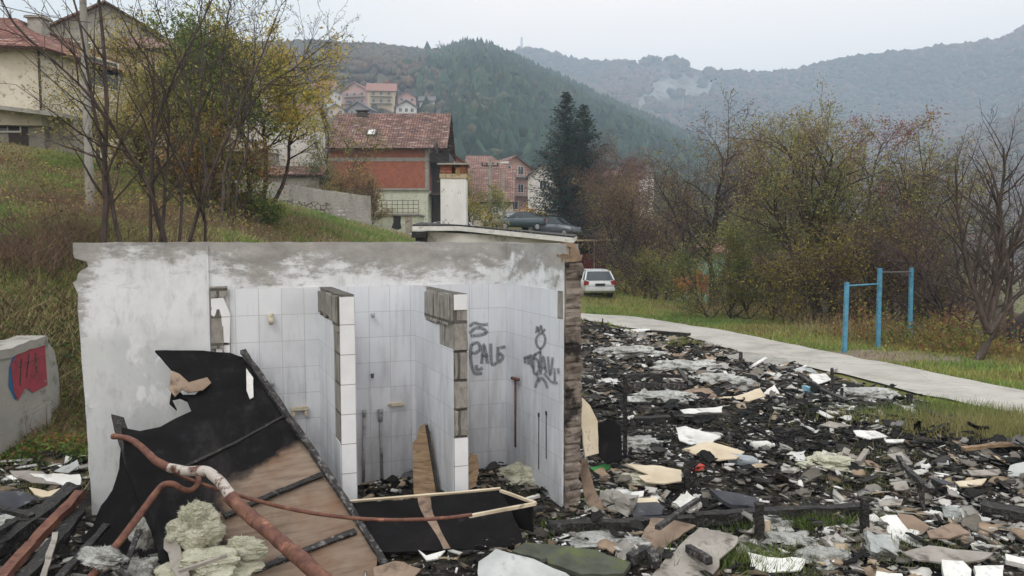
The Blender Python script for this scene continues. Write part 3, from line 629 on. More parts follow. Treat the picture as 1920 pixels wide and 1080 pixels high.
# spray-painted tags: soft thin ribbons on the tiles
def stroke(V, Fc, C, pts, wd, fn):
    P = []
    for i in range(len(pts)-1):
        p0 = pts[max(i-1, 0)]; p1 = pts[i]; p2 = pts[i+1]; p3 = pts[min(i+2, len(pts)-1)]
        for k in range(6):
            u = k/6; P.append(tuple(.5*((2*p1[j])+(-p0[j]+p2[j])*u+(2*p0[j]-5*p1[j]+4*p2[j]-p3[j])*u*u+(-p0[j]+3*p1[j]-3*p2[j]+p3[j])*u**3) for j in (0, 1)))
    P.append(pts[-1]); n0 = len(V)
    for i, p in enumerate(P):
        a = P[max(i-1, 0)]; b = P[min(i+1, len(P)-1)]; dx, dy = b[0]-a[0], b[1]-a[1]; L = math.hypot(dx, dy) or 1; nx_, ny_ = -dy/L, dx/L
        for s_, al in ((-1.0, 0), (-.5, .9), (.5, .9), (1.0, 0)): V.append(fn(p[0]+nx_*s_*wd, p[1]+ny_*s_*wd)); C.append((al, al, al))
    for i in range(len(P)-1):
        for k in range(3): a = n0+i*4+k; Fc.append((a, a+1, a+5, a+4))
def graffiti(strokes, wd, fn, parent, dz):
    V, Fc, C = [], [], []; k_ = [0]
    for s_ in strokes:
        k_[0] += 1; stroke(V, Fc, C, s_, wd, lambda x, y: tuple(fn(x, y, dz+.0004*k_[0])))
    o = npmesh('graffiti', V, [Fc], MT['spray'], parent, col=C); return o
# back wall tag (stall three): a cloud stroke, then P A L b with a tail
S1 = [[(880, 612), (890, 606), (902, 609), (915, 608)], [(880, 625), (893, 615), (908, 618), (914, 626)], [(882, 630), (898, 629), (912, 625)],
      [(884, 645), (882, 664), (884, 684)], [(884, 646), (896, 643), (900, 654), (892, 662), (884, 662)], [(903, 682), (907, 646), (914, 682)], [(903, 668), (915, 666)],
      [(920, 644), (922, 682), (932, 680)], [(934, 650), (934, 678), (943, 670), (936, 662)], [(938, 652), (948, 650)], [(884, 684), (890, 700), (904, 700)], [(893, 684), (895, 694), (905, 690)]]
graffiti(S1, 4.2, lambda x, y, d: wallpt(x, y, -.0125-d), bw, .0005)
S2 = [[(1005, 625), (1007, 613), (1010, 622), (1014, 611), (1017, 622), (1022, 617)], [(1013, 624), (1005, 636), (1008, 650), (1016, 652), (1022, 640), (1020, 628), (1013, 624)],
      [(1013, 653), (1013, 672), (1010, 690)], [(1013, 660), (1004, 664), (1000, 674)], [(983, 668), (985, 682)], [(989, 666), (991, 684)], [(994, 664), (996, 684), (1001, 690)], [(982, 672), (996, 668), (1006, 664)],
      [(999, 670), (1001, 700), (1010, 694), (1008, 676), (999, 671)], [(1013, 702), (1018, 668), (1024, 700)], [(1014, 690), (1024, 688)], [(1027, 668), (1031, 704), (1036, 670)], [(1039, 690), (1040, 716)], [(1046, 690), (1047, 700)],
      [(1003, 727), (1007, 714), (1015, 709), (1022, 716), (1026, 728)], [(1020, 700), (1034, 716), (1046, 718)], [(1006, 700), (1010, 716)]]
graffiti(S2, 3.2, lambda x, y, d: sidept(x, y, .0115+d), sw, .0005)
def ruin_world(v): return Matrix.Translation((-.053, 7.35, 0))@Matrix.Rotation(YW, 4, 'Z')@Vector(v)
# ------------------------------------------------------------------ burnt boards, pipes and debris around the ruin
def board_local(name, label, cat, pts, pl, thick, mat, xdir=None, group=None, **k):
    """top-level board: object space x to the right, y away, z up the board, so its material follows the board"""
    P = pxpoly(pts, pl); n = pl[1]; u = Vector((0, 0, 1)).cross(n)
    u = u.normalized() if u.length > .05 else Vector((1, 0, 0))
    if u.x < 0: u = -u
    v = n.cross(u); v = v if v.z > 0 or abs(v.z) < .05 else -v
    c = sum(P, Vector())/len(P); R = Matrix((u, -n, v)).transposed(); Ri = R.transposed()
    L = [Ri@(p-c) for p in P]
    o = sheet(name, L, (0, -1, 0), thick, mat, **k); o.matrix_world = Matrix.Translation(c)@R.to_4x4()
    return tag(o, label, cat, group)
main_pl = plane((292, 658, 6.10), (462, 662, 6.38), (520, 1080, 4.75))
big = empty('burnt_board', (0, 0, 0), 0, 'tall scorched plywood board leaning on the plaster wall behind the curved rusty pipe', 'board')
poly = [(291, 658), (380, 657), (432, 660), (462, 670), (500, 720), (548, 795), (596, 862), (650, 945), (707, 1038), (700, 1130), (330, 1130), (270, 960), (236, 880), (228, 800), (262, 806), (300, 798), (330, 782), (360, 768), (352, 748), (338, 742), (322, 745),
        (332, 765), (318, 752), (326, 720), (343, 738), (366, 738), (392, 716), (384, 722), (362, 722), (340, 706), (322, 692)]
bb = board_local('panel', None, None, poly, main_pl, .022, None, warp=.025, edge=.006)
_iv = bb.matrix_world.inverted() if False else (Matrix.Translation(bb.matrix_basis.translation)@bb.matrix_basis.to_3x3().to_4x4()).inverted()
_q = [_iv@onpl(x_, y_, main_pl) for x_, y_ in ((436, 903), (545, 846), (420, 980))]
_k = (_q[1].z-_q[0].z)/(_q[1].x-_q[0].x); MT['board'] = mat_burnt_board((_k, _q[0].z-_k*_q[0].x, _q[2].x)); bb.data.materials.append(MT['board'])
bb.parent = big
def on_main(x, y, h=.0): return onpl(x, y, main_pl)+main_pl[1]*h
def strips(name, prs, wd, mat, parent, h=.02, rough=.008):
    m = MB()
    for pr in prs:
        P = [on_main(x, y, h) for x, y in pr]
        for a, b in zip(P[:-1], P[1:]): m.bar(a, b, wd, wd*.8, up=main_pl[1])
    o = m.build(name, mat, parent); subdiv_noise(o, 4, rough, 25); return o
strips('edge_batten', [[(455, 662), (475, 690), (530, 770), (590, 856), (645, 940), (700, 1028), (722, 1062)]], .045, MT['char_grey'], big)
strips('cross_batten', [[(420, 972), (500, 935), (604, 893)]], .035, MT['char'], big)
strips('faint_batten', [[(340, 880), (440, 832), (530, 783)]], .02, MT['char'], big, .006)
strips('lower_batten', [[(480, 1072), (560, 1040), (664, 1000)]], .04, MT['char_grey'], big)
# pale scorched patch and strip of white laminate on the board
def patch(name, pts, mat, h=.012):
    P = [on_main(x, y, h) for x, y in pts]; o = sheet(name, P, main_pl[1], .006, mat, parent=big, warp=.02, edge=.004); return o
patch('torn_laminate', [(461, 694), (474, 712), (475, 748), (468, 752), (462, 735)], MT['whiteboard'], .028)
patch('scorched_paper', [(322, 700), (336, 706), (354, 722), (388, 712), (396, 722), (380, 736), (352, 742), (342, 736), (328, 750), (316, 735)], MT['brownboard'], .03)
# black board and sooty post lower left
pl2 = plane((240, 800, 6.0), (150, 1010, 5.55), (330, 1080, 4.9))
o = board_local('sooty_board', 'black sooty board leaning against the wall\'s lower left corner', 'board', [(233, 830), (228, 880), (214, 920), (190, 948), (172, 985), (150, 1005), (88, 1110), (330, 1110), (345, 980), (318, 900), (262, 830)], pl2, .02, MT['black_board'], warp=.05, edge=.01)
pl3 = plane((210, 776, 5.95), (240, 776, 5.99), (300, 960, 5.25))
o = board_local('charred_plank', 'short charred plank with a pointed top standing beside the bent pipe\'s open end', 'plank', [(208, 776), (232, 782), (240, 805), (262, 850), (300, 935), (318, 985), (286, 960), (240, 880), (222, 828)], pl3, .03, MT['char'], warp=.01, edge=.006)
# pipes
def pipe(name, label, pts, rad, mat, cat='pipe', seg=12, group=None):
    P = [at(*p) for p in pts]; Q = []; R = []
    for i in range(len(P)-1):
        p0, p1, p2, p3 = P[max(i-1, 0)], P[i], P[i+1], P[min(i+2, len(P)-1)]
        for k in range(6):
            u = k/6; Q.append(.5*((2*p1)+(p2-p0)*u+(2*p0-5*p1+4*p2-p3)*u*u+(3*p1-p0-3*p2+p3)*u**3)); R.append(rad[i]*(1-u)+rad[i+1]*u)
    Q.append(P[-1]); R.append(rad[-1]); m = MB(); m.tube(Q, R, seg); o = m.build(name, mat, smooth=True)
    for v in o.data.vertices: v.co += mnoise.noise_vector(v.co*14)*rad[0]*.16+mnoise.noise_vector(v.co*4)*rad[0]*.25
    return tag(o, label, cat if label else None, group)
big_pipe = empty('bent_pipe', at(600, 1075, 3.9), 0, 'thick rusty bent pipe, ash-white in the middle, crossing in front of the big scorched board', 'pipe')
def piece(name, pts, rad, mat, par):
    o = pipe(name, None, pts, rad, mat); o.location = -par.location; o.parent = par; return o
piece('upper_length', [(216, 818, 5.32), (240, 822, 5.28), (262, 836, 5.16), (290, 862, 5.0), (318, 878, 4.9)], [.019, .021, .024, .027, .03], MT['rust'], big_pipe)
piece('ash_coated_length', [(316, 877, 4.91), (350, 884, 4.82), (385, 884, 4.75), (415, 906, 4.66), (440, 940, 4.55)], [.031, .033, .034, .036, .036], MT['ashpipe'], big_pipe)
piece('lower_length', [(436, 936, 4.56), (470, 968, 4.4), (520, 1012, 4.15), (570, 1052, 3.95), (640, 1110, 3.65)], [.040, .040, .041, .042, .042], MT['rust'], big_pipe)
piece('coupling', [(430, 930, 4.58), (434, 935, 4.57), (442, 943, 4.53)], [.044, .046, .044], MT['rustpipe2'], big_pipe)
piece('pipe_mouth', [(212, 818, 5.33), (218, 818, 5.32)], [.022, .023], MT['rustpipe2'], big_pipe)
pipe('thin_pipe', 'thin rusty pipe running from the bent pipe across to the charred box on the right', [(296, 868, 5.05), (330, 888, 4.98), (400, 915, 4.9), (480, 938, 4.85), (560, 957, 4.9), (650, 970, 4.9), (740, 975, 4.95), (830, 972, 5.02), (885, 965, 5.1)], [.013]*9, MT['rust'])
pipe('hooked_pipe', 'rusty pipe with a hooked end and flaking ash, lying over the sooty board', [(371, 890, 4.97), (373, 905, 4.9), (360, 919, 4.85), (343, 918, 4.8), (326, 908, 4.8), (306, 910, 4.8), (290, 928, 4.75), (250, 982, 4.6), (205, 1040, 4.4), (160, 1095, 4.2)], [.017, .018, .019, .019, .02, .021, .022, .023, .024, .025], MT['rustpipe2'])
# mineral wool
def wool(name, label, px, py, Y, sx, sy, sz, mat, seed, cat='insulation', strands=900, group=None, rz=0):
    c = at(px, py, Y); bm = bmesh.new(); bmesh.ops.create_icosphere(bm, subdivisions=5, radius=1); rs = np.random.RandomState(seed)
    V = []
    for v in bm.verts:
        p = v.co.copy(); d = 1+mnoise.noise(p*1.3+Vector((seed, 0, 0)))*.55+mnoise.noise(p*3.2+Vector((0, seed, 0)))*.2+mnoise.noise(p*11)*.05+mnoise.noise(Vector((p.x*6, p.y*6, p.z*22)))*.08
        v.co = Vector((p.x*sx, p.y*sy, p.z*sz))*d; V.append(v.co.copy())
    me = bpy.data.meshes.new(name); bm.to_mesh(me); bm.free(); me.materials.append(mat)
    # torn fibres standing out of the lump, in the same mesh
    vs = [tuple(v.co) for v in me.vertices]; fs = [tuple(p.vertices) for p in me.polygons]
    for _ in range(strands):
        i = rs.randint(len(V)); p = V[i]; d = (p.normalized()+Vector(rs.uniform(-.9, .9, 3))).normalized(); L = rs.uniform(.006, .022); s_ = Vector(rs.uniform(-1, 1, 3)).normalized()*.0012
        n0 = len(vs); vs += [tuple(p-s_*2), tuple(p+s_*2), tuple(p+d*L)]; fs.append((n0, n0+1, n0+2))
    me2 = bpy.data.meshes.new(name); me2.from_pydata(vs, [], fs); me2.materials.append(mat); o = link(bpy.data.objects.new(name, me2)); o.location = c; o.rotation_euler = (0, 0, rz)
    bpy.data.meshes.remove(me); return tag(o, label, cat, group)
wool('mineral_wool', 'big lump of pale yellow-green mineral wool under the bent pipe', 366, 988, 4.75, .155, .12, .18, MT['wool'], 2, strands=1800)
wool('mineral_wool', 'second lump of yellowish wool just below the biggest one, at the bottom edge', 395, 1060, 4.6, .26, .16, .10, MT['wool'], 5, strands=1500)
wool('mineral_wool', 'flat greenish wool wad on the brown lower part of the scorched board', 455, 1030, 4.65, .13, .05, .07, MT['wool'], 8)
wool('ashy_wool', 'ash-white wool tuft snagged where the two pipes cross low on the left', 196, 1045, 4.35, .16, .08, .05, MT['wool_white'], 11, strands=1500, rz=-.5)
wool('ashy_wool', 'small ash-white wool tuft beside the big yellow-green lump', 268, 1000, 4.9, .09, .05, .10, MT['wool_white'], 14)
wool('ashy_wool', 'grey-white wool clump at the bottom edge left of the grey leaning strip', 262, 1070, 4.6, .13, .1, .08, MT['wool_white'], 17, strands=1500)
o = board_local('grey_strip', 'narrow grey board strip leaning left of the mineral wool', 'board', [(284, 962), (306, 956), (352, 1060), (350, 1100), (336, 1100)], plane((284, 962, 5.0), (306, 956, 5.0), (350, 1080, 4.4)), .015, MT['greyboard'], warp=.01)
# charred box with tan rim, right of the big board
boxr = empty('charred_box', (0, 0, 0), 0, 'shallow black charred tray with a tan wooden rim lying below the tiled stalls', 'tray')
pb = plane((655, 943, 5.55), (935, 921, 5.75), (850, 1035, 5.12))
k1 = board_local('back_panel', None, None, [(650, 944), (800, 933), (940, 919), (962, 965), (986, 1022), (900, 1028), (780, 1034), (660, 1034), (690, 990)], pb, .018, MT['black_board'], warp=.02, edge=.006); k1.parent = boxr
def onb(x, y, h): return onpl(x, y, pb)+pb[1]*h
def rim(name, pts, wd, mat, h=.012):
    m = MB(); P = [onb(x, y, h) for x, y in pts]
    for a, b in zip(P[:-1], P[1:]): m.bar(a, b, wd, wd, up=pb[1])
    o = m.build(name, mat, boxr); subdiv_noise(o, 3, .003, 22); return o
rim('top_rim', [(650, 943), (740, 935), (860, 926), (938, 918)], .016, MT['tanboard'])
k2 = sheet('scorch_stripe', [onb(x, y, .006) for x, y in [(782, 932), (806, 930), (812, 965), (826, 995), (845, 1029), (832, 1030), (806, 985), (790, 960)]], pb[1], .004, MT['brownboard'], parent=boxr, warp=.004, edge=.008)
m = MB(); P = [at(938, 920, 5.75), at(1004, 943, 5.45)]; m.bar(P[0], P[1], .02); m.bar(at(1004, 944, 5.45), at(880, 968, 5.2), .022); o = m.build('front_rim', MT['tanboard'], boxr); subdiv_noise(o, 3, .004, 20)
k3 = sheet('side_panel', [at(940, 925, 5.75), at(1000, 944, 5.46), at(990, 1000, 5.4), at(968, 985, 5.6)], (at(1000, 944, 5.46)-at(940, 925, 5.75)).cross(at(968, 985, 5.6)-at(940, 925, 5.75)), .014, MT['black_board'], parent=boxr, warp=.01)
# tall boards in the stalls
o = board_local('tan_board', 'tall narrow tan board with a broken pointed top leaning in the middle stall', 'board', [(797, 793), (806, 808), (824, 930), (776, 935), (773, 830), (781, 822), (787, 800)], plane((797, 793, 6.55), (824, 930, 6.25), (776, 935, 6.25)), .018, MT['wood'], warp=.012, edge=.004)
m = MB(); m.bar(at(800, 797, 6.53), at(822, 932, 6.22), .02, .03); o = m.build('edge_strip', MT['char'], o); o.matrix_parent_inverse = Matrix(); 
o.matrix_parent_inverse = o.parent.matrix_basis.inverted()
o = board_local('curled_board', 'small curled brown board piece standing at the foot of the right partition', 'board', [(884, 850), (896, 853), (898, 885), (893, 912), (880, 918), (877, 870)], plane((884, 850, 6.35), (896, 853, 6.38), (885, 918, 6.15)), .015, MT['wood'], warp=.02, curl=-.03)
# things at the wall's free end
o = board_local('brown_curled_board', 'long curled brown board leaning on the free end of the side wall', 'board', [(1090, 858), (1102, 862), (1112, 910), (1142, 965), (1152, 985), (1118, 980), (1098, 940), (1088, 890)], plane((1090, 858, 6.5), (1142, 970, 6.0), (1100, 975, 6.1)), .012, MT['brownboard'], warp=.03)
o = board_local('white_fallen_slab', 'dirty white slab propped at the foot of the side wall\'s free end', 'slab', [(1103, 925), (1120, 945), (1144, 978), (1090, 985), (1088, 962)], plane((1103, 925, 6.4), (1144, 978, 6.15), (1090, 985, 6.0)), .03, MT['whiteboard'], warp=.03)
o = board_local('tan_curved_board', 'light tan board with a scorched rim beside the charred door post', 'board', [(1092, 745), (1106, 760), (1120, 790), (1122, 850), (1098, 856), (1090, 800)], plane((1092, 745, 7.6), (1120, 790, 7.5), (1098, 856, 7.2)), .02, MT['tanboard'], warp=.03, edge=.006)
o = board_local('black_torn_board', 'black torn board hung between the tan board and the charred door post', 'board', [(1122, 795), (1140, 785), (1164, 798), (1166, 862), (1138, 868), (1120, 850)], plane((1122, 795, 7.55), (1164, 798, 7.5), (1138, 868, 7.2)), .02, MT['black_board'], warp=.03, edge=.012)
# charred timbers: (name,label,cat, points, width, height, mat)
def timber(name, label, pts, wd, ht=None, mat='char', cat='beam', rough=.012, group=None):
    m = MB(); P = [p if isinstance(p, Vector) else at(*p) for p in pts]
    for a, b in zip(P[:-1], P[1:]): m.bar(a, b, wd, ht)
    o = m.build(name, MT[mat]); subdiv_noise(o, 5, rough, 14, seed=len(bpy.data.objects) % 13); return tag(o, label, cat, group)
def post(label, px, pt, pb_, wd, mat='char', dx=0, name='charred_post'):
    b = hit(px, pb_); Y = b.y; top = at(px+dx, pt, Y); return timber(name, label, [b-Vector((0, 0, .15)), top], wd, wd*.8, mat, 'post')
# ------------------------------------------------------------------ charred posts and beams
P_ = [('tallest charred post, carrying the black beam beside the ruin', 1172, 706, 858, .055, 'char', 0), ('short charred post with a rounded top beside the concrete slab by the path', 1389, 660, 694, .07, 'char_grey', 0),
      ('thin leaning charred stake near the bluish sheet by the path', 1568, 690, 750, .04, 'char_grey', -9), ('pointed charred stump at the rubble edge next to the grass patch', 1703, 738, 772, .07, 'char', 2),
      ('charred post with a knobbly top beside the pale L-shaped board', 1288, 862, 924, .06, 'char', 0), ('charred post through the long low beam, with bare wood showing', 1424, 944, 1020, .07, 'char', 0),
      ('charred post at the far right end of the long low beam', 1621, 935, 1010, .06, 'char', 0), ('crooked charred stick standing in the middle of the rubble on the right', 1737, 905, 962, .035, 'char_grey', -10),
      ('tiny charred peg at the ruin end of the path', 1130, 597, 612, .05, 'char', 0), ('short charred peg leaning beside the thin stake', 1577, 728, 752, .04, 'char', 2)]
for a in P_: post(*a)
m = MB(); b = hit(1424, 1010); m.box(b+Vector((.02, -.06, .10)), (.07, .02, .15), jit=.01); o = m.build('bare_wood_patch', MT['tanboard']); o.parent = [q for q in bpy.data.objects if q.get('label', '').startswith('charred post through')][0]
def gbeam(label, pts, wd, ht, mat='char', h=.0, cat='beam', name='charred_beam', rough=.012):
    P = []
    for x, y in pts: q = hit(x, y); P.append(Vector((q.x, q.y, q.z+h)))
    return timber(name, label, P, wd, ht, mat, cat, rough)
def lift(px, py, Y): return (px, py, Y)
gbeam('long low charred beam lying from the ruin\'s free end to the right', [(1028, 1002), (1180, 996), (1300, 988)], .09, .09, h=.05)
gbeam('charred beam continuing the long low beam past the post, on to the right', [(1305, 988), (1420, 982), (1620, 972)], .09, .10, h=.07)
b1 = hit(1172, 858).y
timber('charred_rail', 'upper black rail fixed to the tallest charred post', [(1166, 706, b1), (1220, 703, b1+.35), (1274, 706, b1+.7)], .05, .04, 'char', 'beam')
timber('charred_rail', 'lower black rail fixed to the tallest charred post', [(1166, 721, b1), (1220, 722, b1+.3), (1285, 724, b1+.65)], .05, .05, 'char_grey', 'beam')
gbeam('thick black beam lying flat right of the tallest post', [(1190, 796), (1270, 792), (1340, 786)], .10, .08, h=.05)
gbeam('greyish charred plank leaning in the rubble above the crumpled brown sheet', [(1270, 700), (1296, 738)], .07, .04, 'char_grey', .12)
gbeam('thin charred stick lying across the corner of the rubble by the path', [(1095, 600), (1120, 612), (1170, 622)], .05, .05, 'char', .03)
gbeam('blackened beam lying along the path edge beside the white sheet', [(1222, 626), (1292, 632)], .16, .10, 'char', .06)
gbeam('long diagonal charred plank right of the bluish sheet', [(1500, 712), (1540, 740), (1600, 768)], .08, .05, 'char_grey', .08)
gbeam('dark charred timber at the rubble\'s upper right rim, sloping down', [(1704, 768), (1745, 785), (1790, 800)], .16, .10, 'char', .05)
gbeam('grey split stick lying in front of the mauve chunk', [(1608, 885), (1625, 862)], .05, .04, 'greyboard', .1)
gbeam('curved charred branch lying at the centre of the right-hand rubble', [(1685, 875), (1700, 900), (1745, 940)], .045, .045, 'char_grey', .1)
gbeam('reddish brown plank at the right edge of the rubble', [(1806, 862), (1850, 856), (1895, 852)], .07, .03, 'wood', .12)
gbeam('black broad beam at the right edge below the rubble\'s pale slabs', [(1840, 968), (1925, 985)], .16, .08, 'char', .08)
gbeam('dark round stick poking up at the bottom edge right of the grey hinged board', [(1290, 1058), (1330, 1085)], .05, .05, 'char_grey', .12, rough=.006)
gbeam('black knotted timber joined to the bottom of the grey hinged board', [(1180, 1075), (1215, 1055), (1230, 1085)], .06, .06, 'char_grey', .10)
gbeam('flat black plank between the charred tray and the long low beam', [(960, 990), (1020, 980)], .09, .03, 'char', .12)
gbeam('whitish ash-covered lath in front of the charred tray', [(975, 988), (1012, 974)], .03, .02, 'whiteboard', .2)
# left heap
timber('rust_brown_beam', 'brown charred beam with ash lying steeply on the left heap', [(-20, 1110, 4.3), (60, 1020, 4.9), (150, 925, 5.5)], .07, .05, 'rustpipe2', 'beam', .012)
timber('charred_beam', 'black beam under the brown one on the left heap', [(40, 1090, 4.5), (110, 1010, 5.0), (148, 960, 5.4)], .09, .05, 'char', 'beam', .015)
timber('thin_lath', 'thin pale lath at the wall\'s lower left corner', [(134, 992, 5.2), (146, 945, 5.5)], .02, .01, 'greyboard', 'lath', .003)
timber('charred_beam', 'straight dark rail lying across the left heap', [(10, 978, 5.4), (90, 976, 5.5)], .035, .03, 'char', 'beam', .006)
timber('charred_beam', 'blackened plank end sticking out right of the ashy wool tuft', [(188, 1035, 4.45), (240, 1085, 4.2)], .035, .03, 'char_grey', 'beam', .008)
timber('grey_stick', 'short grey stick in front of the grey strip at the bottom edge', [(335, 1072, 4.35), (425, 1042, 4.45)], .025, .02, 'greyboard', 'stick', .005)
timber('charred_beam', 'heavy charred log under the wool-covered brown beam, far left', [(-30, 1040, 5.0), (60, 980, 5.5), (140, 915, 6.0)], .13, .09, 'char', 'beam', .02)
for k_, (a, b, w_, mt, lb) in enumerate([((-10, 1000, 5.1), (75, 948, 5.9), .05, 'char', 'black lath lying across the back of the left heap'), ((20, 1068, 4.7), (128, 1010, 5.1), .045, 'char_grey', 'grey-black plank in front of the brown beam on the left heap'), ((60, 940, 5.8), (146, 930, 5.9), .05, 'char', 'short black plank under the cream board on the left heap'), ((80, 1085, 4.5), (104, 1000, 5.0), .035, 'greyboard', 'thin grey stake standing steeply in the left heap'),
    ((110, 1085, 4.5), (200, 985, 5.2), .05, 'char', 'black plank leaning from the left heap to the sooty board'), ((225, 1088, 4.2), (262, 990, 4.9), .03, 'char_grey', 'thin dark lath left of the grey leaning strip'), ((-20, 948, 5.6), (60, 968, 5.5), .06, 'char', 'black plank under the slate-blue sheet')]): timber('charred_plank' if mt != 'greyboard' else 'grey_stake', lb, [a, b], w_, w_*.5, mt, 'plank' if mt != 'greyboard' else 'stake', .008)
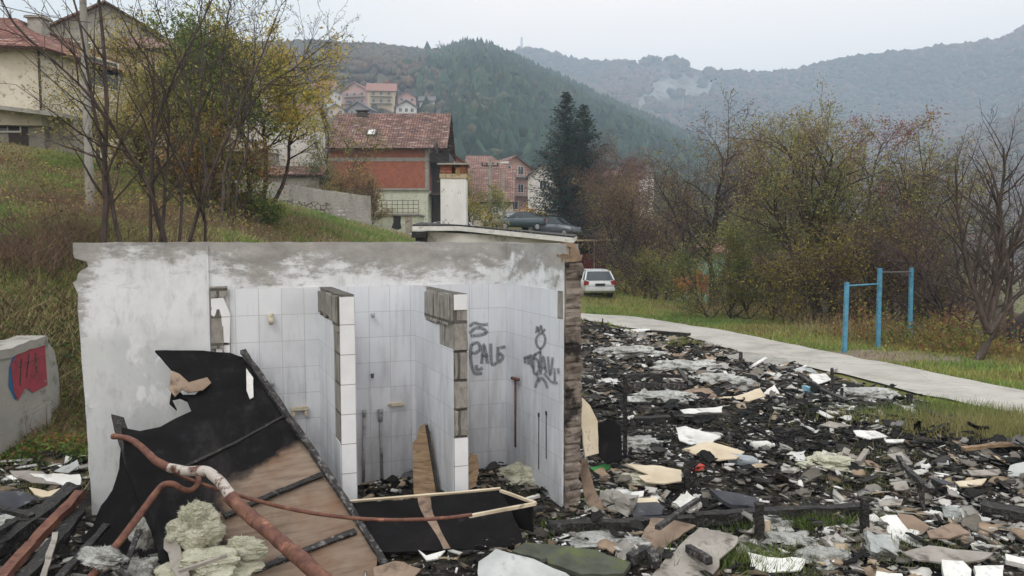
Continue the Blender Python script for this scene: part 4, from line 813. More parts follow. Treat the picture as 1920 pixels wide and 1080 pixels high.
# ------------------------------------------------------------------ boards and slabs on the ground
KO = []
def clear(x, y):
    k = np.ones(len(x), bool)
    for P in KO: k &= ~(polydist(x, y, P) > -.015)
    return k
def gsheet(name, label, cat, pts, mat, h=.06, th=.012, tilt=(0, 0), warp=.03, group=None, edge=.012, curl=0):
    cx = sum(p[0] for p in pts)/len(pts); cy = sum(p[1] for p in pts)/len(pts); c = hit(cx, cy); c.z += h
    n = Vector((tilt[0], tilt[1], 1)).normalized(); P = pxpoly(pts, (c, n)); KO.append([(p.x, p.y) for p in P]); o = sheet(name, [p-c for p in P], n, th, MT[mat], warp=warp, edge=edge, curl=curl); o.location = c
    return tag(o, label, cat, group)
G = [
 ('white_sheet', 'torn white sheet with a ragged left edge on black ash, behind the pale tan board', 'sheet', [(1268, 802), (1286, 799), (1352, 820), (1330, 834), (1302, 836), (1274, 822)], 'whiteboard', .12, (.0, -.12)),
 ('tan_sheet', 'pale tan five-cornered board lying in front of the torn white sheet', 'board', [(1279, 842), (1330, 831), (1396, 848), (1380, 862), (1345, 864), (1310, 854)], 'tanboard', .14, (0, -.1)),
 ('tan_sheet', 'pale L-shaped tan board left of the knobbly charred post', 'board', [(1172, 867), (1240, 870), (1278, 880), (1278, 904), (1245, 909), (1210, 906), (1196, 893), (1216, 890)], 'tanboard', .12, (0, -.1)),
 ('white_strip', 'long clean white strip lying on the black debris', 'strip', [(1274, 768), (1340, 764), (1355, 761), (1354, 772), (1300, 776), (1284, 776)], 'whiteboard', .12, (0, -.15)),
 ('white_sheet', 'white sheet against the blackened beam by the path', 'sheet', [(1183, 616), (1218, 617), (1230, 630), (1200, 630), (1190, 624)], 'whiteboard', .1, (0, -.1)),
 ('concrete_slab', 'big flat concrete slab lying at the path edge behind the rounded post', 'slab', [(1355, 668), (1400, 660), (1476, 672), (1480, 680), (1440, 686), (1400, 684), (1364, 678)], 'concrete', .1, (0, 0)),
 ('blue_sheet', 'light bluish grey sheet on the rubble near the path', 'sheet', [(1474, 700), (1500, 686), (1522, 688), (1538, 702), (1510, 705)], 'ashpanel', .2, (-.05, -.1)),
 ('white_sheet', 'crumpled white sheet right of the light bluish grey sheet', 'sheet', [(1516, 702), (1548, 700), (1560, 712), (1530, 722)], 'whiteboard', .14, (0, -.2)),
 ('brown_sheet', 'crumpled brown sheet with a dark fold in the middle of the rubble', 'sheet', [(1258, 745), (1290, 730), (1330, 728), (1352, 748), (1300, 750)], 'brownboard', .10, (.1, -.3)),
 ('brown_sheet', 'curled pale brown sheet right of the crumpled one', 'sheet', [(1338, 744), (1380, 740), (1425, 728), (1436, 742), (1390, 752), (1350, 756)], 'tanboard', .14, (-.1, -.3)),
 ('white_cardboard', 'white upright torn piece beside the curled pale brown sheet', 'scrap', [(1430, 738), (1452, 720), (1466, 744), (1440, 746)], 'whiteboard', .16, (.2, -.7)),
 ('dark_slab', 'flat dark grey slab on the black debris right of the knobbly post', 'slab', [(1330, 920), (1378, 926), (1424, 936), (1420, 950), (1370, 946), (1348, 934)], 'darkslab', .06, (0, 0)),
 ('dark_slab', 'dark bluish slab below the pale L-shaped board', 'slab', [(1182, 942), (1232, 942), (1246, 952), (1240, 966), (1188, 968)], 'darkslab', .08, (0, -.1)),
 ('white_scrap', 'bright white scrap left under the pale L-shaped board', 'scrap', [(1172, 924), (1208, 920), (1206, 930), (1176, 935)], 'whiteboard', .1, (0, -.2)),
 ('white_scrap', 'cream flat piece beside the bright white scrap', 'scrap', [(1176, 936), (1228, 933), (1236, 943), (1184, 944)], 'tanboard', .06, (0, -.1)),
 ('brown_sheet', 'big brownish grey board with a hinged bar, left half, at the bottom', 'board', [(1222, 964), (1250, 966), (1306, 982), (1280, 1000), (1230, 1045), (1186, 1050), (1195, 1020), (1208, 990)], 'brownboard', .12, (.05, -.25)),
 ('grey_sheet', 'big pale grey board with a hinged bar, right half, at the bottom', 'board', [(1312, 988), (1384, 1006), (1378, 1026), (1350, 1050), (1330, 1100), (1210, 1100), (1250, 1042)], 'greyboard', .10, (-.05, -.15)),
 ('green_slab', 'mossy dark green panel lying between the charred tray and the hinged board', 'panel', [(985, 1018), (1040, 1022), (1120, 1030), (1182, 1052), (1170, 1075), (1090, 1078), (1010, 1050), (960, 1035)], 'moss', .06, (0, -.05)),
 ('metal_sheet', 'bent ash-grey panel with a rusty spot at the bottom edge', 'panel', [(930, 1032), (980, 1045), (1060, 1070), (1090, 1100), (900, 1100), (898, 1060)], 'ashpanel', .10, (0, -.3)),
 ('white_sheet', 'white curled scrap under the charred tray', 'scrap', [(784, 1030), (800, 1040), (834, 1030), (822, 1044), (800, 1048)], 'whiteboard', .1, (0, -.3)),
 ('pale_slab', 'long cream slab pointing down, beside the brown board on the lower right', 'slab', [(1650, 970), (1680, 965), (1708, 1000), (1702, 1014), (1682, 1020), (1668, 1008), (1664, 985)], 'whiteboard', .14, (.1, -.4)),
 ('brown_sheet', 'brown board with a dark oval dent on the lower right', 'board', [(1684, 958), (1712, 962), (1744, 985), (1730, 1000), (1700, 992)], 'brownboard', .18, (-.1, -.4)),
 ('mauve_sheet', 'mauve brown flat board right of the dented one', 'board', [(1738, 995), (1790, 980), (1820, 1000), (1780, 1010), (1744, 1008)], 'brownboard', .08, (0, -.1)),
 ('grey_sheet', 'big curved pale grey sheet at the lower right', 'sheet', [(1692, 1036), (1742, 1022), (1810, 1030), (1862, 1036), (1838, 1050), (1770, 1054), (1720, 1048)], 'greyboard', .12, (0, -.1)),
 ('white_slab', 'clean white slab at the bottom edge, lower right', 'slab', [(1766, 1050), (1806, 1052), (1822, 1068), (1820, 1100), (1780, 1100), (1768, 1066)], 'whiteboard', .08, (0, -.2)),
 ('white_slab', 'clean white slab touching its twin on the right at the bottom edge', 'slab', [(1826, 1062), (1882, 1062), (1880, 1100), (1824, 1100)], 'whiteboard', .07, (0, -.2)),
 ('white_slab', 'small clean white slab at the right edge', 'slab', [(1886, 1038), (1925, 1048), (1925, 1058), (1888, 1050)], 'whiteboard', .1, (0, -.2)),
 ('white_sheet', 'white crumpled sheet at the bottom edge left of the pale wool heap', 'sheet', [(1402, 1034), (1440, 1046), (1510, 1048), (1500, 1070), (1440, 1076), (1408, 1060)], 'whiteboard', .08, (.1, -.3)),
 ('white_sheet', 'white flat sheet at the bottom edge below the big curved grey sheet', 'sheet', [(1645, 1068), (1690, 1072), (1700, 1100), (1630, 1100)], 'whiteboard', .06, (0, -.1)),
 ('mauve_chunk', 'mauve grey slab chunk standing on edge near the right-hand rubble weeds', 'chunk', [(1584, 838), (1596, 842), (1586, 868), (1566, 882), (1552, 876)], 'greyboard', .16, (.5, -.9)),
 ('pale_sheet', 'pale crumpled sheet piled above the mauve chunk', 'sheet', [(1600, 808), (1640, 806), (1664, 818), (1630, 824), (1606, 818)], 'whiteboard', .14, (0, -.2)),
 ('white_strip', 'narrow white slat right of the pale crumpled sheet', 'strip', [(1658, 824), (1696, 823), (1694, 828), (1662, 829)], 'whiteboard', .1, (0, -.1)),
 ('grey_sheet', 'peaked grey sheet on the far rubble left of the pale crumpled sheet', 'sheet', [(1536, 796), (1556, 788), (1598, 797), (1570, 804)], 'greyboard', .2, (0, -.4)),
 ('grey_sheet', 'grey board lying diagonally in the right-hand rubble', 'board', [(1664, 852), (1690, 848), (1712, 868), (1690, 872)], 'greyboard', .1, (0, -.15)),
 ('grey_sheet', 'long flat grey board in the right-hand rubble under the reddish plank', 'board', [(1812, 884), (1880, 880), (1870, 892), (1820, 894)], 'greyboard', .14, (0, -.15)),
 ('cream_sheet', 'cream flat board left of the long flat grey one', 'board', [(1790, 900), (1850, 896), (1840, 908), (1800, 908)], 'tanboard', .1, (0, -.1)),
 ('grey_sheet', 'upright grey sheet among the right-hand rubble', 'sheet', [(1754, 864), (1776, 858), (1780, 874), (1760, 880)], 'ashpanel', .16, (0, -.8)),
 ('white_sheet', 'ribbed whitish panel at the right edge', 'panel', [(1894, 872), (1925, 864), (1925, 894), (1890, 892)], 'ashpanel', .16, (0, -.5)),
 ('grey_sheet', 'dark grey narrow board at the centre of the right-hand rubble', 'board', [(1740, 896), (1770, 900), (1792, 912), (1768, 912)], 'darkslab', .1, (0, -.1)),
 ('pale_sheet', 'pale slanting slab resting near the right post of the low beam', 'slab', [(1668, 905), (1700, 900), (1706, 914), (1680, 918)], 'greyboard', .12, (0, -.3)),
 ('mauve_sheet', 'mauve grey plank near the far right post', 'plank', [(1648, 934), (1694, 930), (1690, 940), (1650, 942)], 'greyboard', .14, (0, -.1)),
 # left heap
 ('white_board', 'clean white board wedge on top of the left heap', 'board', [(56, 887), (150, 889), (150, 908), (124, 912)], 'whiteboard', .36, (.1, -.35)),
 ('brown_board', 'greyish warped board behind the white wedge on the left heap', 'board', [(18, 882), (80, 885), (126, 912), (98, 908), (60, 906), (30, 896)], 'greyboard', .30, (.1, -.4)),
 ('cream_board', 'cream board with a curved lower edge below the white wedge', 'board', [(54, 914), (90, 920), (122, 912), (118, 925), (78, 931), (64, 926)], 'tanboard', .28, (0, -.3)),
 ('grey_board', 'grey plank sticking up behind the left heap at the wall', 'plank', [(102, 884), (146, 862), (148, 874), (128, 888)], 'ashpanel', .25, (0, -.5)),
 ('slate_sheet', 'wide slate-blue sheet on the left edge of the heap', 'sheet', [(-40, 920), (50, 922), (72, 932), (30, 955), (-40, 990)], 'darkslab', .22, (.1, -.4)),
 ('brown_sheet', 'brown curled paper-like sheet hanging at the foot of the big scorched board', 'sheet', [(620, 1022), (662, 1004), (664, 1078), (610, 1085)], 'brownboard', .12, (.1, -.8)),
 ('brown_sheet', 'brown crumpled sheet at the bottom edge below the scorched board', 'sheet', [(700, 1062), (740, 1050), (790, 1070), (760, 1100), (700, 1100)], 'brownboard', .06, (0, -.3)),
]
for (nm, lb, ct, pts, mt, h, tl) in G: gsheet(nm, lb, ct, pts, mt, h+.03, tilt=tl, th=.035 if 'slab' in nm else .012, warp=.05 if 'sheet' in nm else .02)
# hinged bar over the two big boards
h1, h2 = hit(1232, 1040), hit(1308, 984)
timber('hinged_bar', 'black ribbed bar lying between the two big boards at the bottom', [Vector((h1.x, h1.y, h1.z+.2)), Vector((h2.x, h2.y, h2.z+.22))], .04, .03, 'char_grey', 'bar', .004)
# chunks
def chunk(name, label, px, py, s, mat, cat='chunk', h=0, flat=.6, seed=0):
    c = hit(px, py); bm = bmesh.new(); bmesh.ops.create_cube(bm, size=1); bmesh.ops.subdivide_edges(bm, edges=bm.edges[:], cuts=4, use_grid_fill=True)
    for v in bm.verts:
        v.co = Vector((v.co.x*s, v.co.y*s*.8, v.co.z*s*flat)); v.co += mnoise.noise_vector(v.co*4/s+Vector((seed*5, 0, seed)))*s*.16
    me = bpy.data.meshes.new(name); bm.to_mesh(me); bm.free(); me.materials.append(MT[mat]); o = link(bpy.data.objects.new(name, me)); o.location = c+Vector((0, 0, s*flat*.35+h)); o.rotation_euler = (RNG.uniform(-.3, .3), RNG.uniform(-.3, .3), RNG.uniform(0, 3)); return tag(o, label, cat)
chunk('concrete_chunk', 'pale concrete chunk lying left of the dark bluish slab', 1160, 955, .26, 'concrete', seed=1)
chunk('concrete_chunk', 'long pale rounded block right of the dark bluish slab', 1288, 955, .20, 'whiteboard', seed=2, flat=.5)
chunk('concrete_chunk', 'white block beside the far right post of the low beam', 1636, 990, .15, 'whiteboard', seed=3)
chunk('concrete_chunk', 'round white block near the dented brown board', 1750, 972, .11, 'whiteboard', seed=4)
chunk('concrete_chunk', 'small white lump right of the round white block', 1828, 972, .09, 'whiteboard', seed=5)
chunk('concrete_chunk', 'grey rounded lump behind the round white block', 1780, 968, .16, 'ashpanel', seed=6)
chunk('concrete_chunk', 'grey stone chunk at the right side of the mauve chunk', 1600, 872, .18, 'greyboard', seed=7)
chunk('concrete_chunk', 'grey squarish stone at the bottom right of the pale wool heap', 1650, 1040, .2, 'ashpanel', seed=8)
chunk('concrete_chunk', 'grey stone among the weeds right of the pale wool heap', 1642, 1015, .17, 'greyboard', seed=9)
def bottle(label, px, py, r, L, rz, mat, h=.05):
    c = hit(px, py); o = empty('bottle', c+Vector((0, 0, h)), rz, label, 'bottle'); m = MB()
    pts = [(-L/2, 0, 0), (-L/2+.01, 0, 0), (L*.2, 0, 0), (L*.34, 0, .0), (L*.42, 0, 0)]; m.tube(pts, [r*.8, r, r, r*.6, r*.36], 12); m.build('body', mat, o, True)
    m = MB(); m.tube([(L*.42, 0, 0), (L*.5, 0, 0)], [r*.42, r*.42], 10); m.build('cap', MT['whiteboard'], o); return o
t = NT('clear_plastic', .25, .5); t.col('b9c2c9'); t.b.inputs['Transmission Weight'].default_value = .5; CLEAR = t.m
bottle('clear crushed plastic bottle right of the five-cornered tan board', 1397, 874, .06, .34, -.5, CLEAR, .06)
bottle('white round bottle lying in the rubble by the clear crushed one', 1430, 845, .055, .28, .15, MT['whiteboard'], .06)
m = MB(); c = hit(1512, 738); m.tube([c, c+Vector((.03, 0, .06)), c+Vector((.09, .02, .10))], [.06, .13, .02], 9); tag(m.build('plastic_bag', mat_noise('blue_plastic', '7fb2c9', 'a5cbdb', 9, rough=.4)), 'small light blue plastic bag in the rubble below the bluish sheet', 'bag')
m = MB(); c = hit(1308, 882); m.box(c+Vector((0, 0, .03)), (.12, .08, .05), .4, jit=.015); tag(m.build('red_scrap', mat_plain('red_plastic', 'a83a2e')), 'small red scrap beside the knobbly charred post', 'scrap')
gsheet('green_cloth', 'bright green cloth scrap left of the pale L-shaped board', 'cloth', [(1106, 878), (1136, 870), (1146, 876), (1120, 888)], 'moss', .12, .01, (0, -.3)).data.materials[0] = mat_noise('green_cloth', '2c7a3c', '4c9a55', 8)
for (px, py, Y, sx, sy, sz, lb) in [(1480, 1015, None, .2, .13, .07, 'pale wool heap with fibres on the lower right, beside the white crumpled sheet'), (1540, 1050, None, .18, .12, .08, 'grey-white wool heap at the bottom edge left of the squarish stone'),
                                (1130, 1015, None, .3, .12, .05, 'white fluffy wool below the long low beam'), (1190, 836, None, .3, .2, .10, 'pale foam heap right of the tallest charred post'), (1190, 900, None, .22, .14, .06, 'dirty yellowish wool in front of the tan curved board'), (1448, 985, None, .14, .1, .06, 'small grey wool ball right of the post with bare wood'), (1185, 660, None, .7, .4, .12, 'whitish ash heap nearest the ruin at the rubble\'s far end'), (1290, 690, None, .7, .35, .16, 'pale grey ash heap left of the rounded post'), (1355, 715, None, .5, .3, .12, 'grey fibrous heap below the rounded post'), (1240, 745, None, .45, .25, .08, 'pale heap above the thick flat beam'), (1620, 740, None, .5, .3, .10, 'pale heap of crumpled scraps left of the pointed stump'), (1560, 870, None, .3, .2, .1, 'mossy hummock left of the mauve chunk'),
                                (30, 990, None, .35, .2, .10, 'pale curly wool in front of the left heap'), (970, 895, None, .2, .12, .12, 'mossy wool and scraps filling the right stall\'s corner')]:
    q = hit(px, py+6); wool('wool_heap', lb, px, py, q.y, sx, sy, sz, MT['wool_white'] if 'yellow' not in lb and 'mossy' not in lb else MT['wool'], px % 19, strands=1200)
# ------------------------------------------------------------------ rubble bits: nobody could count them
def rubble(name, n, samp, smin, smax, pal, seed, flat=.25, hmax=.08, long=.3):
    rs = np.random.RandomState(seed); x, y = samp(n, rs); k_ = clear(x, y) | (rs.rand(len(x)) < (.25 if smax < .07 else .08)); k_ &= (vnoise(x, y, 1.4, 91)+vnoise(x, y, .5, 92)*.5 < .16) | (rs.rand(len(x)) < .3); x, y = x[k_], y[k_]; n = len(x)
    d = np.hypot(x, y); s_ = (smin+(smax-smin)*rs.rand(n)**3.2)*np.clip(d/9, .75, 1.7)
    lx = s_*(1+rs.rand(n)*1.2+(rs.rand(n) < long)*rs.rand(n)*2.5); ly = s_*(.35+.65*rs.rand(n)); lz = s_*flat*(.15+rs.rand(n))
    cz = zg(x, y)+lz*.3+rs.rand(n)**3*hmax
    sg = np.array([(a, b, c) for a in (-1, 1) for b in (-1, 1) for c in (-1, 1)], float)*.5
    V = sg[None]*np.stack([lx, ly, lz], -1)[:, None]*(1+rs.uniform(-.35, .35, (n, 8, 3)))
    az = rs.rand(n)*6.283; rx = rs.normal(0, .22, n); ry = rs.normal(0, .22, n)
    cx, sx_ = np.cos(rx), np.sin(rx); y1 = V[..., 1]*cx[:, None]-V[..., 2]*sx_[:, None]; z1 = V[..., 1]*sx_[:, None]+V[..., 2]*cx[:, None]; x1 = V[..., 0]
    cy_, sy_ = np.cos(ry), np.sin(ry); x2 = x1*cy_[:, None]+z1*sy_[:, None]; z2 = -x1*sy_[:, None]+z1*cy_[:, None]
    ca, sa = np.cos(az), np.sin(az); x3 = x2*ca[:, None]-y1*sa[:, None]; y3 = x2*sa[:, None]+y1*ca[:, None]
    V = np.stack([x3+x[:, None], y3+y[:, None], z2+cz[:, None]], -1).reshape(-1, 3)
    fb = np.array([(0, 1, 3, 2), (4, 6, 7, 5), (0, 4, 5, 1), (2, 3, 7, 6), (0, 2, 6, 4), (1, 5, 7, 3)]); Fc = (fb[None]+np.arange(n)[:, None, None]*8).reshape(-1, 4)
    pc = np.array([lin(p[0]) for p in pal]); pw = np.array([p[1] for p in pal], float); pw /= pw.sum()
    # patches of similar stuff lie together
    nz_ = vnoise(x, y, 1.6, seed)+vnoise(x, y, .6, seed+1)*.6; order = np.clip((nz_+.6)/1.2+rs.normal(0, .33, n), 0, .999)
    ci = np.searchsorted(np.cumsum(pw), order); ci = np.clip(ci, 0, len(pal)-1); c = pc[ci]*rs.uniform(.7, 1.2, (n, 1))
    return tag(npmesh(name, V, [Fc], MT['rubble'], col=np.repeat(c, 8, 0)), kind='stuff', label='small burnt rubble covering the ground', cat='rubble')
def samp_db(xlo, xhi, ylo, yhi, dens_pow=1.0):
    def f(n, rs):
        yy = ylo*(yhi/ylo)**rs.rand(n*3); xx = xlo+(xhi-xlo)*rs.rand(n*3); k = polydist(xx, yy, DBP)+vnoise(xx, yy, .8, 8)*.7 > .05
        # keep off the washroom floor's inside of walls and in view
        k &= np.abs(xx) < yy*.76+.4; lx = (xx+.053)*math.cos(YW)+(yy-7.35)*math.sin(YW); ly = -(xx+.053)*math.sin(YW)+(yy-7.35)*math.cos(YW)
        k &= ~((ly > -.05) & (lx < .15) & (lx > -3.9)); return xx[k][:n], yy[k][:n]
    return f
PAL = [('151515', 30), ('232222', 22), ('3a3837', 12), ('4c463f', 8), ('6b655d', 8), ('8f8b85', 9), ('6a5442', 4), ('a79a88', 4), ('b9b7b2', 6), ('dcdbd8', 5)]
def zone(x, y):
    q = hit(1450, 800); r = hit(1500, 850); return np.exp(-(((x-q.x)/3.4)**2+((y-q.y)/2.2)**2))
def samp_mix(f, black):
    def g(n, rs):
        x, y = f(int(n*1.6), rs); z_ = zone(x, y)+vnoise(x, y, 1.2, 33)*.6; k = (rs.rand(len(x)) < np.clip(.35+z_, 0.05, 1)) if black else (rs.rand(len(x)) > np.clip(z_*1.6, 0, .93)); return x[k][:n], y[k][:n]
    return g
base_ = samp_db(-7, 16, 4.2, 26)
PALD = [('1c1b1b', 34), ('292726', 26), ('3b3836', 18), ('514c46', 8), ('75706a', 5), ('b0aeaa', 3), ('d5d4d1', 1)]
PAL = [('222120', 16), ('353230', 18), ('4a4540', 18), ('5f5448', 14), ('706a62', 12), ('8f8b85', 9), ('7a6a58', 6), ('a3998a', 5), ('b9b7b2', 2), ('d4d3cf', 1)]
rubble('rubble', 15000, samp_mix(base_, False), .012, .10, PAL, 5, flat=.16, hmax=.04, long=.12)
rubble('charcoal_bits', 26000, samp_mix(base_, True), .010, .06, PALD, 6, .5, .05, .35)
rubble('ash_flakes', 7000, base_, .008, .035, [('1a1a1a', 20), ('3a3938', 14), ('777470', 10), ('b5b3af', 12), ('d8d7d4', 8)], 9, .12, .05, .1)
PAL2 = [('57534d', 10), ('8d8983', 14), ('a8a49c', 12), ('c4c1bb', 7), ('2a2827', 12), ('9d8c76', 7), ('dddcd9', 2)]
def samp_pale(cs):
    def f(n, rs):
        X = []; Y = []
        for (px, py, sx, sy, k) in cs:
            c = hit(px, py); X.append(c.x+rs.normal(0, sx, int(n*k))); Y.append(c.y+rs.normal(0, sy, int(n*k)))
        X = np.concatenate(X); Y = np.concatenate(Y); lx = (X+.053)*math.cos(YW)+(Y-7.35)*math.sin(YW); ly = -(X+.053)*math.sin(YW)+(Y-7.35)*math.cos(YW)
        k = (polydist(X, Y, DBP) > .1) & ~((ly > -1.3) & (lx < .2)); return X[k], Y[k]
    return f
rubble('pale_rubble', 4000, samp_pale([(1200, 640, 1.4, 1.6, .16), (1400, 715, 1.6, .9, .14), (1600, 780, 1.3, .5, .12), (1750, 900, .9, .5, .16), (1850, 1000, .7, .4, .12), (1650, 1040, .6, .3, .1), (1180, 930, .35, .5, .08), (1480, 1040, .5, .3, .08), (60, 1000, .5, .3, .04)]), .012, .12, PAL2, 13, .14, .06, .15)

def crumples(name, n, samp, smin, smax, pal, seed, amp=.22, up=.1):
    """bent, torn and curled sheets lying about: each a 5 by 5 patch with its own outline and folds"""
    rs = np.random.RandomState(seed); x, y = samp(n, rs); k_ = clear(x, y); x, y = x[k_], y[k_]; n = len(x); K = 5; s_ = (smin+(smax-smin)*rs.rand(n)**2.4)*np.clip(np.hypot(x, y)/8, .8, 1.6); u, v = np.meshgrid(np.linspace(-1, 1, K), np.linspace(-1, 1, K)); u = u.ravel(); v = v.ravel()
    U = u[None]*(1+rs.uniform(-.35, .35, (n, K*K))*.8); Vv = v[None]*(1+rs.uniform(-.35, .35, (n, K*K))*.8); asp = rs.uniform(.35, 1, (n, 1)); rd = np.sqrt(np.clip(U*U+Vv*Vv, .01, 9)); U /= (1+.25*np.maximum(rd-1, 0)); Vv /= (1+.25*np.maximum(rd-1, 0))
    f1, f2, p1, p2 = rs.uniform(-2.2, 2.2, (n, 1)), rs.uniform(-2.2, 2.2, (n, 1)), rs.rand(n, 1)*6, rs.uniform(-1, 1, (n, 1)); W = (np.sin(U*f1+Vv*f2+p1)*.7+p2*U*U*.8+rs.normal(0, .14, (n, K*K)))*amp*rs.uniform(.2, 1.2, (n, 1))
    U *= s_[:, None]; Vv *= s_[:, None]*asp; W *= s_[:, None]; a = rs.rand(n, 1)*6.283; tx, ty = rs.normal(0, .22, (n, 1)), rs.normal(0, .22, (n, 1)); X = U*np.cos(a)-Vv*np.sin(a)+x[:, None]; Y = U*np.sin(a)+Vv*np.cos(a)+y[:, None]; W -= W.min(1, keepdims=True)*.6; Z = zg(x, y)[:, None]+.02+rs.rand(n, 1)*up+W+U*tx+Vv*ty
    P = np.stack([X, Y, Z], -1); P = np.concatenate([P, P-np.array([0, 0, .007])], 1).reshape(-1, 3); e_ = np.arange(K*K).reshape(K, K); q = np.stack([e_[:-1, :-1], e_[:-1, 1:], e_[1:, 1:], e_[1:, :-1]], -1).reshape(-1, 4); bo = list(e_[0, :])+list(e_[1:, -1])+list(e_[-1, -2::-1])+list(e_[-2:0:-1, 0])
    sd = np.array([(bo[i], bo[(i+1) % len(bo)], bo[(i+1) % len(bo)]+K*K, bo[i]+K*K) for i in range(len(bo))]); fc = np.concatenate([q, q[:, ::-1]+K*K, sd]); Fc = (fc[None]+np.arange(n)[:, None, None]*K*K*2).reshape(-1, 4)
    pc = np.array([lin(p[0]) for p in pal]); pw = np.array([p[1] for p in pal], float); pw /= pw.sum(); ci = rs.choice(len(pal), n, p=pw); c = pc[ci]*rs.uniform(.75, 1.15, (n, 1)); return tag(npmesh(name, P, [Fc], MT['rubble'], col=np.repeat(c, K*K*2, 0), smooth=False), label='torn and crumpled sheets strewn over the burnt ground', cat='scraps', kind='stuff')
CP1 = [('8f8b85', 9), ('b4b1ab', 6), ('d6d4d0', 3), ('6d675f', 10), ('4a4541', 12), ('2a2827', 14), ('8a7865', 6), ('a8977f', 4), ('5d5042', 7)]
crumples('scrap_sheets', 2000, samp_mix(base_, False), .022, .11, CP1, 61, up=.02)
crumples('scrap_sheets', 700, samp_pale([(1200, 650, 1.2, 1.4, .2), (1400, 715, 1.4, .7, .2), (1750, 900, .9, .5, .2), (1850, 1000, .6, .3, .15), (1650, 1030, .6, .25, .1), (1180, 930, .3, .4, .08), (60, 1000, .5, .3, .07)]), .03, .13, CP1[:4]+CP1[6:8], 62, .3, .06)
crumples('char_scraps', 2200, samp_mix(base_, True), .02, .09, [('161616', 20), ('242322', 16), ('3a3735', 8), ('6f6c69', 3), ('c0beba', 2)], 63, .3)
# ------------------------------------------------------------------ trees
def norm(v):
    L = math.sqrt(v[0]*v[0]+v[1]*v[1]+v[2]*v[2]) or 1; return (v[0]/L, v[1]/L, v[2]/L)
def grow(rr, p, d, L, r, lv, mx, S, T, o):
    n = max(3, int(L/o['seg'])); st = L/n; kk = o['kink']*(1+.4*lv); r0 = r
    for i in range(n):
        d = norm((d[0]+rr.gauss(0, kk), d[1]+rr.gauss(0, kk), d[2]+rr.gauss(0, kk)+o['up'][min(lv, len(o['up'])-1)]))
        q = (p[0]+d[0]*st, p[1]+d[1]*st, p[2]+d[2]*st); r1 = max(o['rmin'], r0*(1-(i+1)/n*o['taper'])); S.append((p, q, r, r1, lv)); p = q; r = r1
        if lv >= o.get('leaflv', 1): T.append((p, lv))
        if lv < mx and (i+1)/n > o['start'][min(lv, len(o['start'])-1)]:
            k = o['kids'][min(lv, len(o['kids'])-1)]; k = int(k)+(rr.random() < k-int(k))
            for _ in range(k):
                a = rr.uniform(0, 6.283); sp_ = o['spread'][min(lv, len(o['spread'])-1)]*rr.uniform(.65, 1.3)
                u = norm((d[1], -d[0], 0.001)) if abs(d[2]) < .99 else (1, 0, 0); v = (d[1]*u[2]-d[2]*u[1], d[2]*u[0]-d[0]*u[2], d[0]*u[1]-d[1]*u[0])
                c, s_ = math.cos(a), math.sin(a); e_ = (u[0]*c+v[0]*s_, u[1]*c+v[1]*s_, u[2]*c+v[2]*s_)
                nd = norm((d[0]*math.cos(sp_)+e_[0]*math.sin(sp_), d[1]*math.cos(sp_)+e_[1]*math.sin(sp_), d[2]*math.cos(sp_)+e_[2]*math.sin(sp_)))
                grow(rr, p, nd, L*o['ratio']*rr.uniform(.6, 1.15)*(1-.45*(i/n)), max(o['rmin'], r*o.get('rr', .6)), lv+1, mx, S, T, o)
def segmesh(name, S, mat, parent, k=5):
    if not S: return None
    P0 = np.array([s[0] for s in S]); P1 = np.array([s[1] for s in S]); R0 = np.array([s[2] for s in S]); R1 = np.array([s[3] for s in S]); D = P1-P0; D /= np.linalg.norm(D, axis=1)[:, None]+1e-9
    A = np.where(np.abs(D[:, 2:3]) < .9, np.array([[0, 0, 1.]]), np.array([[1., 0, 0]])); U = np.cross(D, A); U /= np.linalg.norm(U, axis=1)[:, None]; W = np.cross(D, U); n = len(S)
    V = np.empty((n, 2, k, 3))
    for j in range(k):
        c, s_ = math.cos(2*math.pi*j/k), math.sin(2*math.pi*j/k); o = U*c+W*s_; V[:, 0, j] = P0-D*R0[:, None]*.3+o*R0[:, None]; V[:, 1, j] = P1+o*R1[:, None]
    b = np.arange(n)[:, None]*2*k; j = np.arange(k)[None]; Fc = np.stack([b+j, b+(j+1) % k, b+k+(j+1) % k, b+k+j], -1).reshape(-1, 4)
    return npmesh(name, V.reshape(-1, 3), [Fc], mat, parent, smooth=True)
def leaves(name, pts, n, size, pal, spread, rs, parent, mat=None, xg=0, zc=None):
    """pts (m,3) anchor points, n leaves scattered about them; colour by real leaf colour patches"""
    pts = np.asarray(pts); cl = np.flatnonzero(rs.rand(len(pts)) < .30) if len(pts) != n else np.arange(len(pts)); m1 = rs.rand(n) < .6; i = np.where(m1, cl[rs.randint(len(cl), size=n)], rs.randint(len(pts), size=n)) if len(pts) != n else np.arange(n); C = pts[i]+rs.normal(0, spread, (n, 3))*np.where(m1, .5, 1)[:, None]; a = rs.normal(0, 1, (n, 3)); a /= np.linalg.norm(a, axis=1)[:, None]; b = rs.normal(0, 1, (n, 3)); b -= a*(a*b).sum(1)[:, None]; b /= np.linalg.norm(b, axis=1)[:, None]
    s_ = size*rs.uniform(.5, 1.3, n)[:, None]; V = np.stack([C-a*s_, C-b*s_*.45+a*s_*.1, C+a*s_, C+b*s_*.45+a*s_*.1], 1).reshape(-1, 3); Fc = np.arange(n*4).reshape(n, 4)
    cx = np.array([lin(p) for p in pal]); g = vnoise(C[:, 0]+C[:, 2]*.7, C[:, 1]+C[:, 2]*1.3, 1.1, 3)+rs.normal(0, .22, n)+(0 if zc is None else (C[:, 2]-zc[0])/zc[1])+xg*(C[:, 0]-.4)
    ci = np.clip(((g+.5)*len(pal)).astype(int), 0, len(pal)-1); c = cx[ci]*rs.uniform(.7, 1.4, (n, 1))*1.7; return npmesh(name, V, [Fc], mat or MT['leaf'], parent, col=np.repeat(c, 4, 0))
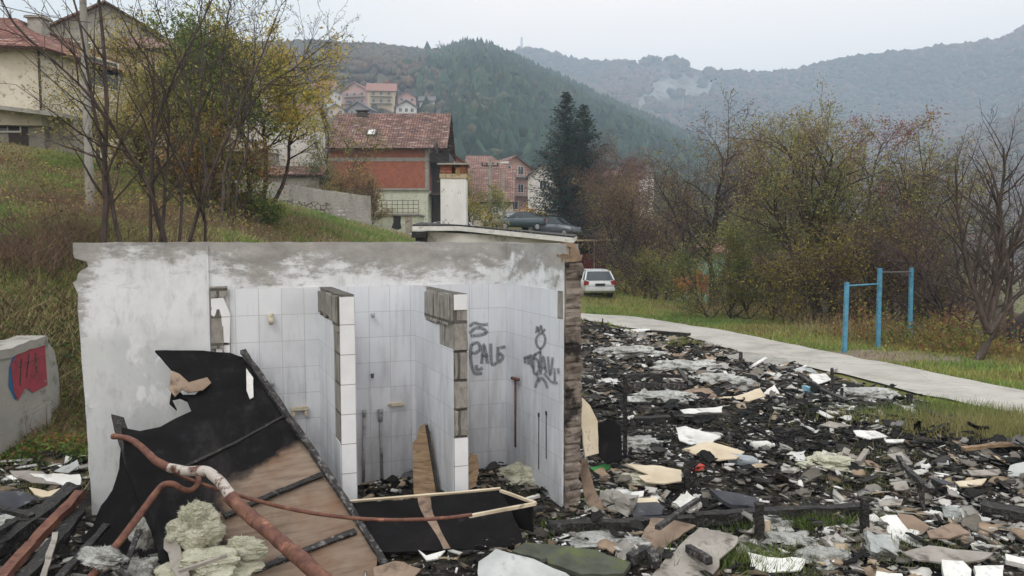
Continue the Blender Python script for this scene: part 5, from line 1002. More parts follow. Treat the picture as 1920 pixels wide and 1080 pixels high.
DEF = dict(seg=.35, kink=.09, up=[.02, .03, .02, .0], rmin=.006, taper=.75, start=[.3, .15, .1], kids=[1.3, 1.2, 1.0, 1], spread=[.8, .75, .8], ratio=.62)
def tree(name, label, base, stems, opt, mx, leaf=None, bark='bark', seed=1, cat='tree', group=None, twigmat=None):
    o = dict(DEF); o.update(opt); rr = random.Random(seed); rs = np.random.RandomState(seed); b = Vector(base); e_ = empty(name, b, 0, label, cat, group); S = []; T = []
    if b.y > 20: o['kids'] = [k_*1.22 for k_ in o['kids']]; o['rmin'] *= .9
    for (dx, dy, dir_, L, r) in stems: grow(rr, (dx, dy, (-.25 if not (name == 'leaning_bare_tree' and dx > .2) else .62)), norm(dir_), L, r, 0, mx, S, T, o)
    segmesh('trunk', [s for s in S if s[4] <= 1], MT[bark], e_, 6); segmesh('branches', [s for s in S if s[4] > 1], MT[twigmat or bark], e_, 3)
    if leaf and T:
        pts = np.array([t_[0] for t_ in T]); lo = leaf.get('minz'); 
        if lo is not None: pts = pts[pts[:, 2] > lo]
        if len(pts): leaves('crown', pts, leaf['n'], leaf['size'], leaf['pal'], leaf.get('spread', .25), rs, e_, zc=leaf.get('zc'), xg=leaf.get('xg', 0))
    return e_
def gb(px, Y, dz=0):
    x = (px-960)/F*Y/cP*cP; p = at(px, 450, Y); return (p.x, Y, zg1(p.x, Y)+dz)
print('TREES')
YEL = ['6d6a2a', '8a7f2c', '9c8b2e', 'a39331', '7c6a2b']; OLV = ['4e5528', '5d6230', '6c6a34', '7d7336', '8b7a3c']; RED = ['4d3d38', '5a453e', '654a40', '705040', '5f5040']; ORG = ['664c33', '745535', '805f38', '5a4733']
GRN = ['47572f', '566435', '656e3a', '7a7a40', '948843']
BARE = dict(seg=.3, kink=.10, ratio=.6, kids=[1.25, 1.15, 1.0, .8], rmin=.004)
# bare trees just behind the ruin
tree('bare_tree', 'slender bare tree with two trunks rising behind the ruin in front of the concrete pole', gb(192, 11.8), [(0, 0, (-.01, 0, 1), 6.2, .05), (.22, .1, (.02, 0, 1), 6.0, .035)], dict(BARE, kink=.06, up=[.05, .03, .02], start=[.12, .15, .1], spread=[.95, .8, .8], ratio=.30, taper=.8, kids=[.8, .9, .7]), 3, seed=4, bark='bark')
tree('bare_tree', 'dark bare tree with many fanning trunks behind the ruin, in front of the yellow-green foliage', gb(318, 12.2), [(-.25, 0, (.06, 0, 1), 4.6, .036), (-.05, .1, (.12, .05, 1), 5.4, .038), (.02, 0, (-.02, .05, 1), 5.6, .034), (.2, -.1, (.22, 0, 1), 4.9, .036), (.12, .1, (-.08, .1, 1), 4.8, .03), (.3, .1, (.34, .1, 1), 4.0, .03), (-.35, 0, (-.04, 0, 1), 3.8, .03)], dict(BARE, kink=.085, up=[.05, .04, .02], start=[.3, .2, .1], spread=[.55, .7, .8], ratio=.34, kids=[1.1, 1.0, .9]), 3, seed=9, bark='bark_dark', twigmat='bark_dark')
tree('dead_branches', 'fallen bare branches arching low over the grassy bank at the left', gb(150, 11.4), [(.3, 0, (-1, .1, .42), 1.9, .03), (.4, 0, (-1, -.1, .12), 1.8, .028), (.5, .1, (-1, .2, .75), 2.3, .03), (.6, 0, (1, .1, .3), 2.0, .026)], dict(BARE, up=[-.0, 0, 0], start=[.2, .2], spread=[.7, .7], ratio=.5, kids=[1.0, .8]), 2, seed=12, cat='branches')
# leafy trees on the bank
tree('leafy_tree', 'large tree with green leaves turning yellow at its right side, above the white house', gb(468, 25), [(0, 0, (-.05, 0, 1), 5.9, .10), (.3, 0, (.22, .0, 1), 5.6, .09), (-.3, .2, (-.3, .1, 1), 5.4, .09), (.4, .2, (.5, .1, 1), 5.2, .08)], dict(seg=.45, start=[.38, .12, .1], kids=[1.8, 1.5, 1], ratio=.42, leaflv=1), 3, dict(n=26000, size=.065, pal=['4a5a32', '566436', '656e3c', '7c7c42', '8c8444', '8c7c42'], spread=.3, minz=2.7, xg=.2), seed=21)
tree('yellow_tree', 'olive yellow thinning tree behind the dark many-trunked bare tree', gb(330, 24), [(0, 0, (.05, 0, 1), 3.9, .1), (-.8, 0, (-.3, 0, 1), 3.6, .08), (1.0, 0, (.3, 0, 1), 3.6, .08)], dict(seg=.4, start=[.1, .1, .1], kids=[1.5, 1.4, 1], ratio=.55, leaflv=1), 3, dict(n=20000, size=.05, pal=['5a5a38', '67643c', '766e40', '857a44', '7c6c42'], spread=.35), seed=22)
tree('brown_bush', 'orange-brown leafy bush low behind the dark bare tree', gb(400, 23), [(0, 0, (.1, 0, 1), 2.4, .05), (-.8, 0, (-.3, 0, 1), 2.2, .05), (.7, 0, (.4, 0, 1), 2.0, .05)], dict(seg=.3, start=[.1, .1, .1], kids=[1.5, 1.2, 1], ratio=.6), 3, dict(n=7000, size=.055, pal=ORG+OLV[:2], spread=.3), seed=23, cat='bush')
tree('yellow_tree', 'mustard yellow tree beside the left house\'s window wall', gb(225, 27), [(0, 0, (0, 0, 1), 5.0, .1), (-.6, 0, (-.2, 0, 1), 4.2, .08), (.8, 0, (.2, 0, 1), 4.2, .08)], dict(seg=.4, start=[.15, .1, .1], kids=[1.4, 1.3, 1], ratio=.5, leaflv=1), 3, dict(n=9000, size=.055, pal=['5f5c34', '756d38', '8a7c3c', '6a6640'], spread=.35), seed=24)
tree('bare_tree', 'tall twiggy bare tree whose fine crown fills the sky above the yellow-green foliage', gb(415, 19), [(0, 0, (-.02, 0, 1), 7.2, .045), (.2, 0, (.16, 0, 1), 6.8, .035), (-.2, .1, (-.2, 0, 1), 6.8, .035), (.1, .1, (.3, 0, 1), 6.0, .03)], dict(BARE, seg=.3, kink=.09, start=[.42, .1, .08], kids=[1.7, 1.5, 1.1], ratio=.42, spread=[.6, .7, .8], up=[.03, .04, .03], rmin=.0045), 3, dict(n=1500, size=.045, pal=OLV, spread=.1), seed=71, bark='bark_dark', twigmat='bark_dark')
tree('green_bush', 'dense dark green bush left of the cracked retaining wall', gb(478, 23.5), [(0, 0, (0, 0, 1), .95, .03), (.3, 0, (.4, 0, 1), .8, .03), (-.3, 0, (-.4, 0, 1), .8, .03), (-.7, 0, (-.4, 0, 1), 1.1, .03), (-1.1, 0, (-.2, 0, 1), 1.2, .03)], dict(seg=.2, start=[.1, .1], kids=[1.5, 1.2], ratio=.6), 2, dict(n=11000, size=.04, pal=['344826', '42552c', '55642f', '6f6f38'], spread=.2), seed=25, cat='bush')
tree('grey_tree', 'small grey-green tree behind the retaining wall, in front of the brick house\'s left side', gb(590, 50), [(0, 0, (.05, 0, 1), 3.6, .12), (.2, 0, (.4, 0, 1), 3.2, .09), (-.2, 0, (-.4, 0, 1), 3.0, .09)], dict(seg=.35, start=[.2, .1, .1], kids=[1.5, 1.3, 1], ratio=.6), 3, dict(n=8000, size=.07, pal=['4c4f33', '5c5c3c', '6b6540', '574a3a'], spread=.35), seed=26, bark='bark_dark')
tree('bare_tree', 'dark bare crown over the white house and the brick house\'s roof end', gb(618, 52), [(0, 0, (-.05, 0, 1), 7.0, .13), (.2, 0, (.15, 0, 1), 6.4, .1)], dict(BARE, seg=.45, start=[.45, .15, .1], ratio=.45, rmin=.014), 3, dict(n=1800, size=.08, pal=OLV, spread=.35), seed=27, bark='bark_dark', twigmat='bark_dark')
tree('brown_shrub', 'brown twiggy shrub drooping over the retaining wall in front of the brick wall', gb(655, 47), [(dx, 0, (dx*.3, 0, 1), 3.2-abs(dx)*.5, .035) for dx in (-1.2, -.8, -.4, -.1, .2, .5, .9, 1.3)], dict(seg=.3, start=[.2, .1, .1], kids=[1.4, 1.2, 1], ratio=.5, rmin=.010, spread=[.5, .6, .7]), 3, dict(n=13000, size=.055, pal=['5d4a38', '6f5a3c', '7a6a3c', '52402f', '7c7440'], spread=.25), seed=28, cat='shrub', twigmat='twig')
tree('yellow_tree', 'small olive-leaved tree between the white chimney and the utility poles', gb(890, 46), [(0, 0, (0, 0, 1), 3.7, .07), (.2, 0, (.2, 0, 1), 3.0, .06)], dict(seg=.3, start=[.2, .1, .1], kids=[1.5, 1.3, 1], ratio=.45), 3, dict(n=6500, size=.065, pal=OLV, spread=.3), seed=29)
tree('yellow_bush', 'bright yellow bush beside the dark spruce', gb(997, 63), [(0, 0, (0, 0, 1), 1.9, .05), (.5, 0, (.3, 0, 1), 1.6, .05), (-.4, 0, (-.3, 0, 1), 1.6, .05)], dict(seg=.3, start=[.1, .1], kids=[1.5, 1.2], ratio=.5), 2, dict(n=2600, size=.08, pal=['b8912c', 'c09c34', 'a88a30'], spread=.25), seed=30, cat='bush')
tree('orange_bush', 'small orange-leaved bush at the end of the grass', gb(1300, 38), [(0, 0, (0, 0, 1), 1.6, .04), (.4, 0, (.3, 0, 1), 1.4, .04), (-.4, 0, (-.3, 0, 1), 1.3, .04)], dict(seg=.25, start=[.2, .1], kids=[1.5, 1.2], ratio=.5), 2, dict(n=1600, size=.06, pal=['a8694a', 'b5785a', '9a6044'], spread=.2, minz=.7), seed=74, cat='bush')
tree('brown_tree', 'slim dense brown tree hiding the foot of the pale-roofed house', gb(1232, 47), [(0, 0, (-.05, 0, 1), 6.2, .1), (.5, 0, (.15, 0, 1), 5.8, .08), (-.5, 0, (-.2, 0, 1), 5.8, .08)], dict(seg=.4, start=[.1, .1, .1], kids=[1.5, 1.35, 1], ratio=.45, rmin=.011), 3, dict(n=16000, size=.06, pal=['4f4038', '5e4a3c', '63533e', '574b3a'], spread=.35), seed=75, bark='bark_dark', twigmat='twig')
# spruces
def spruce(label, base, Hh, R, seed):
    R *= 1.75
    rs = np.random.RandomState(seed); e_ = empty('spruce', base, 0, label, 'spruce'); S = [((0, 0, -.3), (0, 0, Hh*.5), .2, .12, 0), ((0, 0, Hh*.5), (0, 0, Hh), .12, .015, 0)]; segmesh('trunk', S, MT['bark_dark'], e_, 7); V = []; Cc = []; Bs = []
    z = Hh*.07
    while z < Hh*.99:
        f = 1-z/Hh; n = 9 if f > .3 else 6
        for k_ in range(n):
            a = rs.rand()*6.283; L = R*(f**.8)*rs.uniform(.55, 1.12)+.12; dr = -.32*f+.15; m_ = max(3, int(L/.16)); p0 = np.array([0, 0, z+rs.uniform(-.1, .1)])
            for i in range(m_):
                u = (i+.5)/m_; p = p0+np.array([math.cos(a)*L*u, math.sin(a)*L*u, L*(dr*u+.25*u*u-.1*math.sin(u*3))]); ww = (.10+.32*L*.35*(1-u*.6))
                for j in range(4):
                    q = p+rs.normal(0, ww*.45, 3)*np.array([1, 1, .35]); dd = np.array([math.cos(a+rs.normal(0, .7)), math.sin(a+rs.normal(0, .7)), rs.uniform(-.9, .05)]); dd /= np.linalg.norm(dd); s_ = rs.uniform(.12, .26); sd = np.cross(dd, rs.normal(0, 1, 3)); sd /= np.linalg.norm(sd)
                    V += [q-sd*s_*.22, q+sd*s_*.22, q+dd*s_]; Cc += [np.array(lin('36443a'))*rs.uniform(.6, 1.35)]*3
            Bs.append((tuple(p0), tuple(p), .03, .01, 1))
        z += .16+.10*f
    segmesh('branches', Bs, MT['bark_dark'], e_, 3); npmesh('crown', V, [np.arange(len(V)).reshape(-1, 3)], MT['leaf'], e_, col=Cc); return e_
spruce('tall dark spruce, the higher left one of the pair behind the parked cars', gb(1060, 62), (at(1065, 172, 62).z-gb(1060, 62)[2]), 2.5, 3)
spruce('slightly lower dark spruce, right one of the pair behind the parked cars', gb(1093, 64), (at(1093, 196, 64).z-gb(1093, 64)[2]), 2.6, 4)
# right-hand belt of trees
tree('red_brown_tree', 'red-brown thin-leaved tree in front of the spruces', gb(1130, 61), [(0, 0, (.02, 0, 1), 8.2, .14), (.3, 0, (.3, 0, 1), 7.4, .1), (-.3, 0, (-.25, 0, 1), 7.0, .1)], dict(seg=.45, start=[.2, .1, .1], kids=[1.6, 1.35, 1], ratio=.5, rmin=.012), 3, dict(n=22000, size=.06, pal=RED, spread=.35), seed=41, bark='bark_dark', twigmat='twig')
tree('brown_tree', 'dense brown twiggy tree right behind the white hatchback', gb(1212, 43), [(0, 0, (-.05, 0, 1), 6.8, .12), (.5, 0, (.2, 0, 1), 6.2, .1), (-.5, 0, (-.25, 0, 1), 6.4, .1)], dict(seg=.4, start=[.1, .1, .1], kids=[1.6, 1.4, 1], ratio=.52, rmin=.011), 3, dict(n=26000, size=.055, pal=['4f4038', '5e4a3c', '6b5a3c', '574b3a', '6c6638'], spread=.4), seed=42, bark='bark_dark', twigmat='twig')
tree('bare_branchy_tree', 'dark branchy tree with sparse yellow leaves and a crooked top, left of the biggest tree', gb(1335, 36), [(0, 0, (-.2, 0, 1), 8.0, .15), (.3, 0, (.14, 0, 1), 7.8, .14), (-.3, .2, (-.45, .1, 1), 6.6, .11)], dict(seg=.42, kink=.12, start=[.25, .12, .1], kids=[1.5, 1.35, 1.1], ratio=.52, rmin=.010), 3, dict(n=12000, size=.055, pal=['5f5a38', '756a3e', '5a4a3a', '54463e'], spread=.35), seed=43, bark='bark_dark', twigmat='twig')
tree('bare_branchy_tree', 'purplish brown bare-topped tree behind the gap between the two big trees', gb(1425, 42), [(0, 0, (.0, 0, 1), 9.2, .14), (.4, 0, (.22, 0, 1), 8.6, .12)], dict(seg=.45, kink=.11, start=[.25, .12, .1], kids=[1.5, 1.35, 1.1], ratio=.48, rmin=.012), 3, dict(n=9000, size=.055, pal=['5a4642', '664e48', '5e5038'], spread=.4), seed=44, bark='bark_dark', twigmat='twig')
tree('big_tree', 'biggest tree, olive and yellow leaves with a reddish top, behind the blue bars', gb(1570, 26), [(0, 0, (-.04, 0, 1), 7.0, .17), (.3, 0, (.22, 0, 1), 7.0, .15), (-.3, .1, (-.24, 0, 1), 6.6, .14), (.5, 0, (.5, 0, 1), 6.0, .12), (-.5, 0, (-.5, 0, 1), 5.6, .12), (.1, .5, (.08, .2, 1), 6.8, .12)], dict(seg=.4, kink=.09, start=[.15, .1, .08], kids=[1.4, 1.35, 1.1], ratio=.5, rmin=.007), 3, dict(n=52000, size=.046, pal=['4b5434', '586038', '656a3c', '747042', '80784a', '665842'], spread=.22, zc=(3.2, 16)), seed=45, bark='bark_dark', twigmat='twig')
tree('red_top_tree', 'slim tree with a rusty red crown top rising out of the biggest tree', gb(1640, 28), [(0, 0, (-.05, 0, 1), 7.4, .1), (.2, 0, (.12, 0, 1), 7.0, .09)], dict(seg=.4, start=[.45, .2, .1], kids=[1.4, 1.3, 1], ratio=.36, rmin=.008), 3, dict(n=5200, size=.045, pal=['6f4a44', '7c4f48', '6a4a44', '64563c'], spread=.2, minz=5.0), seed=46, bark='bark_dark', twigmat='twig')
tree('yellow_thicket', 'olive yellow thicket at the left foot of the biggest tree', gb(1420, 29), [(dx, 0, (dx*.25, 0, 1), 3.6-abs(dx)*.5, .06) for dx in (-1.6, -.9, -.2, .6, 1.4)], dict(seg=.35, start=[.08, .08], kids=[1.6, 1.4, 1], ratio=.5, rmin=.008), 3, dict(n=24000, size=.048, pal=['48522f', '555e36', '646638', '78723e', '60543c'], spread=.3), seed=47, cat='thicket', twigmat='twig')
tree('brown_tree', 'tall brown-leaved tree filling the gap right of the biggest tree', gb(1700, 29), [(0, 0, (-.05, 0, 1), 6.6, .12), (.4, 0, (.2, 0, 1), 6.0, .1), (-.4, 0, (-.25, 0, 1), 6.0, .1)], dict(seg=.42, start=[.15, .1, .08], kids=[1.5, 1.35, 1.1], ratio=.48, rmin=.008), 3, dict(n=13000, size=.05, pal=['4f443a', '5a4e42', '60583e', '624a42', '4c4236'], spread=.25), seed=72, bark='bark_dark', twigmat='twig')
tree('brown_thicket', 'dark brown and yellow thicket right behind the low blue bar', gb(1590, 23.5), [(dx, 0, (dx*.2, 0, 1), 2.9-abs(dx)*.3, .05) for dx in (-1.8, -1.1, -.4, .3, 1.0, 1.7)], dict(seg=.3, start=[.08, .08], kids=[1.6, 1.4, 1], ratio=.5, rmin=.006), 3, dict(n=14000, size=.045, pal=['463a30', '54453a', '6a6030', '7c7030', '4e4a2c'], spread=.3), seed=48, cat='thicket', twigmat='twig')
tree('brown_thicket', 'reddish brown twiggy thicket between the tall blue bar and the leaning bare tree', gb(1745, 24), [(dx, 0, (dx*.25, 0, 1), 3.9-abs(dx)*.4, .06) for dx in (-1.6, -.9, -.2, .5, 1.2)], dict(seg=.33, start=[.1, .08], kids=[1.6, 1.4, 1.1], ratio=.5, rmin=.006), 3, dict(n=7500, size=.045, pal=['4b3c38', '5a4540', '66523c', '6c6236'], spread=.3), seed=49, cat='thicket', bark='bark_dark', twigmat='twig')
tree('brown_thicket', 'low yellowish thicket at the far end of the grass, right of the white hatchback', gb(1270, 40), [(dx, 0, (dx*.2, 0, 1), 2.7-abs(dx)*.2, .05) for dx in (-2.2, -1.2, -.3, .6, 1.6, 2.4)], dict(seg=.35, start=[.08, .08], kids=[1.5, 1.3, 1], ratio=.5, rmin=.010), 3, dict(n=8500, size=.065, pal=['4e4a2c', '5f5c30', '6f6a34', '5a4838'], spread=.35), seed=50, cat='thicket', twigmat='twig')
tree('leaning_bare_tree', 'leaning bare tree with a thick grey trunk at the right edge of the grass', gb(1832, 16.5), [(0, 0, (.40, .05, 1), 1.0, .125), (.34, .04, (.12, 0, 1), 4.2, .085), (.36, .04, (-.42, 0, 1), 3.9, .07), (.38, .02, (.6, .1, 1), 4.0, .07), (.36, .05, (-.12, .2, 1), 3.8, .055)], dict(BARE, seg=.25, kink=.08, start=[.12, .1, .1, .1], kids=[1.2, 1.1, 1.0], spread=[.6, .6, .7], ratio=.45, up=[.02, .05, .04], rmin=.004), 3, seed=56, bark='bark')
tree('bare_tree', 'bare tree with upright twigs at the right edge, behind the leaning one', gb(1905, 20), [(0, 0, (0, 0, 1), 5.0, .1), (.3, 0, (.3, 0, 1), 4.6, .07), (-.3, 0, (-.35, 0, 1), 4.4, .07)], dict(BARE, seg=.3, start=[.25, .12, .1], kids=[1.5, 1.2, 1.0], ratio=.5, up=[.03, .06, .05]), 3, seed=52, bark='bark_dark', twigmat='twig')
tree('bare_tree', 'low bare tree with fanning purplish twigs left of the leaning tree', gb(1790, 22), [(0, 0, (-.1, 0, 1), 4.0, .07), (.3, 0, (.3, 0, 1), 3.8, .06), (-.3, 0, (-.5, 0, 1), 3.4, .06)], dict(BARE, seg=.3, start=[.15, .12, .1], kids=[1.5, 1.25, 1.0], ratio=.5), 3, seed=53, bark='bark_dark', twigmat='twig')
# ------------------------------------------------------------------ grass, weeds
def blades(name, label, x, y, h, wd, pal, rs, lean=.35, cat='grass', kind='stuff', seed=3):
    n = len(x); z = zg(x, y)-.01; a = rs.rand(n)*6.283; hh = h*rs.uniform(.45, 1.25, n); L = rs.normal(0, lean, (n, 2))*hh[:, None]; s_ = wd*rs.uniform(.6, 1.3, n)
    b = np.stack([np.cos(a)*s_, np.sin(a)*s_, np.zeros(n)], -1); p = np.stack([x, y, z], -1); tip = p+np.concatenate([L, hh[:, None]], 1); V = np.stack([p-b, p+b, tip], 1).reshape(-1, 3)
    pc = np.array([lin(q) for q in pal]); g_ = vnoise(x, y, 1.3, seed)+vnoise(x, y, 4, seed+1)*.8+rs.normal(0, .2, n); ci = np.clip(((g_+.5)*len(pal)).astype(int), 0, len(pal)-1); c = pc[ci]*rs.uniform(.8, 1.6, (n, 1))*1.2
    return tag(npmesh(name, V, [np.arange(n*3).reshape(n, 3)], MT['grass'], col=np.repeat(c, 3, 0)), label, cat, kind=kind)
def inview(x, y, z0=0): return np.abs(x) < y*.74+.6
rs = np.random.RandomState(77)
GP = ['5c703c', '687b42', '748242', '80834b', '83794c', '6e6342']; HP = ['5c703c', '688042', '74824a', '858356', '7e7254', '6c5e48', '908868']
y_ = 9*(48/9)**rs.rand(150000); x_ = rs.uniform(-2, 1, 150000)*0+(-.1*y_)+rs.rand(150000)*(y_*.86)
k_ = (polydist(x_, y_, PTH) < -.08) & (polydist(x_, y_, DBP) < -.15) & inview(x_, y_) & (x_ > .1*y_) ; _bc = gground(1650, 668); k_ &= (np.hypot((x_-_bc.x)/2.4, (y_-_bc.y)/1.15)+vnoise(x_, y_, .6, 9)*.8 > 1) | (rs.rand(150000) < .12); x_, y_ = x_[k_], y_[k_]
blades('grass', 'short green grass beside the path', x_, y_, .07+.0025*y_, .006+.0005*y_, GP, rs)
# hillside
y_ = 8*(42/8)**rs.rand(260000); x_ = -y_*.74*rs.rand(260000)-.3; lx = (x_+.053)*math.cos(YW)+(y_-7.35)*math.sin(YW); ly = -(x_+.053)*math.sin(YW)+(y_-7.35)*math.cos(YW)
k_ = (ly > .6) | (lx < -4.1); k_ &= ~((x_ > -3.5) & (y_ < 11)) & (polydist(x_, y_, DBP) < 0); x_, y_ = x_[k_], y_[k_]
blades('bank_grass', 'rough grass and dead stalks on the bank', x_, y_, .10+.004*y_, .006+.0006*y_, HP, rs, .6, seed=6)
k_ = rs.rand(len(x_)) < (.10+.5*np.clip(vnoise(x_, y_, 1.7, 41)*3, 0, 1)); blades('dead_brush', 'brown dead brush and brambles on the bank', x_[k_][:14000], y_[k_][:14000], .32, .008, ['4a3a30', '5a4638', '3f342d', '6b5a48'], rs, .9, seed=42)
# brown bramble thickets: leaves and stalks
BR = [(115, 470, None, .35, .5, .16), (70, 385, None, .7, .7, .2), (30, 500, None, .5, .3, .1), (250, 415, 15, .8, .9, .16), (330, 380, 18, 1.0, 1.2, .16), (450, 400, 22, 1.1, 1.2, .1), (560, 425, 26, 1.2, 1.2, .08)]
BRX = []
for (px, py, Yd, sx, sy, k) in BR: p = hit(px, py) if Yd is None else Vector(gb(px, Yd)); BRX.append((p.x+rs.normal(0, sx, int(9000*k)), p.y+rs.normal(0, sy, int(9000*k))))
bx_ = np.concatenate([q[0] for q in BRX]); by_ = np.concatenate([q[1] for q in BRX]); ly = -(bx_+.053)*math.sin(YW)+(by_-7.35)*math.cos(YW); lx = (bx_+.053)*math.cos(YW)+(by_-7.35)*math.sin(YW); k_ = (ly > .5) | (lx < -4.1); bx_, by_ = bx_[k_], by_[k_]
blades('bramble_stalks', 'tangled dead bramble stalks on the bank', bx_, by_, .45, .007, ['5d4d40', '6f5c4c', '4f433a', '87745f'], rs, .8, seed=43)
# bramble leaves on the bank: dark low cover by the painted wall
def cover(name, label, cs, n, size, pal, seed, h=.25):
    rs = np.random.RandomState(seed); X = []; Y = []; Z = []
    for (px, py, Yd, sx, sy, k) in cs:
        p = hit(px, py) if Yd is None else Vector(gb(px, Yd)); m_ = int(n*k); X.append(p.x+rs.normal(0, sx, m_)); Y.append(p.y+rs.normal(0, sy, m_))
    X = np.concatenate(X); Y = np.concatenate(Y); lx = (X+.053)*math.cos(YW)+(Y-7.35)*math.sin(YW); ly = -(X+.053)*math.sin(YW)+(Y-7.35)*math.cos(YW); k_ = (ly > .25) | (lx < -3.85) | (lx > .2); X, Y = X[k_], Y[k_]
    Z = zg(X, Y)+rs.rand(len(X))**1.5*h*(.6+vnoise(X, Y, .7, seed)*1.2); return tag(leaves(name, np.stack([X, Y, Z], -1), len(X), size, pal, .02, rs, None, MT['leaf']), label, 'plants', kind='stuff')
cover('brambles', 'dark green brambles and dead leaves low on the bank', [(60, 845, None, .6, .3, .25), (120, 800, None, .4, .3, .2), (100, 590, None, 1, .5, .1), (10, 700, None, .5, .4, .1), (120, 700, None, .35, .5, .15), (200, 400, 14, 2, 1.5, .2)], 15000, .03, ['2f4022', '3f5228', '55602c', '6a4f30', '54402c'], 31, .3)
cover('dead_bramble_leaves', 'withered brown bramble leaves on the bank', BR, 7000, .035, ['3f342b', '544436', '665039', '4c4a2e', '6c5a44'], 34, .45)
cover('bank_shrubs', 'low yellow and brown shrubs growing over the bank', [(60, 320, None, 1.2, 1, .2), (200, 340, 20, 2.5, 2, .3), (300, 400, 17, 1.5, 2, .2), (230, 370, 17, 1.0, 1, .15), (400, 380, 22, 1.5, 2, .15)], 15000, .045, ['4c5a30', '62633a', '7c7440', '5e4a38', '6c5540', '54443a'], 32, .8)
cover('hedge_undergrowth', 'green and rusty undergrowth along the foot of the trees', [(1180, 530, None, 1.2, 2, .14), (1300, 555, None, 2.0, 1.5, .2), (1420, 585, None, 1.6, 1.2, .2), (1540, 600, None, 1.6, 1, .2), (1700, 640, None, 1.2, .8, .14), (1780, 655, None, .8, .8, .12)], 20000, .055, ['3e4a26', '55602c', '5d4a34', '6d5a38', '77703c', '66442e'], 33, 1.1)
y_ = rs.uniform(12, 40, 9000); d_ = rs.rand(9000)
pts = [hit(*p) for p in [(1250, 560), (1400, 590), (1520, 610), (1640, 630)]]; X = np.concatenate([p.x+rs.normal(0, 1.4, 1100) for p in pts]); Y = np.concatenate([p.y+rs.normal(0, .5, 1100) for p in pts])
blades('dry_stalks', 'tall straw-coloured dry stalks along the thicket', X, Y, .6, .007, ['8a7c5e', '7a6b52', '948666', '6e5c48'], rs, .15, seed=8)
# weeds among the rubble and the grass patch at its right rim
pts = [(1830, 790, .9, .35, 5000, .22), (1880, 812, .5, .25, 3000, .2), (1390, 1050, .25, .12, 1500, .12), (1480, 992, .3, .05, 700, .1), (1640, 855, .5, .2, 700, .07), (1280, 650, .25, .1, 500, .25), (1640, 905, .3, .2, 500, .08), (1560, 985, .3, .08, 600, .12), (1020, 995, .3, .1, 400, .08), (1700, 1040, .3, .15, 500, .1), (1120, 940, .15, .15, 300, .1), (40, 930, .5, .2, 400, .12)]
for (px, py, sx, sy, n_, hh) in pts[:2]: pass
X = []; Y = []; Hh = []
for (px, py, sx, sy, n_, hh) in pts:
    p = hit(px, py); X.append(p.x+rs.normal(0, sx, n_)); Y.append(p.y+rs.normal(0, sy, n_)); Hh.append(np.full(n_, hh))
X, Y, Hh = map(np.concatenate, (X, Y, Hh)); k_ = polydist(X, Y, PTH) < -.05; blades('weeds', 'weeds growing between the rubble', X[k_], Y[k_], Hh[k_], .006, ['4c5a30', '5a6738', '6c7040', '7a7450'], rs, .4, cat='weeds', seed=10)
# ------------------------------------------------------------------ houses
RF = dict(red=mat_roof('red_roof_tiles', '80544a', '8f6257', '56403b'), brown=mat_roof('mottled_roof_tiles', '7d5a52', '97766b', '453835'), pale=mat_roof('faded_roof_tiles', '8b6a62', '9c7b72', '64504b'),
          far=mat_noise('far_roof', '84615a', '957268', 3), fargrey=mat_noise('far_grey_roof', '565456', '706c6c', 3))
WL = dict(turq=mat_noise('turquoise_render', '7fae9f', '95bfb0', 3), cream=mat_noise('cream_render', 'bdb5a4', 'd0c9ba', 1.5, c3='8d8577', s3=4, lo3=.58, bs=.2), grey=mat_noise('grey_render', '8d8982', 'a5a19a', 1.5, c3='6d6962', s3=4, lo3=.58, bs=.2), white=mat_noise('white_render', 'bdb9b4', 'd3cfca', 1.5, c3='98938c', s3=4, bs=.2),
          brick=mat_brick('hollow_brick', '93533f', 'a3624c', '856a5d', .26, .2, dirt=.35, mortar=.014), conc=MT['concrete'], pink=mat_noise('pink_render', 'a98880', 'b99a92', 2), wood=mat_noise('grey_boards', '7d7a7a', '969292', 4, stretch=(8, 8, .5)), ochre=mat_noise('ochre_render', 'b5a084', 'c4b298', 2), green=mat_noise('pale_green_render', 'b4b8a6', 'c6c9b8', 1.5, c3='8d8f80', s3=4, bs=.2))
def roofplane(m_, a, b, c, d, th=.12):
    """eave a-b, ridge c-d (above b, a). collected with uv in metres"""
    m_.append((Vector(a), Vector(b), Vector(c), Vector(d), th))
def build_roof(name, planes, mat, parent):
    bm = bmesh.new(); uvl = bm.loops.layers.uv.new('UVMap')
    for a, b, c, d, th in planes:
        u = (b-a).normalized(); n = (b-a).cross(d-a); n = n if n.length > 1e-6 else (b-a).cross(c-a); n.normalize()
        if n.z < 0: n = -n
        v = n.cross(u); tri = (c-d).length < 1e-4
        top = [a, b, c] if tri else [a, b, c, d]; vt = [bm.verts.new(p) for p in top]; vb = [bm.verts.new(p-n*th) for p in top]
        fs = [bm.faces.new(vt), bm.faces.new(vb[::-1])]+[bm.faces.new([vt[i], vb[i], vb[(i+1) % len(vt)], vt[(i+1) % len(vt)]]) for i in range(len(vt))]
        for f in fs:
            for l in f.loops: q = l.vert.co-a; l[uvl].uv = (q.dot(u), q.dot(v))
    bmesh.ops.recalc_face_normals(bm, faces=bm.faces); me = bpy.data.meshes.new(name); bm.to_mesh(me); bm.free(); me.materials.append(mat); return link(bpy.data.objects.new(name, me), parent)
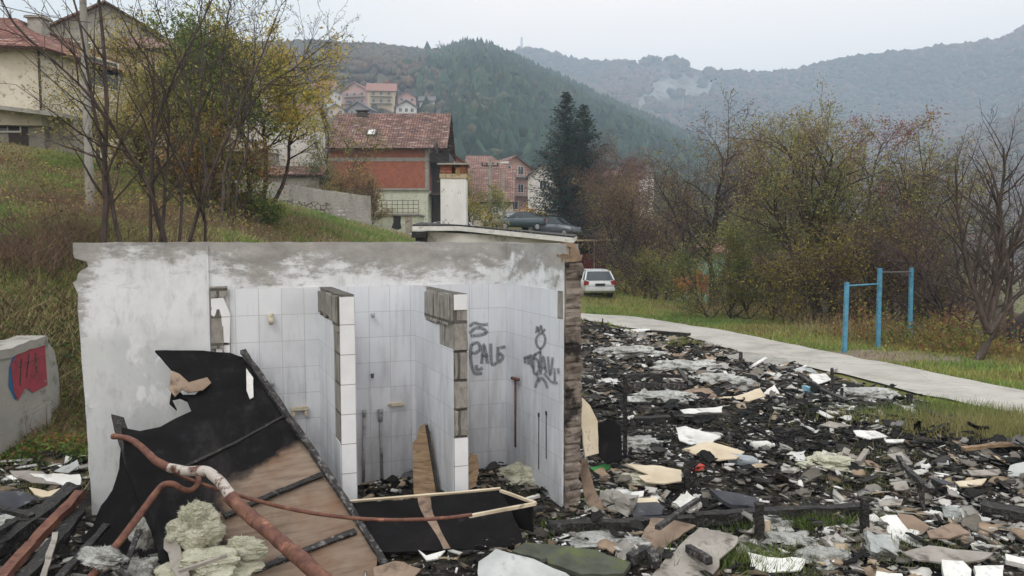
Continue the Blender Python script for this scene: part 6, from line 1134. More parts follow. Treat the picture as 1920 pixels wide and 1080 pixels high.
def window(parent, x, y, z, w, h, face='f', frame='white', sub=True):
    """face f: front (-y), r: +x side, l: -x side; centre point on the wall"""
    def B(m, a0, a1, d0, d1, z0, z1):
        if face == 'f': m.b2(x+a0, x+a1, y-d1, y-d0, z+z0, z+z1)
        elif face == 'r': m.b2(x+d0, x+d1, y+a0, y+a1, z+z0, z+z1)
        else: m.b2(x-d1, x-d0, y+a0, y+a1, z+z0, z+z1)
    m = MB(); t_ = .07; B(m, -w/2-t_, w/2+t_, .003, .06, h/2, h/2+t_); B(m, -w/2-t_, w/2+t_, .003, .09, -h/2-t_, -h/2); B(m, -w/2-t_, -w/2, .003, .06, -h/2, h/2); B(m, w/2, w/2+t_, .003, .06, -h/2, h/2)
    if sub: B(m, -.025, .025, .02, .05, -h/2, h/2)
    f = m.build('window', MT[frame] if isinstance(frame, str) else frame, parent); m = MB(); B(m, -w/2, w/2, .004, .018, -h/2, h/2); m.build('pane', MT['glass'], f); return f
def house(name, label, loc, rz, w, d, h, rh, wall, roof, ridge='x', over=.5, wins=(), group=None, chim=(), hip=0, balc=(), base=3.0, gablemat=None, cat='house', th=.12):
    """origin front-centre at ground; front faces -y. ridge 'x' along the front, 'y' gable to the front"""
    o = empty(name, loc, rz, label, cat, group); m = MB(); X, Y0, Y1 = w/2, 0, d
    if ridge == 'x':
        m.add([(-X, 0, -base), (X, 0, -base), (X, d, -base), (-X, d, -base), (-X, 0, h), (X, 0, h), (X, d, h), (-X, d, h), (-X+(hip), d/2, h+rh), (X-hip, d/2, h+rh)],
              [(0, 1, 5, 4), (1, 2, 6, 5) if hip else (1, 2, 6, 9, 5), (2, 3, 7, 6), (3, 0, 4, 7) if hip else (3, 0, 4, 8, 7)]+([(4, 5, 6, 7)] if hip else [(4, 5, 9, 8), (6, 7, 8, 9)]))
        wl = m.build('wall', WL[wall], o); k = rh/(d/2); P = []; e_ = over; up = .10
        if hip:
            kh = rh/hip; q = [(-X-e_, -e_, h-k*e_+up), (X+e_, -e_, h-k*e_+up), (X+e_, d+e_, h-k*e_+up), (-X-e_, d+e_, h-k*e_+up)]; r0 = (-X+hip, d/2, h+rh+up); r1 = (X-hip, d/2, h+rh+up)
            roofplane(P, q[0], q[1], r1, r0, th); roofplane(P, q[2], q[3], r0, r1, th); roofplane(P, q[1], q[2], r1, r1, th); roofplane(P, q[3], q[0], r0, r0, th)
        else:
            roofplane(P, (-X-e_, -e_, h-k*e_+up), (X+e_, -e_, h-k*e_+up), (X+e_, d/2, h+rh+up), (-X-e_, d/2, h+rh+up), th); roofplane(P, (X+e_, d+e_, h-k*e_+up), (-X-e_, d+e_, h-k*e_+up), (-X-e_, d/2, h+rh+up), (X+e_, d/2, h+rh+up), th)
    else:
        m.add([(-X, 0, -base), (X, 0, -base), (X, d, -base), (-X, d, -base), (-X, 0, h), (X, 0, h), (X, d, h), (-X, d, h), (0, 0, h+rh), (0, d, h+rh)], [(0, 1, 5, 8, 4), (1, 2, 6, 5), (2, 3, 7, 9, 6), (3, 0, 4, 7), (4, 8, 9, 7), (5, 6, 9, 8)])
        wl = m.build('wall', WL[wall], o); k = rh/X; P = []; e_ = over; up = .10
        roofplane(P, (-X-e_, d+e_, h-k*e_+up), (-X-e_, -e_, h-k*e_+up), (0, -e_, h+rh+up), (0, d+e_, h+rh+up), th); roofplane(P, (X+e_, -e_, h-k*e_+up), (X+e_, d+e_, h-k*e_+up), (0, d+e_, h+rh+up), (0, -e_, h+rh+up), th)
    rf = build_roof('roof', P, RF[roof], o)
    for (x, y, s_, hh) in chim:
        zz = h+rh*(1-abs(y-d/2)/(d/2)) if ridge == 'x' else h+rh*(1-abs(x)/X); m = MB(); m.b2(x-s_/2, x+s_/2, y-s_/2, y+s_/2, zz-.6, zz+hh); m.b2(x-s_/2-.06, x+s_/2+.06, y-s_/2-.06, y+s_/2+.06, zz+hh, zz+hh+.08); m.build('chimney', WL['brick'], rf)
    for (x, z, ww, hh, *fc) in wins:
        f = fc[0] if fc else 'f'; 
        if f == 'f': window(o, x, 0, z, ww, hh)
        elif f == 'r': window(o, X, x, z, ww, hh, 'r')
        else: window(o, -X, x, z, ww, hh, 'l')
    for (x, z, ww) in balc:
        m = MB(); m.b2(x-ww/2, x+ww/2, -1.1, -.003, z-.14, z); b_ = m.build('balcony', WL['conc'], o); m = MB(); m.b2(x-ww/2, x+ww/2, -1.1, -1.06, z+.85, z+.92); m.b2(x-ww/2, x+ww/2, -1.1, -1.06, z+.45, z+.49)
        for i in range(int(ww/.35)+1): xx = x-ww/2+.02+i*(ww-.04)/int(ww/.35); m.b2(xx-.02, xx+.02, -1.1, -1.06, z, z+.88)
        m.build('railing', MT['darkwood'], b_)
    return o
def W3(px, py, Y): return at(px, py, Y)
# upper-left cream house: nearest corner at px 81
c0 = at(81, 286, 31); o = empty('cream_house', (c0.x, c0.y, c0.z), 0, 'cream two-storey house with a red hipped roof and a low porch, at the top left', 'house')
zt = at(81, 88, 31).z-c0.z; zm = at(81, 208, 31).z-c0.z
m = MB(); A1 = Vector((-8.5, -1.2, 0)); B1 = Vector((2.3, 8.5, 0)); C1 = A1+B1
for z0, z1 in ((zm-.6, zt),):
    v = [Vector((0, 0, 0)), A1, C1, B1]; m.add([p+Vector((0, 0, z)) for z in (z0, z1) for p in v], [(0, 1, 2, 3), (4, 5, 6, 7), (0, 1, 5, 4), (1, 2, 6, 5), (2, 3, 7, 6), (3, 0, 4, 7)])
m.build('wall', WL['cream'], o)
e_ = .55; q0 = Vector((.1, -e_, zt-.12)); q1 = A1+Vector((-.5, -e_, zt-.12)); q3 = B1+Vector((.45, .4, zt-.12)); q2 = C1+Vector((-.5, .4, zt-.12)); q0.x += .35
ap = at(30, 34, 34.5)-c0; r0 = Vector((ap.x, ap.y, ap.z)); r1 = r0+Vector((-6, -.8, 0))
P = []; roofplane(P, q1, q0, r0, r1); roofplane(P, q0, q3, at(100, 78, 37.5)-c0, r0); roofplane(P, q3, q2, r1, r0)
rf = build_roof('roof', P, RF['red'], o)
m = MB(); cc = at(73, 60, 34.5)-c0; m.b2(cc.x-.32, cc.x+.32, cc.y-.3, cc.y+.3, cc.z-1, cc.z+.55); m.b2(cc.x-.42, cc.x+.42, cc.y-.4, cc.y+.4, cc.z+.55, cc.z+.65); m.build('chimney', WL['grey'], rf)
m = MB(); m.tube([(.05, -.12, zt-.2), (.05, -.1, zm)], .05, 8); m.build('downpipe', MT['darkwood'], o)
# side windows on the receding wall
ang = math.atan2(B1.y, B1.x)
def sidew(s, z, w, h):
    f = window(o, 0, 0, 0, w, h, 'f'); p = B1.normalized()*s; f.location = (p.x, p.y, z); f.rotation_euler = (0, 0, ang); return f
sidew(3.3, at(123, 137, 34).z-c0.z, 1.7, 1.2); sidew(6.2, at(128, 196, 34).z-c0.z+.2, 1.0, .9)
# porch roof and lower storey
pr = [at(-60, 190, 30)-c0, at(116, 212, 30)-c0, at(160, 222, 33)-c0, at(84, 205, 33.5)-c0, at(-60, 193, 33.5)-c0]
m = MB(); n = len(pr); m.add(pr+[p-Vector((0, 0, .16)) for p in pr], [tuple(range(n)), tuple(range(n, 2*n))[::-1]]+[(i, (i+1) % n, n+(i+1) % n, n+i) for i in range(n)]); m.build('porch_roof', WL['conc'], o)
m = MB(); zz = zm-.12; m.b2(-8, -.1, .25, 4, -3, zz); m.b2(-.1, .95, .6, 4, -3, zz); m.build('lower_wall', WL['grey'], o)
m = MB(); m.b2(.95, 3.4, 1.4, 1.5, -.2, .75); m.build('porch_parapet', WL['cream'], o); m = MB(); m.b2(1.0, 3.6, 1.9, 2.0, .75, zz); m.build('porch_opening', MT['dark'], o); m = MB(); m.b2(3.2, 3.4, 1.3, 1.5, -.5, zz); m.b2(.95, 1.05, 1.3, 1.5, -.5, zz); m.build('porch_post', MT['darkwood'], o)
p = at(14, 233, 31.2)-c0; window(o, p.x, .25, p.z, 1.0, .55); m = MB(); m.b2(-1.55, -.75, .2, .247, -.3, 1.45); m.build('door', MT['darkwood'], o)
# second house further up behind it
house('grey_house', 'grey gabled house half hidden behind the concrete pole, upper left', at(205, 200, 52), .35, 7, 8, 5.0, 2.0, 'grey', 'brown', 'y', wins=[(-1.5, 3.6, 1, 1.2), (1.4, 3.6, 1, 1.2)])
house('hut', 'small reddish brown roofed house among the yellow leaves, above the dark bare tree', at(290, 205, 45), .1, 5, 6, 3.6, 1.3, 'ochre', 'brown', 'x', chim=[(1, 3, .5, .6)])
house('stepped_house', 'pale house behind the yellow trees between pole and green crown', at(405, 215, 62), -.1, 6, 8, 3.2, 1.6, 'cream', 'brown', 'x', wins=[(-1.5, 1.8, .9, 1.1), (1.5, 1.8, .9, 1.1)])
# white house with metal shed
g = at(520, 318, 55); ho = house('white_house', 'white rendered house with one tiny window under the green tree', (g.x, g.y, g.z), .06, 4.8, 6, 4.0, 1.2, 'white', 'pale', 'x', wins=[(-1.62, 1.9, .4, .6)], over=.35)
g2 = at(494, 312, 53.5); sh = empty('metal_shed', (g2.x, g2.y, g2.z-.2), .05, 'small corrugated grey metal shed against the white house', 'shed'); m = MB()
for i in range(17): m.b2(-.95+i*.11, -.95+i*.11+.075, -.03 if i % 2 else 0, .9, 0, 1.3-.012*i)
m.build('corrugated_wall', WL['grey'], sh); m = MB(); m.add([(-1.05, -.1, 1.36), (1.05, -.1, 1.14), (1.05, 1.0, 1.18), (-1.05, 1.0, 1.4), (-1.05, -.1, 1.31), (1.05, -.1, 1.09), (1.05, 1.0, 1.13), (-1.05, 1.0, 1.35)], [(0, 1, 2, 3), (7, 6, 5, 4), (0, 4, 5, 1), (1, 5, 6, 2), (2, 6, 7, 3), (3, 7, 4, 0)]); m.build('roof', WL['conc'], sh)
g = at(545, 330, 49); house('low_roof_hut', 'low hut with a flat-pitched tiled roof behind the retaining wall', (g.x, g.y, g.z-.6), .05, 3.6, 3, .7, .6, 'conc', 'brown', 'x', over=.3)
# brick house
Yb = 66; gz_ = at(715, 440, Yb).z; xl = at(618, 350, Yb).x; xr = at(803, 350, Yb).x; he = at(700, 277, Yb).z-gz_; hr = at(700, 212, Yb+4.2).z-gz_
bh = empty('brick_house', ((xl+xr)/2, Yb, gz_), 0, 'unplastered red brick house with a mottled tile roof and one skylight', 'house'); w_ = xr-xl; X = w_/2
z1 = at(715, 354, Yb).z-gz_; z2 = at(715, 299, Yb).z-gz_
m = MB(); m.b2(-X, X, 0, 9, z1, he); m.build('wall', WL['brick'], bh); m = MB(); m.b2(-X, X-.05, .01, 8.9, -3, z1-.02); m.build('rendered_base', WL['green'], bh)
m = MB(); m.b2(-X-.02, X+.02, -.03, 9, z2-.16, z2+.16); m.b2(X-.28, X+.03, -.04, 1, z1, he); m.b2(-X-.03, X+.05, -.18, 1, z1-.14, z1+.04); m.build('concrete_frame', WL['conc'], bh)
m = MB(); m.b2(X+.03, X+1.6, 3.0, 9, -3, he-.05); m.b2(X+.03, X+1.55, .6, 3.0, z2-.2, z2-.05); m.b2(X+.03, X+1.55, .6, 3, z1-.5, z1-.35); m.build('side_wing', MT['darkwood'], bh)
m = MB(); m.b2(X+.1, X+1.5, .6, .66, z2-.05, z2+.65); m.build('railing', MT['darkwood'], bh); m = MB(); m.b2(X+1.45, X+1.55, .6, .7, -1, he); m.build('post', MT['darkwood'], bh)
P = []; k_ = (hr-he)/4.5; roofplane(P, (-X-.3, -.7, he-.1), (X+1.75, -.7, he-.1), (X+1.75, 4.4, hr), (-X-.3, 4.4, hr)); roofplane(P, (X+1.75, 9.6, he-.1), (-X-.3, 9.6, he-.1), (-X-.3, 4.4, hr), (X+1.75, 4.4, hr)); rf = build_roof('roof', P, RF['brown'], bh)
def onroof(px, py):
    n = Vector((0, -(hr-he+.1), 5.1)).normalized(); p0 = Vector((bh.location.x, Yb-.7, gz_+he-.1)); d = ray(px, py); q = CAM+d*((p0-CAM).dot(n)/d.dot(n)); return q-bh.location
q = onroof(697, 250); m = MB(); Rm = Matrix.Rotation(math.atan2(hr-he+.1, 5.1), 3, 'X'); m.box(q+Vector((0, -.03, .06)), (.75, .95, .12), M=Rm); s_ = m.build('skylight', MT['chrome'], rf); m = MB(); m.box(q+Vector((0, -.06, .13)), (.6, .78, .03), M=Rm); m.build('pane', MT['white'], s_)
q = onroof(661, 252); m = MB(); m.tube([q, q+Vector((0, 0, .45))], .06, 8); m.build('vent_pipe', MT['pipe'], rf)
q = onroof(680, 216); m = MB(); m.b2(q.x-.5, q.x+.5, q.y-.3, q.y+.3, q.z-.5, q.z+.2); m.b2(q.x-.6, q.x+.6, q.y-.38, q.y+.38, q.z+.34, q.z+.44); m.b2(q.x-.4, q.x-.2, q.y-.2, q.y+.2, q.z+.2, q.z+.34); m.b2(q.x+.2, q.x+.4, q.y-.2, q.y+.2, q.z+.2, q.z+.34); m.build('chimney', MT['darkwood'], rf)
m = MB(); m.tube([(X+.7, -.9, z2+.9), (X+.9, -.93, z2+.9)], .5, 16); m.build('satellite_dish', MT['darkwood'], bh)
# outbuilding with terrace railing
Yo = 50; g = at(740, 441, Yo); ob = empty('outbuilding', (g.x, Yo, g.z), 0, 'low plastered outbuilding with a hole in its wall and a railing on its flat roof', 'outbuilding'); L_ = at(696, 420, Yo).x-g.x; R_ = at(782, 420, Yo).x-g.x; zt_ = at(740, 401, Yo).z-g.z
m = MB(); m.b2(L_, R_, 0, 4, -2, zt_-.1); m.build('wall', WL['green'], ob); m = MB(); m.b2(L_-.1, R_+.1, -.15, 4, zt_-.1, zt_+.02); m.build('flat_roof', WL['conc'], ob)
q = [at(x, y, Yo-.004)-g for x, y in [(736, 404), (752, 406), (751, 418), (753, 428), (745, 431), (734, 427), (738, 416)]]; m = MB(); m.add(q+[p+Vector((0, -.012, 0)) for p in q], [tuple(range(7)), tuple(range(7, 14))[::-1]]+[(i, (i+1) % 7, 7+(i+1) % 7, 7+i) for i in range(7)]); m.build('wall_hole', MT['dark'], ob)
a = at(760, 404, Yo)-g; b = at(773, 440, Yo)-g; m = MB(); m.b2(a.x, b.x, -.05, -.003, b.z-.5, a.z); m.build('door', mat_noise('faded_door', '8f857c', 'b0a79c', 6, c3='5d3f33', s3=3), ob)
ra = at(716, 376, Yo).z-g.z; rl = at(716, 390, Yo).x-g.x; rr_ = at(785, 390, Yo).x-g.x; m = MB()
for f in (0, .33, .66, 1): zz = zt_+.1+(ra-zt_-.1)*f; m.b2(rl, rr_, -.06, -.03, zz-.015, zz+.015)
for i in range(8): xx = rl+(rr_-rl)*i/7; m.b2(xx-.015, xx+.015, -.07, -.035, zt_, ra)
m.build('railing', MT['darkwood'], ob)
# cracked retaining wall
def wallrun(name, label, pts, th, mat, drop=2.5):
    P = [at(*p) for p in pts]; m = MB(); T = []; 
    for i in range(len(P)-1):
        for k in range(8): T.append(P[i].lerp(P[i+1], k/8)+Vector((0, 0, RNG.uniform(-.02, .02))))
    T.append(P[-1]); n = len(T); d = (P[-1]-P[0]).normalized(); nn = Vector((-d.y, d.x, 0))*th; vs = []
    for p in T: vs += [p, p+nn, p+nn-Vector((0, 0, drop)), p-Vector((0, 0, drop))]
    fs = [(i*4+k, i*4+(k+1) % 4, (i+1)*4+(k+1) % 4, (i+1)*4+k) for i in range(n-1) for k in range(4)]+[(0, 1, 2, 3), ((n-1)*4+3, (n-1)*4+2, (n-1)*4+1, (n-1)*4)]; m.add(vs, fs); return tag(m.build(name, mat), label, 'wall')
t = NT('stone_and_render', .95, .1); x, y, z = t.sep(); v = t.voro(3.2, feature='DISTANCE_TO_EDGE', vec=t.map(scale=(1, 1, 1.5))); st = t.mix(t.ramp(v, [(.03, 1), (.09, 0)]), t.ramp(t.noise(3, 7), [(.3, '87817a'), (.7, 'a9a39a')]), '4c4641')
rd = t.mix(t.ramp(t.noise(2, 9, .7, t.map(scale=(1, 1, .3))), [(.45, 0), (.7, .8)]), 'a09c96', '6f6b66'); gate = t.math('ADD', t.rng(z, 4.55, 4.2), t.math('MULTIPLY', t.math('SUBTRACT', t.noise(.5, 4), .5), 1.6)); sel = t.math('MULTIPLY', t.ramp(gate, [(.48, 0), (.55, 1)]), t.rng(x, -9.6, -10.0)); t.col(t.mix(sel, rd, st)); t.bump(t.math('ADD', v, t.noise(8, 8)), .6, .05)
wallrun('retaining_wall', 'long cracked retaining wall with bare stonework and streaked render on the grassy bank', [(415, 322, 38), (488, 337, 38), (560, 348, 39), (614, 357, 40), (632, 359, 40.2), (695, 368, 41)], .35, t.m)
q = [at(x, y, 41-.01) for x, y in [(0, 0)]]
m = MB()
for (x0, y0, ww) in [(634, 394, 12), (648, 393, 4), (633, 402, 5), (642, 402, 7), (632, 411, 5), (642, 410, 3), (650, 410, 8)]:
    a = at(x0, y0, 40.0); b = at(x0+ww*.8, y0+1.5, 40.0); m.b2(a.x, b.x, a.y-.0, a.y+.01, b.z, a.z)
o = m.build('chalk_writing', MT['white']); o.parent = [q for q in bpy.data.objects if q.name == 'retaining_wall'][0]
# painted wall at the left edge
pw = wallrun('painted_wall', 'low concrete wall with red and blue graffiti at the left edge', [(-60, 678, 7.4), (0, 662, 7.9), (90, 632, 8.7)], .22, MT['concrete'], 1.6)
wallrun('ruined_wall', 'rough grey wall stub between the painted wall and the washroom ruin', [(88, 640, 8.8), (102, 655, 8.95), (110, 700, 9.05)], .3, MT['concrete'], 1.3)
cp = wallrun('coping', 'pale coping slab', [(-62, 675, 7.36), (-2, 658, 7.86), (88, 629, 8.66)], .35, MT['concrete'], .1); cp.parent = pw
for k in ('label', 'category'): del cp[k]
A0, B0 = at(0, 662, 7.9), at(90, 632, 8.7); nW = Vector((B0.y-A0.y, -(B0.x-A0.x), 0)).normalized(); plW = (A0+nW*.004, nW)
def onw(x, y, d=0): return onpl(x, y, (A0+nW*(.004+d), nW))
t = NT('graffiti_paint', .8); t.col(t.mix(t.ramp(t.noise(7, 6, .6), [(.4, 0), (.7, .8)]), '94404a', '6e3a40')); al = t.ramp(t.noise(6, 9, .75), [(.36, 0), (.42, 1)]); t.l(al, t.b.inputs['Alpha'])
m = MB(); m.add([onw(*p, .004) for p in [(20, 684), (32, 664), (50, 654), (66, 643), (84, 640), (89, 722), (62, 736), (48, 726), (34, 752), (26, 735)]], [tuple(range(10))]); m.build('graffiti', t.m, pw)
tb = NT('graffiti_blue', .8); tb.col('2f5f8a'); tb.l(tb.ramp(tb.noise(9, 7, .7), [(.38, 0), (.46, .95)]), tb.b.inputs['Alpha'])
m = MB(); m.add([onw(*p, .0) for p in [(17, 690), (24, 668), (50, 650), (78, 636), (84, 646), (50, 664), (30, 680), (22, 700), (26, 722), (36, 745), (28, 750), (16, 725)]], [tuple(range(12))]); m.build('graffiti_outline', tb.m, pw)
m = MB()
for p0, p1 in [((40, 672), (38, 722)), ((54, 664), (50, 708)), ((66, 662), (70, 700)), ((34, 690), (80, 668))]: m.add([onw(p0[0]-1, p0[1], .007), onw(p0[0]+1, p0[1], .007), onw(p1[0]+1, p1[1], .007), onw(p1[0]-1, p1[1], .007)], [(0, 1, 2, 3)])
m.build('graffiti_letters', MT['char_grey'], pw)
# small flat-roofed block with chimney behind the ruin
Yk = 16.5; gb_ = empty('flat_roof_block', (0, Yk, 0), 0, 'low white flat-roofed block right behind the ruin, cars parked beyond it', 'building')
L0, R0 = at(772, 430, Yk), at(1072, 449, Yk-1.0); e1 = at(800, 422, Yk+1.6)
def P2(p): return p-Vector((0, Yk, 0))
rp_ = [P2(at(773, 424, Yk)), P2(at(860, 424, Yk-.05)), P2(at(1076, 446, Yk-1.2)), P2(at(1082, 442, Yk+3.5)), P2(at(790, 419, Yk+3))]
m = MB(); n = 5; m.add(rp_+[p-Vector((0, 0, .10)) for p in rp_], [tuple(range(n)), tuple(range(n, 2*n))[::-1]]+[(i, (i+1) % n, n+(i+1) % n, n+i) for i in range(n)]); m.build('roof_slab', MT['whiteboard'], gb_)
m = MB(); m.add([p+Vector((0, 0, .035)) for p in rp_]+[p+Vector((0, 0, .002)) for p in rp_], [tuple(range(n)), tuple(range(n, 2*n))[::-1]]+[(i, (i+1) % n, n+(i+1) % n, n+i) for i in range(n)]); m.build('roofing_felt', MT['char_grey'], gb_)
a = P2(at(800, 435, Yk+.25)); b = P2(at(1060, 450, Yk-.8)); m = MB(); m.add([(a.x, .3, -.5), (b.x, -.75, -.5), (b.x, 3, -.5), (a.x, 3, -.5), (a.x, .3, a.z+.02), (b.x, -.75, b.z-.0), (b.x, 3, b.z+.0), (a.x, 3, a.z)], [(0, 1, 5, 4), (1, 2, 6, 5), (2, 3, 7, 6), (3, 0, 4, 7), (4, 5, 6, 7)]); m.build('wall', WL['white'], gb_)
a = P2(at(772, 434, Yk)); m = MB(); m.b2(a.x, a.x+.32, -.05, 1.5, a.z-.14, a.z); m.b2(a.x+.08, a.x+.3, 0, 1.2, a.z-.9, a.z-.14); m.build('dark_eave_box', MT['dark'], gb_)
cx0, cx1 = at(826, 380, Yk+1).x, at(874, 380, Yk+1).x; zb, zs, zc_ = at(850, 425, Yk+1).z, at(850, 334, Yk+1).z, at(850, 309, Yk+1).z; w_ = cx1-cx0
m = MB(); m.b2(cx0, cx1, 1, 1+w_, zb-.3, zs); ch_ = m.build('chimney_stack', mat_noise('whitewashed_stack', 'c9c8c4', 'dbdad7', 3, c3='77736d', s3=9, lo3=.6, hi3=.68, stretch=(1, 1, .5)), gb_)
m = MB(); m.b2(cx0-.02, cx1+.02, .98, 1+w_+.02, zs, zs+.10); o = m.build('collar', mat_noise('ochre_mortar', '8e7b5c', 'b3a68c', 14), ch_); subdiv_noise(o, 3, .006, 20)
m = MB(); zz = zs+.10; th_ = zc_-zz
for xx, yy in ((cx0+.07, 1.07), (cx1-.07, 1.07), (cx0+.07, 1+w_-.07), (cx1-.07, 1+w_-.07), ((cx0+cx1)/2-.06, 1+w_-.07)): m.b2(xx-.07, xx+.07, yy-.07, yy+.07, zz, zc_)
m.b2(cx0+.14, cx0+.26, 1.01, 1.12, zz, zc_); m.build('brick_piers', mat_brick('chimney_brick', '8a5040', '9c6250', '5d4a42', .22, .07), ch_)
m = MB(); m.b2(cx0-.07, cx1+.06, .93, 1+w_+.07, zc_, zc_+.035); o = m.build('cap_slab', WL['conc'], ch_)
# red gate shed with awning
Yr = 47.5; g = at(1112, 545, Yr); rs_ = empty('red_shed', (g.x, Yr, g.z), 0, 'dark red corrugated shed with a flat awning behind the white hatchback', 'shed'); x0 = at(1075, 500, Yr).x-g.x; x1 = at(1138, 500, Yr).x-g.x; zt_ = at(1112, 476, Yr).z-g.z; za = at(1112, 452, Yr).z-g.z
m = MB()
for i in range(14): xx = x0+(x1-x0)*i/14; m.b2(xx, xx+(x1-x0)/14*.8, -.04 if i % 2 else 0, .05, -.5, zt_)
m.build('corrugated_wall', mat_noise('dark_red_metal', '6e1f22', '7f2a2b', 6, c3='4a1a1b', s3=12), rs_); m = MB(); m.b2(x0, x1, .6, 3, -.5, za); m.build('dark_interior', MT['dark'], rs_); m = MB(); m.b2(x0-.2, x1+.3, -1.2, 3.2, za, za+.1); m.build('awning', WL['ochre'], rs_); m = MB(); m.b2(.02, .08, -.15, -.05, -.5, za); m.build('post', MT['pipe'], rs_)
# things glimpsed through the trees
g = at(1325, 540, 52); house('turquoise_hut', 'pale turquoise hut glimpsed through the trees', (g.x, g.y, g.z), 0, 2.6, 3, 2.6, .5, 'turq', 'far', 'x')
# roofs right of the chimney
g = at(845, 420, 78); house('small_gabled_house', 'small gabled house with a dark attic opening right of the brick house', (g.x, g.y, g.z), .2, 4.2, 8, at(845, 312, 78).z-g.z, 1.5, 'brick', 'pale', 'y', wins=[(0, at(845, 300, 78).z-g.z, .8, .9)], over=.3)
Yh = 72; g = at(915, 430, Yh); he_ = at(915, 379, Yh).z-g.z
big2 = empty('tiled_roof_house', (g.x, Yh, g.z), 0, 'house with a long faded tile roof coming low behind the two utility poles', 'house'); xa = at(868, 380, Yh).x-g.x; xb = at(964, 380, Yh).x-g.x; m = MB(); m.b2(xa+.2, xb-.1, .4, 8, -2, he_); m.build('wall', WL['cream'], big2)
P = []; zt_ = at(915, 316, Yh+4.5).z-g.z; roofplane(P, (xa, 0, he_), (xb, 0, he_), (xb+.2, 4.5, zt_), (xa-.2, 4.5, zt_)); zt2 = at(890, 292, Yh+8).z-g.z; roofplane(P, (xa-.2, 4.52, zt_+.02), (xb-.5, 4.52, zt_+.02), (xb-2.4, 8, zt2), (xa-.2, 8, zt2)); build_roof('roof', P, RF['pale'], big2); window(big2, xb-1.8, .4, he_-.8, .5, .5)
m = MB(); m.tube([(xb-.4, -.1, he_-.05), (xb-.5, -.1, he_-.4), (xb-.9, -.1, he_-.7), (xb-.9, -.1, -.5)], .06, 8); m.build('downpipe', MT['darkwood'], big2)
g = at(973, 400, 105); hp = at(973, 318, 105).z-g.z; house('pink_house', 'pinkish brown three-storey house with balconies and a red gabled roof', (g.x-.6, g.y, g.z), .35, 5.4, 9, hp, 1.9, 'pink', 'pale', 'y', wins=[(-1, hp-.1, .8, 1.1), (.9, hp-.1, .8, 1.1), (-1, hp-2.6, .8, 1.1), (.9, hp-2.6, .8, 1.1), (0, hp-5, .9, 1.1)], balc=[(0, hp-1.0, 4.6), (0, hp-3.6, 5.0), (0, hp-6, 5.0)], over=.6)
g = at(1018, 400, 95); house('white_house', 'pale house with a steep gable between the pink house and the spruce', (g.x, g.y, g.z), -.3, 4, 6, at(1018, 330, 95).z-g.z, 1.6, 'white', 'fargrey', 'y', wins=[(0, 3.5, .8, 1)])
g = at(1200, 340, 120); house('white_roof_house', 'house with a pale roof beyond the tree belt, thin smoke above it', (g.x, g.y, g.z), .3, 5, 6, at(1200, 322, 120).z-g.z, 1.0, 'white', 'fargrey', 'x', base=8)
g = at(1165, 350, 110); house('pink_roof_house', 'faded pink roof peeking over the brown tree, left of the pale roof', (g.x, g.y, g.z), -.2, 5, 6, at(1165, 330, 110).z-g.z, 1.0, 'pink', 'pale', 'x', base=8)
# poles and wires
def pole(label, px, ytop, Y, r, lamp=None, ins=True):
    b = gb(px, Y); top = at(px, ytop, Y); o = empty('utility_pole', b, 0, label, 'utility pole'); h = top.z-b[2]; m = MB(); m.tube([(0, 0, -.3), (0, 0, h)], [r, r*.7], 10); m.build('shaft', WL['conc'], o)
    if ins:
        m = MB(); m.b2(-.55, .55, -.05, .05, h-.55, h-.47); 
        for dx in (-.5, -.2, .2, .5): m.tube([(dx, 0, h-.5), (dx, 0, h-.3)], .05, 7)
        m.build('crossarm', MT['darkwood'], o)
    if lamp:
        m = MB(); m.tube([(0, 0, h-.55), (.5, -.1, h-.3), (.75, -.15, h-.3)], .03, 7); m.build('lamp_arm', MT['pipe'], o); m = MB(); m.box((.95, -.2, h-.32), (.55, .2, .12), jit=.02); m.build('lamp_head', MT['white'], o)
    return o, top
_, t1 = pole('utility pole with crossarm and street lamp, the left one of two beyond the cars', 919, 296, 48, .13, lamp=True)
_, t2 = pole('thinner utility pole right of the one carrying the street lamp', 944, 318, 54, .11, ins=False)
_, t0 = pole('tall concrete pole rising out of the frame behind the slender bare tree', 172, -60, 17, .10, ins=False)
def wire(label, a, b, sag, r=.012):
    a, b = Vector(a), Vector(b); P = [a.lerp(b, i/14)-Vector((0, 0, sag*4*(i/14)*(1-i/14))) for i in range(15)]; m = MB(); m.tube(P, r, 4); return tag(m.build('overhead_wire', MT['darkwood']), label, 'wire')
wire('thin wire sloping down to the concrete pole at the top left', at(-40, 0, 14), at(170, 42, 17), .05, .008)
wire('wire between the brick house and the street lamp pole, upper one', at(800, 275, 60), at(912, 306, 48), .5)
wire('wire between the brick house and the street lamp pole, lower one', at(800, 281, 60), at(914, 312, 48), .6)
# blue pull-up bars
bars = empty('pull_up_bars', gb(1648, 18.8), 0, 'blue steel pull-up bars with a lower and a higher bar on the grass', 'pull-up bars'); bl = Vector(bars.location)
b0, b1_, b2_ = hit(1583, 661), hit(1646, 655), hit(1706, 640); tp = [at(1588, 529, b0.y), at(1650, 503, b1_.y), at(1709, 502, b2_.y)]; BP = [b0, b1_, b2_]
for b, t_ in zip(BP, tp): m = MB(); m.bar(b-bl-Vector((0, 0, .2)), t_-bl, .085, .085, up=(0, 1, 0)); m.build('post', MT['blue'], bars)
m = MB(); lo = tp[0]-Vector((0, 0, .09)); m.tube([lo-bl, Vector((tp[1].x, tp[1].y, lo.z-.0))-bl], .02, 8); m.build('low_bar', MT['blue'], bars); m = MB(); m.tube([tp[1]-bl-Vector((0, 0, .10)), tp[2]-bl-Vector((0, 0, .12))], .018, 8); m.build('high_bar', MT['chrome'], bars)
